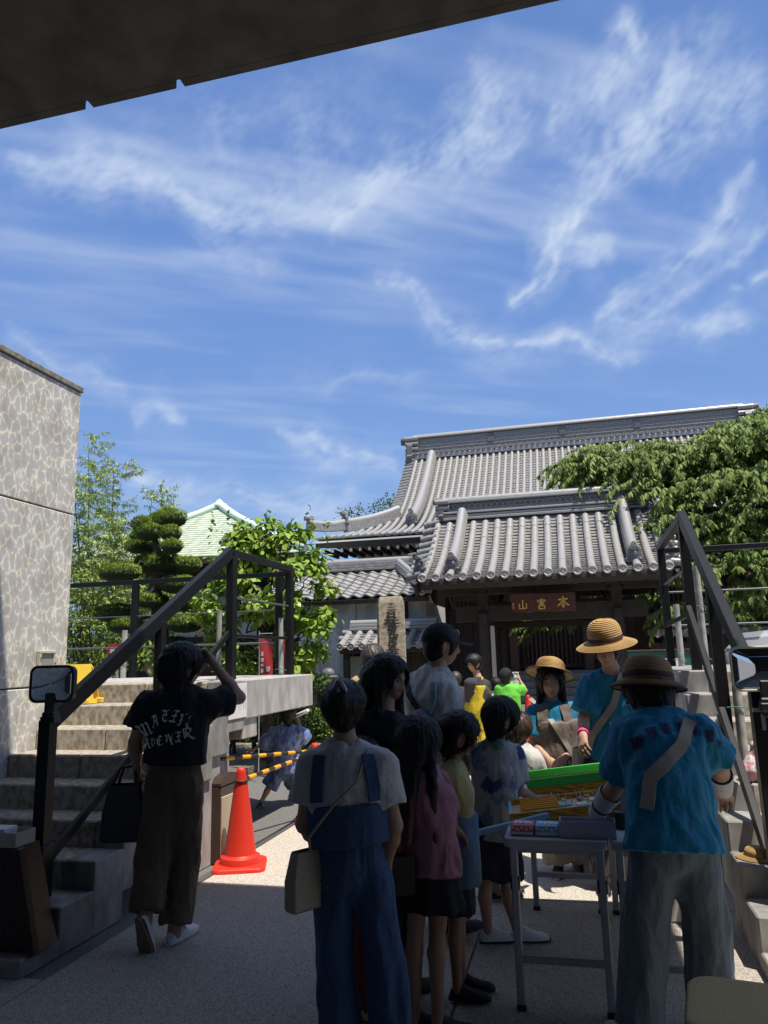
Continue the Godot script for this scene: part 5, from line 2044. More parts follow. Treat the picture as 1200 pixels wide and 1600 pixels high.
func striped_bar(label: String, a: Vector3, b: Vector3) -> void:
	var t := thing("striped_bar", label, "barrier bar", a)
	var n := 13
	for k in n:
		var p := (b - a) * (float(k) / n)
		var q := (b - a) * (float(k + 1) / n)
		var m := MB.new()
		m.tube([p, q], [0.017 if k % 2 else 0.0165], 10, k == 0 or k == n - 1)
		put("stripe", m, M.bar_yellow if k % 2 else M.bar_black, t)
	for e in [a, b]:
		var m := MB.new()
		var ring := PackedVector3Array()
		for k in 17:
			ring.append(e - a + Vector3(cos(TAU * k / 16.0) * 0.052, 0.0, sin(TAU * k / 16.0) * 0.052))
		m.tube(ring, [0.008], 6, false)
		put("end_ring", m, M.bar_black, t)


func cones_and_bars() -> void:
	var g := "red traffic cones of the barrier"
	cone("red traffic cone in the sunlight beside the brown bin", Vector3(-2.50, 0.007, -5.38), 0.70, g)
	cone("red traffic cone partly hidden behind the girl in dungarees", Vector3(-2.46, 0.007, -6.92), 0.70, g)
	cone("dull red traffic cone far off by the gate steps", Vector3(-0.80, 0.12, -12.5), 0.70)
	striped_bar("yellow and black barrier bar leaning from cone to cone", Vector3(-2.50, 0.61, -5.38), Vector3(-2.46, 0.615, -6.92))
	striped_bar("yellow and black barrier bar running level towards the left stairs", Vector3(-2.46, 0.635, -6.90), Vector3(-2.89, 0.71, -5.75))


func waste_bin() -> void:
	var t := thing("waste_bin", "dark brown metal bin with sloping top under the left stairs", "bin", Vector3(-2.80, 0.0, -5.55))
	var m := MB.new()
	m.box(Vector3(0, 0.28, 0), Vector3(0.24, 0.56, 0.30), Basis(), 0.012)
	put("body", m, M.bin_brown, t)
	m = MB.new()
	m.prism([Vector2(-0.15, 0.0), Vector2(0.15, 0.0), Vector2(0.15, 0.03), Vector2(0.11, 0.07), Vector2(0.0, 0.085), Vector2(-0.11, 0.06), Vector2(-0.15, 0.02)], 0.25, Transform3D(Basis(Vector3.UP, PI / 2), Vector3(0, 0.56, 0)))
	put("lid", m, M.bin_brown, t)
	m = MB.new()
	m.box(Vector3(-0.02, 0.635, 0.09), Vector3(0.12, 0.01, 0.05), Basis(Vector3.RIGHT, 0.35))
	put("slot", m, M.black_plastic, t)
	m = MB.new()
	m.box(Vector3(0.125, 0.25, 0.0), Vector3(0.012, 0.46, 0.27), Basis(), 0.003)
	put("side_panel", m, M.bin_beige, t)


func stands() -> void:
	var t := thing("yellow_stand", "yellow plastic fold out floor stand on the left landing", "floor stand", Vector3(-4.05, 1.178, -5.50))
	for s in [-1, 1]:
		var m := MB.new()
		m.prism([Vector2(-0.20, 0.0), Vector2(-0.20, 0.03), Vector2(-0.165, 0.045), Vector2(-0.12, 0.30), Vector2(-0.10, 0.325), Vector2(0.10, 0.325), Vector2(0.12, 0.30), Vector2(0.165, 0.045), Vector2(0.20, 0.03), Vector2(0.20, 0.0)], 0.018, Transform3D(Basis(Vector3.UP, 0.3) * Basis(Vector3.RIGHT, -0.22 * s), Basis(Vector3.UP, 0.3) * Vector3(0, 0, 0.085 * s)))
		put("panel", m, M.yellow_plastic, t)
		m = MB.new()
		for e in [-1, 1]:
			m.box(Vector3(0.155 * e, 0.02, 0.10 * s), Vector3(0.07, 0.04, 0.03), Basis(), 0.006)
		put("foot", m, M.yellow_plastic, t)
	t = thing("brown_stand", "dark brown wooden stand on the lowest left step", "stand", Vector3(-3.05, 0.092, -3.52))
	var m := MB.new()
	m.prism([Vector2(-0.36, 0), Vector2(0.345, 0), Vector2(0.21, 0.49), Vector2(-0.28, 0.49)], 0.17, Transform3D(Basis(Vector3.UP, 0.1), Vector3(0, 0, 0)))
	put("body", m, M.brown_wood, t)
	m = MB.new()
	m.bar(Vector3(0.352, 0.0, 0.075), Vector3(0.222, 0.49, 0.075), 0.035, 0.05, Vector3.FORWARD, 0.006)
	put("edge_trim", m, M.brown_wood, t)
	t = thing("cardboard_box", "small open cardboard box on top of the brown stand", "box", Vector3(-2.98, 0.583, -3.52))
	m = MB.new()
	for s in [-1, 1]:
		m.box(Vector3(0, 0.035, 0.07 * s), Vector3(0.26, 0.07, 0.005))
		m.box(Vector3(0.1275 * s, 0.035, 0), Vector3(0.005, 0.07, 0.135))
	m.box(Vector3(0, 0.003, 0), Vector3(0.25, 0.005, 0.13))
	put("box", m, M.cardboard, t)
	t = thing("paper_pack", "white folded papers lying in the cardboard box", "papers", Vector3(-3.02, 0.592, -3.52))
	m = MB.new()
	for k in 6:
		m.box(Vector3(0.004 * sin(k * 2.0), 0.008 + k * 0.012, 0), Vector3(0.15, 0.011, 0.10), Basis(Vector3.UP, 0.06 * sin(k * 1.7)), 0.001)
	put("sheets", m, M.paper, t)


func tables() -> void:
	for q in [[-0.145, "white folding table on the left under the pinball boards"], [0.305, "white folding table on the right in front of the woman in blue"]]:
		var t := thing("folding_table", q[1], "folding table", Vector3(q[0], 0.006, -4.16), "folding tables set side by side")
		var m := MB.new()
		var rows := []
		for h in [[0.662, 0.985], [0.668, 1.0], [0.694, 1.0], [0.700, 0.985]]:
			var row := PackedVector3Array()
			for p in rounded(0.44 * h[1], 1.42 * h[1], 0.03, 3):
				row.append(Vector3(p.x, h[0], -p.y))
			rows.append(row)
		m.grid(rows, true)
		m.fan(rows[-1], Vector3.UP)
		m.fan(rows[0], Vector3.DOWN)
		put("table_top", m, M.table_top, t)
		for z in [0.62, -0.62]:
			for x in [-0.185, 0.185]:
				m = MB.new()
				m.bar(Vector3(x, 0.66, z), Vector3(x, 0.02, z + 0.02 * signf(z)), 0.034, 0.024, Vector3.FORWARD, 0.005)
				put("leg", m, M.table_steel, t)
				m = MB.new()
				m.box(Vector3(x, 0.012, z + 0.02 * signf(z)), Vector3(0.042, 0.024, 0.034), Basis(), 0.005)
				m.box(Vector3(x, 0.50, z), Vector3(0.042, 0.06, 0.032), Basis(), 0.005)
				put("foot_cap", m, M.black_plastic, t)
			m = MB.new()
			m.bar(Vector3(-0.185, 0.20, z + 0.014 * signf(z)), Vector3(0.185, 0.20, z + 0.014 * signf(z)), 0.022, 0.03, Vector3.UP, 0.004)
			put("cross_bar", m, M.table_steel, t)
			m = MB.new()
			m.bar(Vector3(-0.185, 0.64, z), Vector3(0.185, 0.64, z), 0.022, 0.03, Vector3.UP, 0.004)
			put("cross_bar", m, M.table_steel, t)
			m = MB.new()
			m.tube([Vector3(0.0, 0.63, z), Vector3(0.0, 0.63, z * 0.35)], [0.01], 6)
			put("brace", m, M.table_steel, t)


# inclined game board: tray with side rails, lanes, nails and a push lever
func game_board(label: String, at: Vector3, L: float, D: float, slope: float, turn: float, side: Material, lever: bool) -> void:
	var t := thing("pinball_board", label, "game board", at)
	var b := Basis(Vector3.UP, turn) * Basis(Vector3(0, 0, 1), slope)
	var bed := Node3D.new()
	bed.name = "tray"
	bed.basis = b
	t.add_child(bed)
	var m := MB.new()
	m.box(Vector3(0, 0, 0), Vector3(L - 0.004, 0.014, D - 0.004), Basis(), 0.002)
	put("bed", m, M.board_face if lever else M.board_orange, bed)
	for s in [-1, 1]:
		m = MB.new()
		m.box(Vector3(0, 0.006, s * D / 2), Vector3(L, 0.055, 0.016), Basis(), 0.003)
		put("side_rail", m, M.board_orange, bed)
		m = MB.new()
		m.box(Vector3(L * 0.04, 0.058, s * D / 2), Vector3(L * 0.92, 0.048, 0.014), Basis(), 0.003)
		if not lever:
			put("side_wall", m, side, bed)
	m = MB.new()
	m.box(Vector3(-L / 2 + 0.004, 0.006, 0), Vector3(0.016, 0.05, D - 0.02), Basis(), 0.003)
	put("end_rail", m, M.board_blue if lever else M.board_orange, bed)
	m = MB.new()
	m.box(Vector3(L / 2 - 0.004, 0.02, 0), Vector3(0.016, 0.07, D - 0.02), Basis(), 0.003)
	put("end_rail", m, side, bed)
	if lever:
		for k in 6:
			m = MB.new()
			m.box(Vector3(-L / 2 + 0.15, 0.022, -D / 2 + 0.05 + k * 0.045), Vector3(0.19, 0.026, 0.009), Basis(), 0.002)
			put("lane_slat", m, M.bar_yellow, bed)
		m = MB.new()
		m.box(Vector3(0.03, 0.018, D / 2 - 0.035), Vector3(L * 0.86, 0.02, 0.008), Basis(), 0.002)
		put("lane_slat", m, M.board_blue, bed)
	var g := RandomNumberGenerator.new()
	g.seed = 8
	for k in 26:
		m = MB.new()
		var p := Vector3(g.randf_range(-L * 0.22, L * 0.44), 0.007, g.randf_range(-D * 0.42, D * 0.36))
		m.tube([p, p + Vector3(g.randfn(0, 0.003), 0.045, g.randfn(0, 0.003))], [0.0024], 5)
		put("nail", m, M.silver, bed)
	for k in 7:
		m = MB.new()
		m.box(Vector3(-L * 0.15 + k * 0.075, 0.012, -0.02 + 0.05 * sin(k * 2.3)), Vector3(0.05, 0.006, 0.06), Basis(Vector3.UP, 0.3 * sin(k * 1.9)), 0.001)
		put("score_card", m, M.paper if k % 3 else M.tissue_blue, bed)
	# prizes and cards lying in the tray
	for k in 22:
		m = MB.new()
		var w := g.randf_range(0.018, 0.04)
		m.box(Vector3(g.randf_range(-L * 0.42, L * 0.44), 0.013 + 0.004 * (k % 3), g.randf_range(-D * 0.42, D * 0.36)), Vector3(w, 0.012, w * 0.7), Basis(Vector3.UP, g.randf() * 3.0), 0.002)
		put("prize", m, [M.paper, M.tissue_pink, M.bar_yellow, M.tissue_blue, M.white_paint, M.board_green][k % 6], bed)
	if lever:
		m = MB.new()
		m.bar(Vector3(-L / 2 + 0.18, 0.012, D / 2 + 0.018), Vector3(-L / 2 - 0.22, -0.030, D / 2 + 0.06), 0.026, 0.026, Vector3.UP, 0.004)
		put("lever", m, M.board_blue, bed)


func table_items() -> void:
	var y := 0.707
	for q in [[-0.285, M.tissue_pink, "pink patterned tissue box at the front left corner of the table"], [-0.178, M.tissue_blue, "pale blue tissue box beside the pink one"]]:
		var t := thing("tissue_box", q[2], "tissue box", Vector3(q[0], y, -3.56), "tissue boxes on the table edge")
		var m := MB.new()
		m.box(Vector3(0, 0.022, 0), Vector3(0.102, 0.044, 0.11), Basis(), 0.003)
		put("box", m, q[1], t)
		m = MB.new()
		for k in 5:
			m.box(Vector3(-0.04 + k * 0.02, 0.034 - 0.006 * (k % 2), 0.0565), Vector3(0.012, 0.008, 0.002))
		m.box(Vector3(0, 0.012, 0.0565), Vector3(0.09, 0.010, 0.002))
		put("printed_band", m, M.paper, t)
		m = MB.new()
		for k in 4:
			m.box(Vector3(-0.03 + k * 0.02, 0.0455, 0.01 * sin(k * 3.0)), Vector3(0.014, 0.003, 0.05), Basis(Vector3.UP, 0.2 * k))
		put("top_print", m, M.paper, t)
	var t := thing("paper_box", "long lavender grey cardboard box at the table edge", "box", Vector3(-0.005, y, -3.54))
	var m := MB.new()
	for s in [-1, 1]:
		m.box(Vector3(0, 0.034, 0.045 * s), Vector3(0.235, 0.068, 0.004))
		m.box(Vector3(0.1155 * s, 0.034, 0), Vector3(0.004, 0.068, 0.086))
	m.box(Vector3(0, 0.002, 0), Vector3(0.228, 0.004, 0.084))
	put("box", m, M.lavender_box, t)
	t = thing("flask", "grey green drinking flask on the table by the woman in blue", "flask", Vector3(0.185, y, -3.80))
	m = MB.new()
	m.lathe(Vector3.ZERO, [Vector2(0.001, 0), Vector2(0.032, 0.001), Vector2(0.034, 0.006), Vector2(0.034, 0.15), Vector2(0.031, 0.158), Vector2(0.031, 0.162)], 20)
	put("body", m, M.thermos, t)
	m = MB.new()
	m.lathe(Vector3.ZERO, [Vector2(0.031, 0.162), Vector2(0.033, 0.165), Vector2(0.033, 0.19), Vector2(0.028, 0.196), Vector2(0.001, 0.197)], 20)
	put("lid", m, M.thermos, t)
	t = thing("black_tin", "small black tin on the table beside the flask", "tin", Vector3(0.145, y, -3.70))
	m = MB.new()
	m.lathe(Vector3.ZERO, [Vector2(0.001, 0), Vector2(0.028, 0.001), Vector2(0.03, 0.004), Vector2(0.03, 0.07), Vector2(0.026, 0.074), Vector2(0.001, 0.075)], 18)
	put("body", m, M.black_plastic, t)
	t = thing("white_box", "white foam box on the ground under the tables", "box", Vector3(0.47, 0.008, -4.80))
	m = MB.new()
	m.box(Vector3(0, 0.13, 0), Vector3(0.20, 0.26, 0.20), Basis(), 0.01)
	put("box", m, M.white_paint, t)
	m = MB.new()
	m.box(Vector3(0, 0.275, 0), Vector3(0.21, 0.028, 0.21), Basis(), 0.01)
	put("lid", m, M.white_paint, t)
	m = MB.new()
	m.bar(Vector3(-0.06, 0.18, 0.104), Vector3(0.07, 0.26, 0.104), 0.02, 0.005, Vector3.BACK)
	put("handle_strap", m, M.black_plastic, t)


func chair() -> void:
	var t := thing("folding_chair", "folding chair with worn tan vinyl seat at the lower right corner", "folding chair", Vector3(0.46, 0.006, -2.62), "", -0.15)
	var m := MB.new()
	var rows := []
	for h in [[0.410, 0.95], [0.418, 1.0], [0.436, 1.0], [0.446, 0.95], [0.449, 0.8], [0.447, 0.4]]:
		var row := PackedVector3Array()
		for p in rounded(0.42 * h[1], 0.38 * h[1], 0.07 * h[1], 5):
			row.append(Vector3(p.x, h[0], -p.y))
		rows.append(row)
	m.grid(rows, true)
	m.fan(rows[-1], Vector3.UP)
	put("seat", m, M.vinyl_tan, t)
	m = MB.new()
	rows = []
	for h in [[0.390, 0.98], [0.394, 1.03], [0.412, 1.03], [0.416, 0.98]]:
		var row := PackedVector3Array()
		for p in rounded(0.42 * h[1], 0.38 * h[1], 0.07 * h[1], 5):
			row.append(Vector3(p.x, h[0], -p.y))
		rows.append(row)
	m.grid(rows, true)
	m.fan(rows[0], Vector3.DOWN)
	put("seat_pan", m, M.black_plastic, t)
	for s in [-1, 1]:
		m = MB.new()
		m.tube([Vector3(0.30, 0.78, 0.20 * s), Vector3(0.21, 0.50, 0.205 * s), Vector3(0.06, 0.22, 0.205 * s), Vector3(-0.10, 0.012, 0.205 * s)], [0.0125], 10)
		put("leg", m, M.black_steel, t)
		m = MB.new()
		m.tube([Vector3(-0.14, 0.40, 0.215 * s), Vector3(0.06, 0.22, 0.215 * s), Vector3(0.26, 0.012, 0.215 * s)], [0.0125], 10)
		put("leg", m, M.black_steel, t)
	m = MB.new()
	var back := []
	for k in 6:
		var row := PackedVector3Array()
		for e in 9:
			var u := e / 8.0 * 2.0 - 1.0
			row.append(Vector3(0.24 + 0.07 * k / 5.0 + 0.03 * u * u, 0.60 + 0.2 * k / 5.0, u * 0.19))
		back.append(row)
	m.grid(back, false)
	put("backrest", m, M.vinyl_tan, t)


func step_items() -> void:
	# papers taped to the stair side
	var t := thing("notice_sheet", "white printed notice hanging on the side of the left landing", "notice", Vector3(-2.712, 1.17, -5.76))
	var m := MB.new()
	m.box(Vector3(0, 0, 0), Vector3(0.002, 0.28, 0.34))
	put("sheet", m, M.paper, t)
	m = MB.new()
	for k in 9:
		m.box(Vector3(0.0018, 0.01, -0.14 + k * 0.034), Vector3(0.001, 0.18 - 0.03 * (k % 3), 0.0022))
	put("printed_lines", m, M.grey_ink, t)
	# bottle, bag and crumpled cloth on the right steps
	t = thing("plastic_bottle", "white capped clear plastic bottle standing on a right step", "bottle", Vector3(0.87, 0.868, -5.35))
	m = MB.new()
	m.lathe(Vector3.ZERO, [Vector2(0.001, 0), Vector2(0.030, 0.001), Vector2(0.033, 0.008), Vector2(0.033, 0.06), Vector2(0.030, 0.07), Vector2(0.033, 0.08), Vector2(0.033, 0.13), Vector2(0.028, 0.155), Vector2(0.014, 0.18), Vector2(0.013, 0.19)], 18)
	put("body", m, M.bottle, t)
	m = MB.new()
	m.lathe(Vector3.ZERO, [Vector2(0.015, 0.188), Vector2(0.015, 0.205), Vector2(0.001, 0.206)], 14)
	put("cap", m, M.white_paint, t)
	t = thing("plastic_bag", "crumpled pink and white plastic bag on a right step", "bag", Vector3(1.02, 0.712, -5.05))
	var f := Field.new(Vector3(-0.2, -0.02, -0.2), Vector3(0.2, 0.3, 0.2), 0.012)
	f.cap(Vector3(-0.04, 0.05, 0), Vector3(0.05, 0.06, 0.02), 0.06, 0.07, 0.04)
	f.cap(Vector3(0, 0.08, 0), Vector3(0.01, 0.19, 0), 0.06, 0.03, 0.03)
	f.cap(Vector3(0.01, 0.18, 0), Vector3(0.04, 0.24, 0.01), 0.02, 0.025, 0.02)
	f.folds(noise(FastNoiseLite.TYPE_CELLULAR, 1.0, 2, 3), 0.035, Vector3(18, 12, 18))
	f.cut(Vector3(0, 0.002, 0), Vector3.DOWN)
	m = MB.new()
	f.mesh(m, func(p: Vector3) -> Color: return Color(0.72, 0.66, 0.66) if sin(p.x * 60.0 + p.y * 40.0) + sin(p.y * 75.0 - p.z * 50.0) > 0.1 else Color(0.60, 0.30, 0.33))
	put("bag_body", m, mt("bag_film", Color.WHITE, 0.35, {"vc": true}), t)


func van() -> void:
	var t := thing("parked_van", "white van parked behind the right landing under the cherry tree", "van", Vector3(3.45, 0, -9.6))
	var m := MB.new()
	# body: side outline carried across the width
	var side := PackedVector2Array([Vector2(-1.7, 0.28), Vector2(-1.72, 0.85), Vector2(-1.66, 1.0), Vector2(-1.60, 1.48), Vector2(-1.48, 1.60), Vector2(0.9, 1.66), Vector2(1.15, 1.60), Vector2(1.62, 0.98), Vector2(1.80, 0.86), Vector2(1.82, 0.3)])
	m.prism(side, 1.46)
	put("body", m, M.car_white, t)
	m = MB.new()
	m.prism([Vector2(-1.50, 1.60), Vector2(-1.44, 1.665), Vector2(0.86, 1.72), Vector2(1.05, 1.645)], 1.30)
	put("roof", m, M.car_white, t)
	for s in [-1, 1]:
		for q in [[-1.52, -0.62], [-0.54, 0.28], [0.36, 1.22]]:
			m = MB.new()
			var top := 1.50
			var out: PackedVector2Array = [Vector2(q[0], 1.0), Vector2(q[1], 1.0), Vector2(q[1] - (0.35 if q[1] > 1.0 else 0.0), top), Vector2(q[0] + (0.05 if q[0] < -1.4 else 0.0), top)]
			m.prism(out, 0.014, Transform3D(Basis(), Vector3(0, 0, s * 0.732)))
			var w := put("window", m, M.car_glass, t)
			m = MB.new()
			var path := PackedVector3Array()
			for p in out:
				path.append(Vector3(p.x, p.y, s * 0.738))
			path.append(path[0])
			m.tube(path, [0.012], 6, false)
			put("window_frame", m, M.silver, w)
		for x in [-1.15, 1.15]:
			m = MB.new()
			m.lathe(Vector3(x, 0.28, s * 0.66), [Vector2(0.001, -0.08), Vector2(0.25, -0.08), Vector2(0.28, -0.05), Vector2(0.28, 0.05), Vector2(0.25, 0.08), Vector2(0.18, 0.085), Vector2(0.001, 0.085)], 22, Basis(Vector3.RIGHT, PI / 2 * s))
			put("wheel", m, M.rubber, t)
	m = MB.new()
	m.prism([Vector2(-0.60, 1.02), Vector2(0.60, 1.02), Vector2(0.56, 1.46), Vector2(-0.56, 1.46)], 0.014, Transform3D(Basis(Vector3.UP, -PI / 2) * Basis(Vector3.RIGHT, 0.10), Vector3(-1.645, 0, 0)))
	var rw := put("rear_window", m, M.car_glass, t)
	m = MB.new()
	var path := PackedVector3Array()
	for p in rounded(1.22, 0.46, 0.06, 4):
		path.append(Vector3(-1.655 + (p.y) * 0.10, 1.24 + p.y, p.x))
	path.append(path[0])
	m.tube(path, [0.014], 6, false)
	put("window_frame", m, M.silver, rw)
	for s in [-1, 1]:
		m = MB.new()
		m.box(Vector3(-1.72, 0.78, s * 0.62), Vector3(0.05, 0.26, 0.14), Basis(), 0.015)
		put("tail_light", m, M.lamp_red, t)
	m = MB.new()
	m.box(Vector3(-1.75, 0.42, 0), Vector3(0.12, 0.22, 1.42), Basis(), 0.03)
	put("bumper", m, M.black_plastic, t)


func signs() -> void:
	var t := thing("red_sign", "red sign board with two white characters among the shrubs", "sign", Vector3(-6.02, 1.0, -9.0))
	var m := MB.new()
	m.box(Vector3(0, 0.62, 0), Vector3(0.30, 0.26, 0.012), Basis(), 0.003)
	put("board", m, M.banner_red, t)
	put("lettering", brush_strokes("red_sign", 1.4, 0.004), M.banner_white, t, Transform3D(Basis(), Vector3(0, 0.58, 0.008)))
	m = MB.new()
	m.bar(Vector3(0.0, -0.9, -0.02), Vector3(0.0, 0.6, -0.02), 0.03, 0.03, Vector3.FORWARD)
	put("post", m, M.grey_pipe, t)
	for q in [[-3.83, -8.95, 0.17, 0.16, "red prayer banner with white characters beneath the broadleaf tree"], [-3.62, -9.15, 0.10, -0.25, "narrow red banner half hidden by the broadleaf tree"]]:
		t = thing("red_banner", q[4], "banner", Vector3(q[0], 0.1, q[1]), "red prayer banners")
		m = MB.new()
		m.tube([Vector3(-q[2] / 2 - 0.01, 0, 0), Vector3(-q[2] / 2 - 0.01, 1.75, 0)], [0.008], 6)
		m.tube([Vector3(-q[2] / 2 - 0.01, 1.72, 0), Vector3(q[2] / 2, 1.72, 0)], [0.006], 6)
		put("pole", m, M.grey_pipe, t)
		m = MB.new()
		var rows := []
		for k in 13:
			var row := PackedVector3Array()
			for e in 7:
				var u := e / 6.0 - 0.5
				row.append(Vector3(u * q[2], 0.72 + k * 0.08, 0.012 * sin(k * 0.7 + e * 0.9)))
			rows.append(row)
		m.grid(rows, false)
		put("cloth", m, M.banner_red, t)
		if q[2] > 0.15:
			put("lettering", brush_strokes("banner", 0.95, 0.0), M.banner_white, t, Transform3D(Basis(), Vector3(0, 1.18, 0.018)))
	t = thing("arrow_sign", "dark arrow shaped board low behind the left railing", "sign", Vector3(-5.85, 1.0, -9.2))
	m = MB.new()
	m.prism([Vector2(-0.17, 0.24), Vector2(0.13, 0.24), Vector2(0.19, 0.31), Vector2(0.13, 0.38), Vector2(-0.17, 0.38)], 0.02)
	put("board", m, M.black_steel, t)
	m = MB.new()
	m.bar(Vector3(0, -0.9, -0.02), Vector3(0, 0.3, -0.02), 0.03, 0.03, Vector3.FORWARD)
	put("post", m, M.grey_pipe, t)
	t = thing("paper_notice", "white notice sheet with dark characters on a stand by the gate", "notice", Vector3(-1.07, 0.12, -12.75))
	m = MB.new()
	m.box(Vector3(0, 0.93, 0), Vector3(0.25, 0.26, 0.012), Basis(), 0.002)
	put("sheet", m, M.paper, t)
	m = MB.new()
	for k in 3:
		m.add(brush_strokes("red_sign", 0.9, 0.002), Transform3D(Basis().scaled(Vector3(0.7, 0.7, 1)), Vector3(-0.0, 0.99 - 0.075 * k, 0.008)))
	put("lettering", m, M.grey_ink, t)
	m = MB.new()
	m.bar(Vector3(0, 0, -0.015), Vector3(0, 0.85, -0.015), 0.03, 0.03, Vector3.FORWARD)
	put("post", m, M.timber, t)
	t = thing("black_board", "tall black stand board beside the far red cone", "stand board", Vector3(-0.99, 0.12, -12.45))
	m = MB.new()
	m.box(Vector3(0, 0.45, 0), Vector3(0.16, 0.75, 0.03), Basis(Vector3.RIGHT, -0.08), 0.005)
	put("board", m, M.black_plastic, t)
	m = MB.new()
	m.box(Vector3(0, 0.02, 0.0), Vector3(0.18, 0.04, 0.16), Basis(), 0.006)
	put("foot", m, M.black_plastic, t)


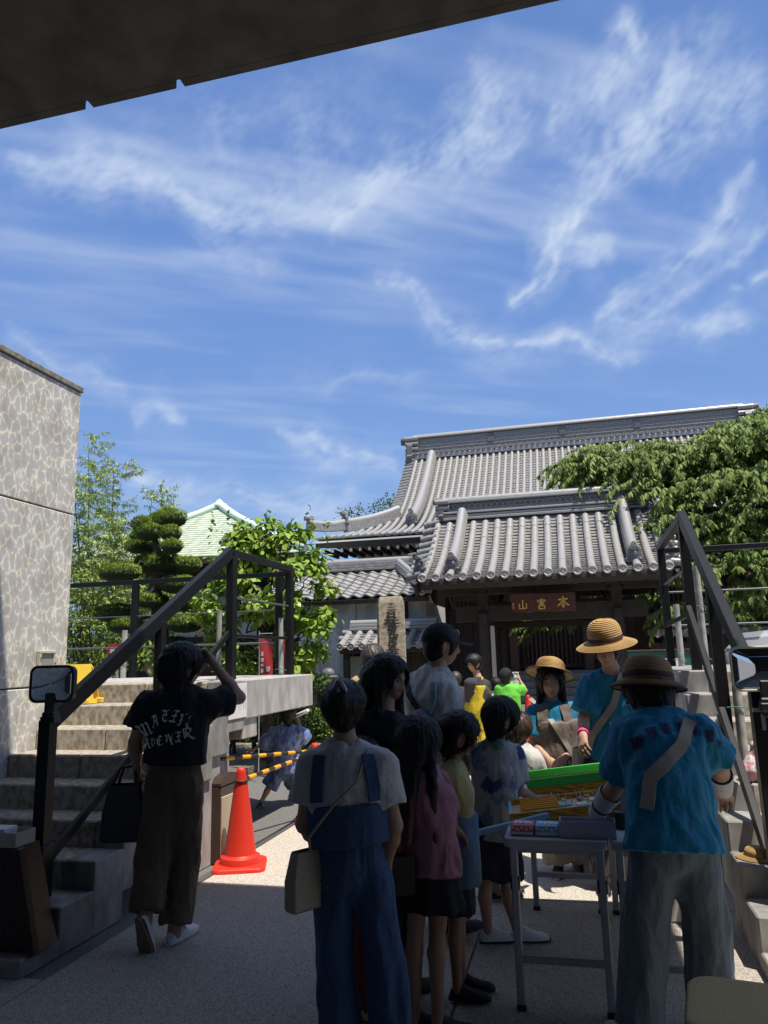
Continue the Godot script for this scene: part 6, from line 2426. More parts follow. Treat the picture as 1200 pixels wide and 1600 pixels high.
# ---------------------------------------------------------------- people
# a distance field on a grid: limbs are tapered capsules joined with a smooth minimum
class Field:
	var o: Vector3
	var h: float
	var nx: int
	var ny: int
	var nz: int
	var d := PackedFloat32Array()

	func _init(lo: Vector3, hi: Vector3, cell: float) -> void:
		o = lo
		h = cell
		nx = int((hi.x - lo.x) / cell) + 2
		ny = int((hi.y - lo.y) / cell) + 2
		nz = int((hi.z - lo.z) / cell) + 2
		d.resize(nx * ny * nz)
		d.fill(0.12)

	# flat: depth along fd is this share of the width; ends: 1 cut square at b, 2 cut at both
	func cap(a: Vector3, b: Vector3, ra: float, rb: float, k := 0.03, flat := 1.0, fd := Vector3.ZERO, ends := 0, carve := false) -> void:
		var m := maxf(ra, rb) + 0.02 + (k if not carve else 0.0)
		var lo := (a.min(b) - Vector3(m, m, m) - o) / h
		var hi := (a.max(b) + Vector3(m, m, m) - o) / h
		var ab := b - a
		var l2 := maxf(ab.length_squared(), 1e-9)
		var ax := ab.normalized()
		var dr := rb - ra
		var gain := 1.0 / flat - 1.0
		var far := Vector3.ZERO
		for z in range(maxi(int(lo.z), 0), mini(int(hi.z) + 2, nz)):
			far.z = o.z + z * h - a.z
			for y in range(maxi(int(lo.y), 0), mini(int(hi.y) + 2, ny)):
				far.y = o.y + y * h - a.y
				var at := (z * ny + y) * nx
				for x in range(maxi(int(lo.x), 0), mini(int(hi.x) + 2, nx)):
					far.x = o.x + x * h - a.x
					var t0 := far.dot(ab) / l2
					var t := clampf(t0, 0.0, 1.0)
					var q := far - ab * t
					if gain != 0.0:
						q += fd * (fd.dot(q) * gain)
					var s := q.length() - (ra + dr * t)
					if flat < 1.0:
						s *= 0.8
					if ends > 0:
						s = maxf(s, far.dot(ax) - sqrt(l2))
						if ends > 1:
							s = maxf(s, -far.dot(ax))
					var w := d[at + x]
					if carve:
						d[at + x] = maxf(w, -s)
					else:
						var e := k - absf(w - s)
						d[at + x] = minf(w, s) - (e * e / k * 0.25 if e > 0.0 else 0.0)

	func cut(p: Vector3, n: Vector3) -> void:
		for z in nz:
			for y in ny:
				var at := (z * ny + y) * nx
				for x in nx:
					if d[at + x] < 0.06:
						d[at + x] = maxf(d[at + x], (o + Vector3(x, y, z) * h - p).dot(n))

	# cloth folds: ripples that run along one axis
	func folds(f: FastNoiseLite, amp: float, stretch: Vector3) -> void:
		for z in nz:
			for y in ny:
				var at := (z * ny + y) * nx
				for x in nx:
					var w := d[at + x]
					if absf(w) < 0.05:
						var p := (o + Vector3(x, y, z) * h) * stretch
						d[at + x] = w + amp * f.get_noise_3d(p.x, p.y, p.z)

	func sample(p: Vector3) -> float:
		var q := (p - o) / h
		var x := clampi(int(q.x), 0, nx - 2)
		var y := clampi(int(q.y), 0, ny - 2)
		var z := clampi(int(q.z), 0, nz - 2)
		var fx := clampf(q.x - x, 0.0, 1.0)
		var fy := clampf(q.y - y, 0.0, 1.0)
		var fz := clampf(q.z - z, 0.0, 1.0)
		var i := (z * ny + y) * nx + x
		var zz := ny * nx
		return lerpf(lerpf(lerpf(d[i], d[i + 1], fx), lerpf(d[i + nx], d[i + nx + 1], fx), fy), lerpf(lerpf(d[i + zz], d[i + zz + 1], fx), lerpf(d[i + zz + nx], d[i + zz + nx + 1], fx), fy), fz)

	func grad(p: Vector3) -> Vector3:
		var e := h * 0.8
		return Vector3(sample(p + Vector3(e, 0, 0)) - sample(p - Vector3(e, 0, 0)), sample(p + Vector3(0, e, 0)) - sample(p - Vector3(0, e, 0)), sample(p + Vector3(0, 0, e)) - sample(p - Vector3(0, 0, e))).normalized()

	# walk from p against dir until the surface is near; returns the point just above it
	func onto(p: Vector3, dir: Vector3, above: float) -> Vector3:
		var q := p
		for k in 60:
			var s := sample(q) - above
			if s < 0.001:
				break
			q += dir * maxf(minf(s, 0.03), 0.0015)
		return q

	# surface nets
	func mesh(m: MB, paint = null) -> void:
		var made := {}
		var step := [1, nx, nx * ny]
		var lim := 3.5 * h
		for z in nz - 1:
			for y in ny - 1:
				var at := (z * ny + y) * nx
				for x in nx - 1:
					var i := at + x
					var c0 := d[i]
					if c0 > lim or c0 < -lim:
						continue
					var c1 := d[i + 1]
					var c2 := d[i + nx]
					var c3 := d[i + nx + 1]
					var c4 := d[i + step[2]]
					var c5 := d[i + step[2] + 1]
					var c6 := d[i + step[2] + nx]
					var c7 := d[i + step[2] + nx + 1]
					var inside := int(c0 < 0) + int(c1 < 0) + int(c2 < 0) + int(c3 < 0) + int(c4 < 0) + int(c5 < 0) + int(c6 < 0) + int(c7 < 0)
					if inside == 0 or inside == 8:
						continue
					var s := Vector3.ZERO
					var n := 0
					if (c0 < 0) != (c1 < 0): s += Vector3(c0 / (c0 - c1), 0, 0); n += 1
					if (c2 < 0) != (c3 < 0): s += Vector3(c2 / (c2 - c3), 1, 0); n += 1
					if (c4 < 0) != (c5 < 0): s += Vector3(c4 / (c4 - c5), 0, 1); n += 1
					if (c6 < 0) != (c7 < 0): s += Vector3(c6 / (c6 - c7), 1, 1); n += 1
					if (c0 < 0) != (c2 < 0): s += Vector3(0, c0 / (c0 - c2), 0); n += 1
					if (c1 < 0) != (c3 < 0): s += Vector3(1, c1 / (c1 - c3), 0); n += 1
					if (c4 < 0) != (c6 < 0): s += Vector3(0, c4 / (c4 - c6), 1); n += 1
					if (c5 < 0) != (c7 < 0): s += Vector3(1, c5 / (c5 - c7), 1); n += 1
					if (c0 < 0) != (c4 < 0): s += Vector3(0, 0, c0 / (c0 - c4)); n += 1
					if (c1 < 0) != (c5 < 0): s += Vector3(1, 0, c1 / (c1 - c5)); n += 1
					if (c2 < 0) != (c6 < 0): s += Vector3(0, 1, c2 / (c2 - c6)); n += 1
					if (c3 < 0) != (c7 < 0): s += Vector3(1, 1, c3 / (c3 - c7)); n += 1
					var p := o + (Vector3(x, y, z) + s / n) * h
					var g := Vector3(c1 + c3 + c5 + c7 - c0 - c2 - c4 - c6, c2 + c3 + c6 + c7 - c0 - c1 - c4 - c5, c4 + c5 + c6 + c7 - c0 - c1 - c2 - c3).normalized()
					if paint:
						m.col = paint.call(p)
					made[i] = m.vert(p, g)
		for i in made:
			var z: int = i / step[2]
			var y: int = (i - z * step[2]) / nx
			var x: int = i - z * step[2] - y * nx
			for ax in 3:
				var u: int = step[(ax + 1) % 3]
				var w: int = step[(ax + 2) % 3]
				if (d[i] < 0) == (d[i + step[ax]] < 0):
					continue
				if made.has(i - u) and made.has(i - w) and made.has(i - u - w):
					m.tri(made[i], made[i - u], made[i - u - w])
					m.tri(made[i], made[i - u - w], made[i - w])


const PELVIS = 0
const WAIST = 1
const CHEST = 2
const NECK = 3
const HEAD = 4
const SHL = 5
const ELL = 6
const WRL = 7
const SHR = 8
const ELR = 9
const WRR = 10
const HIPL = 11
const KNL = 12
const ANL = 13
const HIPR = 14
const KNR = 15
const ANR = 16

var fold_noise := FastNoiseLite.new()
var crease_noise := FastNoiseLite.new()


func bounds(j: Array, pad: float) -> Array:
	var lo: Vector3 = j[0]
	var hi: Vector3 = j[0]
	for p in j:
		lo = lo.min(p)
		hi = hi.max(p)
	return [lo - Vector3(pad, pad, pad), hi + Vector3(pad, pad, pad)]


# head as one smooth surface: skull, jaw, brow, nose, lips, chin, ears
func head_shape(m: MB, c: Vector3, face: Vector3, s: float, skin: Color, feminine: bool) -> void:
	var z := face.normalized()
	var x := Vector3.UP.cross(z).normalized()
	var y := z.cross(x)
	var b := Basis(x, y, z)
	var rows := []
	var NR := 44
	var NC := 52
	var start := m.v.size()
	for r in NR + 1:
		var e := PI * (r / float(NR) - 0.5)
		var row := PackedVector3Array()
		for k in NC:
			var a := TAU * k / NC
			a = a - 0.42 * sin(a - PI / 2 + PI / 2) * 0.0
			var d := Vector3(sin(a) * cos(e), sin(e), cos(a) * cos(e))
			var p := d * Vector3(0.076, 0.115, 0.096)
			var t := clampf(-p.y / 0.115, 0.0, 1.0)
			p.x *= 1.0 - 0.30 * pow(t, 1.4)
			if p.z < 0.0:
				p.z *= 1.0 - 0.35 * soft(0.25, 0.95, t)
			else:
				p.z = maxf(p.z, 0.0) * (1.0 + 0.10 * t)
			var X := p.x
			var Y := p.y
			if d.z > 0.0:
				var w := soft(0.0, 0.35, d.z)
				var up := clampf((0.034 - Y) / 0.060, 0.0, 1.0)
				var nose := 0.022 * exp(-pow(X / lerpf(0.008, 0.014, up), 2.0)) * up
				if Y < -0.026:
					nose *= exp(-pow((Y + 0.026) / 0.008, 2.0))
				var side := absf(X) - 0.031
				var q := nose
				q -= 0.010 * exp(-pow(side / 0.015, 2.0) - pow((Y - 0.012) / 0.011, 2.0))
				q += 0.004 * exp(-pow((Y - 0.032) / 0.009, 2.0) - pow(X / 0.05, 2.0))
				q += 0.004 * exp(-pow((absf(X) - 0.040) / 0.018, 2.0) - pow((Y + 0.02) / 0.02, 2.0))
				q += 0.007 * exp(-pow(X / 0.021, 2.0) - pow((Y + 0.056) / 0.006, 2.0))
				q += 0.007 * exp(-pow(X / 0.018, 2.0) - pow((Y + 0.069) / 0.006, 2.0))
				q += 0.009 * exp(-pow(X / 0.021, 2.0) - pow((Y + 0.096) / 0.014, 2.0))
				p.z += q * w
			row.append(c + b * (p * s))
		rows.append(row)
	m.col = skin
	m.grid(rows, true)
	# lips keep their own colour
	for i in range(start, m.v.size()):
		var q := b.inverse() * (m.v[i] - c) / s
		if q.z > 0.06 and absf(q.x) < 0.022 and q.y > -0.076 and q.y < -0.051:
			m.c[i] = skin.lerp(Color(0.42, 0.14, 0.12), 0.55 if feminine else 0.3)
	for e in [-1.0, 1.0]:
		m.col = skin
		m.ball(c + b * (Vector3(0.077 * e, -0.004, -0.006) * s), Vector3(0.009, 0.030, 0.019) * s, 10, b * Basis(Vector3.UP, -0.45 * e))
		m.col = Color(0.75, 0.72, 0.68)
		m.ball(c + b * (Vector3(0.031 * e, 0.011, 0.0765) * s), Vector3(0.0135, 0.0055, 0.006) * s, 10, b * Basis(Vector3.UP, 0.30 * e))
		m.col = Color(0.012, 0.009, 0.008)
		m.ball(c + b * (Vector3(0.031 * e, 0.011, 0.0795) * s), Vector3(0.0058, 0.0055, 0.0045) * s, 8, b)
		m.tube([c + b * (Vector3(0.016 * e, 0.0155, 0.0815) * s), c + b * (Vector3(0.031 * e, 0.0185, 0.0815) * s), c + b * (Vector3(0.046 * e, 0.0145, 0.073) * s)], [0.0016 * s, 0.0018 * s, 0.001 * s], 5)
		m.tube([c + b * (Vector3(0.014 * e, 0.030, 0.091) * s), c + b * (Vector3(0.032 * e, 0.035, 0.0865) * s), c + b * (Vector3(0.050 * e, 0.029, 0.074) * s)], [0.0022 * s, 0.003 * s, 0.001 * s], 5)
	m.col = skin


# palm, four fingers of their own lengths, thumb from the side of the palm
func hand_shape(m: MB, wrist: Vector3, dir: Vector3, palm: Vector3, thumb_side: float, s: float, curl: float, skin: Color, cell := 0.0055, curls := []) -> void:
	var z := dir.normalized()
	var y := (palm - z * palm.dot(z)).normalized()
	var x := y.cross(z) * thumb_side
	var r := 0.20 * s
	var f := Field.new(wrist + z * 0.08 * s - Vector3(r, r, r) * 0.75, wrist + z * 0.08 * s + Vector3(r, r, r) * 0.75, cell)
	f.cap(wrist - z * 0.03 * s, wrist + z * 0.012 * s, 0.024 * s, 0.024 * s, 0.02 * s)
	f.cap(wrist + z * 0.02 * s + x * 0.014 * s, wrist + z * 0.078 * s + x * 0.026 * s, 0.020 * s, 0.016 * s, 0.02 * s, 0.8, y)
	f.cap(wrist + z * 0.02 * s - x * 0.008 * s, wrist + z * 0.076 * s - x * 0.026 * s, 0.020 * s, 0.014 * s, 0.02 * s, 0.8, y)
	f.cap(wrist + z * 0.03 * s, wrist + z * 0.08 * s, 0.018 * s, 0.016 * s, 0.02 * s, 0.85, y)
	var lens := [0.070, 0.079, 0.073, 0.057]
	for k in 4:
		var p := wrist + z * (0.080 - 0.004 * absf(k - 1.2)) * s + x * (0.030 - 0.0195 * k) * s
		var a: float = curls[k] if curls.size() == 4 else curl * (0.9 + 0.12 * k)
		var q := (z + x * (0.10 - 0.06 * k)).normalized()
		var rr := 0.0094 * s if k < 3 else 0.0082 * s
		for e in 3:
			q = (q * cos(a * [0.55, 1.0, 0.7][e]) + y * sin(a * [0.55, 1.0, 0.7][e])).normalized()
			var n: Vector3 = p + q * lens[k] * [0.44, 0.31, 0.25][e] * s
			f.cap(p, n, rr * (1.0 - 0.08 * e), rr * (0.93 - 0.09 * e), 0.005 * s)
			p = n
	var th := wrist + z * 0.028 * s + x * 0.024 * s
	var t1 := th + (x * 0.62 + z * 0.66 + y * 0.35).normalized() * 0.042 * s
	var t2 := t1 + (x * 0.25 + z * 0.85 + y * (0.3 + curl * 0.4)).normalized() * 0.030 * s
	var t3 := t2 + (x * 0.02 + z * 0.85 + y * (0.35 + curl * 0.5)).normalized() * 0.024 * s
	f.cap(th, t1, 0.015 * s, 0.0115 * s, 0.014 * s)
	f.cap(t1, t2, 0.0112 * s, 0.0100 * s, 0.006 * s)
	f.cap(t2, t3, 0.0102 * s, 0.0080 * s, 0.005 * s)
	m.col = skin
	f.mesh(m)


# one continuous body: trunk, neck, limbs, with head and hands joined on
func body(t: Node3D, p: Dictionary) -> void:
	var j: Array = p.j
	var s: float = p.s
	var hs: float = p.get("hs", s)
	var g: float = p.get("girth", s)
	var skin: Color = p.get("skin", Color(0.46, 0.27, 0.18))
	var f: Vector3 = p.d[0]
	var q := bounds(j, 0.13)
	var fl := Field.new(q[0], q[1], p.get("cell", 0.014))
	fl.cap(j[PELVIS], j[WAIST], 0.125 * g, 0.105 * g, 0.05, 0.72, f)
	fl.cap(j[WAIST], j[CHEST], 0.105 * g, 0.125 * g, 0.05, 0.72, f)
	fl.cap(j[CHEST], j[NECK], 0.11 * g, 0.055 * g, 0.05, 0.8, f)
	fl.cap(j[NECK], j[HEAD] - Vector3(0, 0.02, 0) * hs, 0.052 * g, 0.048 * g, 0.03)
	for e in [[SHL, ELL, WRL], [SHR, ELR, WRR]]:
		fl.cap(j[NECK].lerp(j[CHEST], 0.25), j[e[0]], 0.05 * g, 0.048 * g, 0.05)
		fl.cap(j[e[0]], j[e[1]], 0.046 * g, 0.036 * g, 0.02)
		fl.cap(j[e[1]], j[e[1]].lerp(j[e[2]], 0.35), 0.036 * g, 0.037 * g, 0.02)
		fl.cap(j[e[1]].lerp(j[e[2]], 0.35), j[e[2]], 0.036 * g, 0.025 * g, 0.02)
	for e in [[HIPL, KNL, ANL], [HIPR, KNR, ANR]]:
		fl.cap(j[e[0]], j[e[1]], 0.082 * g, 0.052 * g, 0.016)
		var calf: Vector3 = j[e[1]].lerp(j[e[2]], 0.3) - f * 0.012 * g
		fl.cap(j[e[1]], calf, 0.050 * g, 0.053 * g, 0.012)
		fl.cap(calf, j[e[2]], 0.053 * g, 0.034 * g, 0.012)
		fl.cap(j[e[2]], j[e[2]] - Vector3(0, 0.02, 0), 0.034 * g, 0.036 * g, 0.02)
	var m := MB.new()
	m.col = skin
	fl.mesh(m)
	head_shape(m, j[HEAD], p.d[1], hs, skin, p.get("fem", false))
	for h in p.get("hands", []):
		# [wrist joint, elbow joint, palm direction, thumb side, curl, turn added to the forearm line]
		var dir: Vector3 = (j[h[0]] - j[h[1]]).normalized() + (h[5] if h.size() > 5 else Vector3.ZERO)
		hand_shape(m, j[h[0]], dir, h[2], h[3], s * 1.0, h[4], skin, p.get("hand_cell", 0.006), h[6] if h.size() > 6 else [])
	put("body", m, M.skin, t)


func fabric(called: String, c: Color, opt := {}) -> Material:
	if M.has(called):
		return M[called]
	var o := {"sheen": opt.get("sheen", 0.25), "tex": T.weave, "scale": Vector3(2.6, 1.1, 2.6), "bump": T.cloth, "relief": opt.get("relief", 0.5), "world": false}
	if opt.has("vc"):
		o.vc = true
	return mt(called, c, opt.get("rough", 0.9), o)


# shirt: trunk, shoulders and sleeves that end square
func shirt(t: Node3D, p: Dictionary, mat: Material, o := {}) -> Field:
	var j: Array = p.j
	var g: float = p.get("girth", p.s)
	var f: Vector3 = p.d[0]
	var ease: float = o.get("ease", 0.02)
	var pts := [j[0], j[1], j[2], j[3], j[SHL], j[SHR], j[ELL], j[ELR]]
	var hem: float = o.get("hem", 0.10)
	var down: Vector3 = (j[PELVIS] - j[WAIST]).normalized()
	down = (down + Vector3.DOWN * 0.8).normalized()
	var end: Vector3 = j[PELVIS] + down * (hem + 0.035)
	pts.append(end)
	var q := bounds(pts, 0.22)
	var fl := Field.new(q[0], q[1], p.get("cell", 0.013))
	var wide: float = o.get("wide", 1.0)
	fl.cap(j[WAIST], end, (0.132 * g + ease) * wide, (0.142 * g + ease * 1.5) * wide * o.get("flare", 1.0), 0.04, 0.70, f, 1)
	fl.cap(j[WAIST], j[CHEST], (0.132 * g + ease) * wide, (0.138 * g + ease) * wide, 0.05, 0.70, f)
	fl.cap(j[CHEST], j[NECK].lerp(j[CHEST], 0.10), (0.135 * g + ease) * wide, 0.062 * g + ease * 0.3, 0.05, 0.78, f)
	var sl: float = o.get("sleeve", 0.8)
	var sw: float = o.get("cuff", 0.068)
	for e in [[SHL, ELL, WRL], [SHR, ELR, WRR]]:
		var mid: Vector3 = j[CHEST].lerp(j[NECK], 0.72)
		fl.cap(mid, j[e[0]], 0.055 * g + ease * 0.5, 0.052 * g + ease * 0.6, 0.06)
		if sl <= 1.0:
			fl.cap(j[e[0]], j[e[0]].lerp(j[e[1]], sl), 0.054 * g + ease * 0.7, sw * g + ease * 0.4, 0.03, 1.0, Vector3.ZERO, 1)
		else:
			fl.cap(j[e[0]], j[e[1]], 0.054 * g + ease * 0.7, sw * g + ease * 0.3, 0.03)
			fl.cap(j[e[1]], j[e[1]].lerp(j[e[2]], sl - 1.0), sw * g + ease * 0.3, sw * g * 0.9 + ease * 0.3, 0.02, 1.0, Vector3.ZERO, 1)
	fl.folds(fold_noise, o.get("fold", 0.0055), Vector3(60, 26, 60))
	fl.folds(crease_noise, o.get("fold", 0.0055) * 1.1, Vector3(34, 16, 34))
	fl.cut(j[PELVIS] + down * hem, down)
	# neck opening
	fl.cap(j[NECK] + Vector3(0, -0.005, 0) * g, j[HEAD], 0.060 * g, 0.066 * g, 0.01, 1.0, Vector3.ZERO, 0, true)
	var m := MB.new()
	fl.mesh(m, o.get("paint"))
	put(o.get("called", "shirt"), m, mat, t)
	return fl


func trousers(t: Node3D, p: Dictionary, mat: Material, o := {}) -> Field:
	var j: Array = p.j
	var g: float = p.get("girth", p.s)
	var f: Vector3 = p.d[0]
	var leg: float = o.get("leg", 1.92)      # 1 ends at the knee, 2 at the ankle
	var q := bounds([j[WAIST], j[PELVIS], j[HIPL], j[HIPR], j[KNL], j[KNR], j[ANL], j[ANR]], 0.2)
	var fl := Field.new(q[0], q[1], p.get("cell", 0.014))
	var ease: float = o.get("ease", 0.015)
	var top: Vector3 = j[PELVIS].lerp(j[WAIST], o.get("rise", 0.25))
	fl.cap(top, j[PELVIS], 0.125 * g + ease, 0.142 * g + ease, 0.04, 0.74, f, 0)
	var th: float = o.get("thigh", 0.092)
	var kn: float = o.get("knee", 0.085)
	var cf: float = o.get("cuff", 0.09)
	for e in [[HIPL, KNL, ANL], [HIPR, KNR, ANR]]:
		if leg <= 1.0:
			fl.cap(j[e[0]], j[e[0]].lerp(j[e[1]], leg), th * g + ease, cf * g + ease, 0.05, 1.0, Vector3.ZERO, 1)
		else:
			fl.cap(j[e[0]], j[e[1]], th * g + ease, kn * g + ease, o.get("blend", 0.03))
			fl.cap(j[e[1]], j[e[1]].lerp(j[e[2]], leg - 1.0), kn * g + ease, cf * g + ease, o.get("blend", 0.03) * 0.7, 1.0, Vector3.ZERO, 1)
	fl.folds(fold_noise, o.get("fold", 0.0065), Vector3(60, 14, 60))
	fl.folds(crease_noise, o.get("fold", 0.0065) * 1.1, Vector3(34, 11, 34))
	fl.cut(top, (j[WAIST] - j[PELVIS]).normalized())
	var m := MB.new()
	fl.mesh(m, o.get("paint"))
	put(o.get("called", "trousers"), m, mat, t)
	return fl


func skirt(t: Node3D, p: Dictionary, mat: Material, length: float, flare: float, called := "skirt") -> void:
	var j: Array = p.j
	var g: float = p.get("girth", p.s)
	var z: Vector3 = p.d[0]
	var x := Vector3.UP.cross(z).normalized()
	var rows := []
	for k in 9:
		var u := k / 8.0
		var row := PackedVector3Array()
		var c: Vector3 = j[WAIST].lerp(j[PELVIS], 0.35) + Vector3.DOWN * length * u
		var r := lerpf(0.13 * g, 0.15 * g * flare, pow(u, 0.8))
		for e in 36:
			var a := TAU * e / 36.0
			var w := 1.0 + 0.10 * u * sin(a * 9.0 + 0.6) + 0.04 * u * sin(a * 4.0)
			row.append(c + (x * cos(a) + z * sin(a) * 0.78) * r * w)
		rows.append(row)
	var m := MB.new()
	m.grid(rows, true)
	m.fan(rows[0], Vector3.UP)
	put(called, m, mat, t)


# hair as a shell over the skull with the face cut free; locks hang from it
func hair(t: Node3D, p: Dictionary, mat: Material, o := {}) -> Field:
	var j: Array = p.j
	var s: float = p.get("hs", p.s)
	var z: Vector3 = (p.d[1] as Vector3).normalized()
	var x := Vector3.UP.cross(z).normalized()
	var y := z.cross(x)
	var c: Vector3 = j[HEAD]
	var locks: Array = o.get("locks", [])
	var pts := [c + y * 0.16 * s, c - y * 0.13 * s, c + x * 0.12 * s, c - x * 0.12 * s, c + z * 0.13 * s, c - z * 0.13 * s]
	for l in locks:
		for k in l.size() - 2:
			pts.append(c + (x * l[k].x + y * l[k].y + z * l[k].z) * s)
	var q := bounds(pts, 0.10 * s)
	var fl := Field.new(q[0], q[1], o.get("cell", p.get("hair_cell", 0.008)))
	var thick: float = o.get("thick", 0.012)
	# skull cap made of three balls
	fl.cap(c + (y * 0.012 + z * 0.012) * s, c + (y * 0.012 - z * 0.012) * s, (0.092 + thick) * s, (0.094 + thick) * s, 0.03, 0.86, x)
	fl.cap(c + (y * 0.03) * s, c + (y * 0.028 - z * 0.01) * s, (0.088 + thick) * s, (0.088 + thick) * s, 0.03)
	var nape: float = o.get("nape", -0.075)
	fl.cap(c + (-z * 0.03) * s, c + (y * nape - z * 0.045) * s, (0.075 + thick) * s, 0.052 * s, 0.03, 1.0)
	for e in [-1.0, 1.0]:
		var side: float = o.get("side", -0.02)
		fl.cap(c + (x * e * 0.062 + y * 0.03 + z * 0.015) * s, c + (x * e * 0.066 + y * side + z * 0.0) * s, (0.026 + thick) * s, 0.018 * s, 0.02)
	for l in locks:
		# lock: points in head units, then start and end radius
		for k in l.size() - 3:
			var a: Vector3 = c + (x * l[k].x + y * l[k].y + z * l[k].z) * s
			var b: Vector3 = c + (x * l[k + 1].x + y * l[k + 1].y + z * l[k + 1].z) * s
			var n: float = l.size() - 3
			fl.cap(a, b, lerpf(l[-2], l[-1], k / n) * s, lerpf(l[-2], l[-1], (k + 1) / n) * s, 0.02)
	# strands
	var f := fold_noise
	fl.folds(f, o.get("strand", 0.006) * s, Vector3(230, 34, 230))
	# face opening
	var brow: float = o.get("fringe", 0.040)
	fl.cap(c + (z * 0.095 + y * (brow - 0.055)) * s, c + (z * 0.10 - y * 0.14) * s, 0.066 * s, 0.078 * s, 0.01, 1.0, Vector3.ZERO, 0, true)
	if o.get("ears", true):
		for e in [-1.0, 1.0]:
			fl.cap(c + (x * e * 0.085 + y * 0.0 + z * 0.008) * s, c + (x * e * 0.085 - y * 0.06 + z * 0.012) * s, 0.026 * s, 0.030 * s, 0.01, 1.0, Vector3.ZERO, 0, true)
	var m := MB.new()
	fl.mesh(m, o.get("paint"))
	put("hair", m, mat, t)
	# loose strands that follow the fall of the hair
	var n: int = o.get("strands", 420 if p.get("cell", 0.013) < 0.015 else 0)
	if n > 0:
		var places := []
		var tints := []
		var crown := c + (y * 0.085 - z * 0.04) * s
		for k in n:
			var i := rng.randi_range(0, m.v.size() - 1)
			var nr := m.n[i]
			var fall := Vector3.DOWN * 0.9 + (m.v[i] - crown).normalized() * 0.8
			if o.get("up", false):
				fall = (crown - y * 0.02 - z * 0.06 - m.v[i]).normalized()
			fall = fall - nr * nr.dot(fall)
			if fall.length() < 0.2:
				continue
			fall = (fall.normalized() + rv(0.05)).normalized()
			places.append(aim(m.v[i] - nr * 0.003, fall - nr * 0.02, nr, s * rng.randf_range(0.45, 0.85)))
			tints.append(m.c[i] if o.has("paint") else Color.WHITE)
		var sm := MB.new()
		sm.tube([Vector3.ZERO, Vector3(0.002, 0.0035, 0.03), Vector3(0.0, 0.003, 0.06), Vector3(-0.003, -0.003, 0.088)], [0.0016, 0.0024, 0.0018, 0.0003], 4, false, 0.6)
		var mesh := sm.mesh()
		mesh.surface_set_material(0, mat)
		scatter("strands", mesh, places, tints, t)
	return fl


func shoe(t: Node3D, ankle: Vector3, toe: Vector3, s: float, upper: Material, sole: Material, called := "shoe") -> void:
	var z := toe.normalized()
	var x := Vector3.UP.cross(z).normalized()
	var y := z.cross(x)
	var heel := ankle - z * 0.055 * s - y * 0.062 * minf(s * 1.1, 1.0)
	var rows := []
	# stations along the foot: distance, half width, height
	for q in [[0.0, 0.012, 0.03], [0.01, 0.026, 0.062], [0.05, 0.034, 0.102], [0.09, 0.036, 0.104], [0.13, 0.041, 0.078], [0.18, 0.045, 0.060], [0.225, 0.042, 0.052], [0.255, 0.028, 0.040], [0.265, 0.008, 0.022]]:
		var row := PackedVector3Array()
		for e in 14:
			var a := PI * e / 13.0
			row.append(heel + (z * q[0] + x * cos(a) * q[1] + y * (0.016 + pow(maxf(sin(a), 0.0), 0.75) * (q[2] - 0.016))) * s)
		rows.append(row)
	var m := MB.new()
	m.grid(rows, false)
	var up := put(called, m, upper, t)
	m = MB.new()
	rows = []
	for h in [0.0, 0.006, 0.020, 0.024]:
		var row := PackedVector3Array()
		for e in 28:
			var a := TAU * e / 28.0
			var u := 0.5 - 0.5 * cos(a)
			var w := (0.030 + 0.015 * soft(0.3, 0.75, u)) * (1.0 if h > 0.0 and h < 0.024 else 0.93)
			row.append(heel + (z * (u * 0.278 - 0.006) + x * sin(a) * w * (1.0 if absf(sin(a)) < 0.6 else 1.0) + y * h) * s)
		rows.append(row)
	m.grid(rows, true)
	m.fan(rows[0], -y)
	m.fan(rows[-1], y)
	put("sole", m, sole, up)
	m = MB.new()
	for k in 4:
		var d := 0.115 + 0.022 * k
		var hh := 0.072 - 0.007 * k
		m.tube([heel + (z * d - x * 0.022 + y * (hh - 0.010)) * s, heel + (z * (d + 0.006) + y * (hh + 0.002)) * s, heel + (z * d + x * 0.022 + y * (hh - 0.010)) * s], [0.0032 * s], 5)
	put("lace", m, sole, up)


func _coil(m: MB, b: Basis, r: float, h: float, fat: float, squash: float, flat: float) -> void:
	var rows := []
	for k in 37:
		var a := TAU * k / 36.0
		var row := PackedVector3Array()
		for e in 6:
			var q := TAU * e / 6.0
			var w := r + cos(q) * fat
			row.append(b * Vector3(cos(a) * w, h + sin(q) * fat * flat * (1.0 + 0.25 * sin(a * 40.0)), -sin(a) * w * squash))
		rows.append(row)
	m.grid(rows, true)


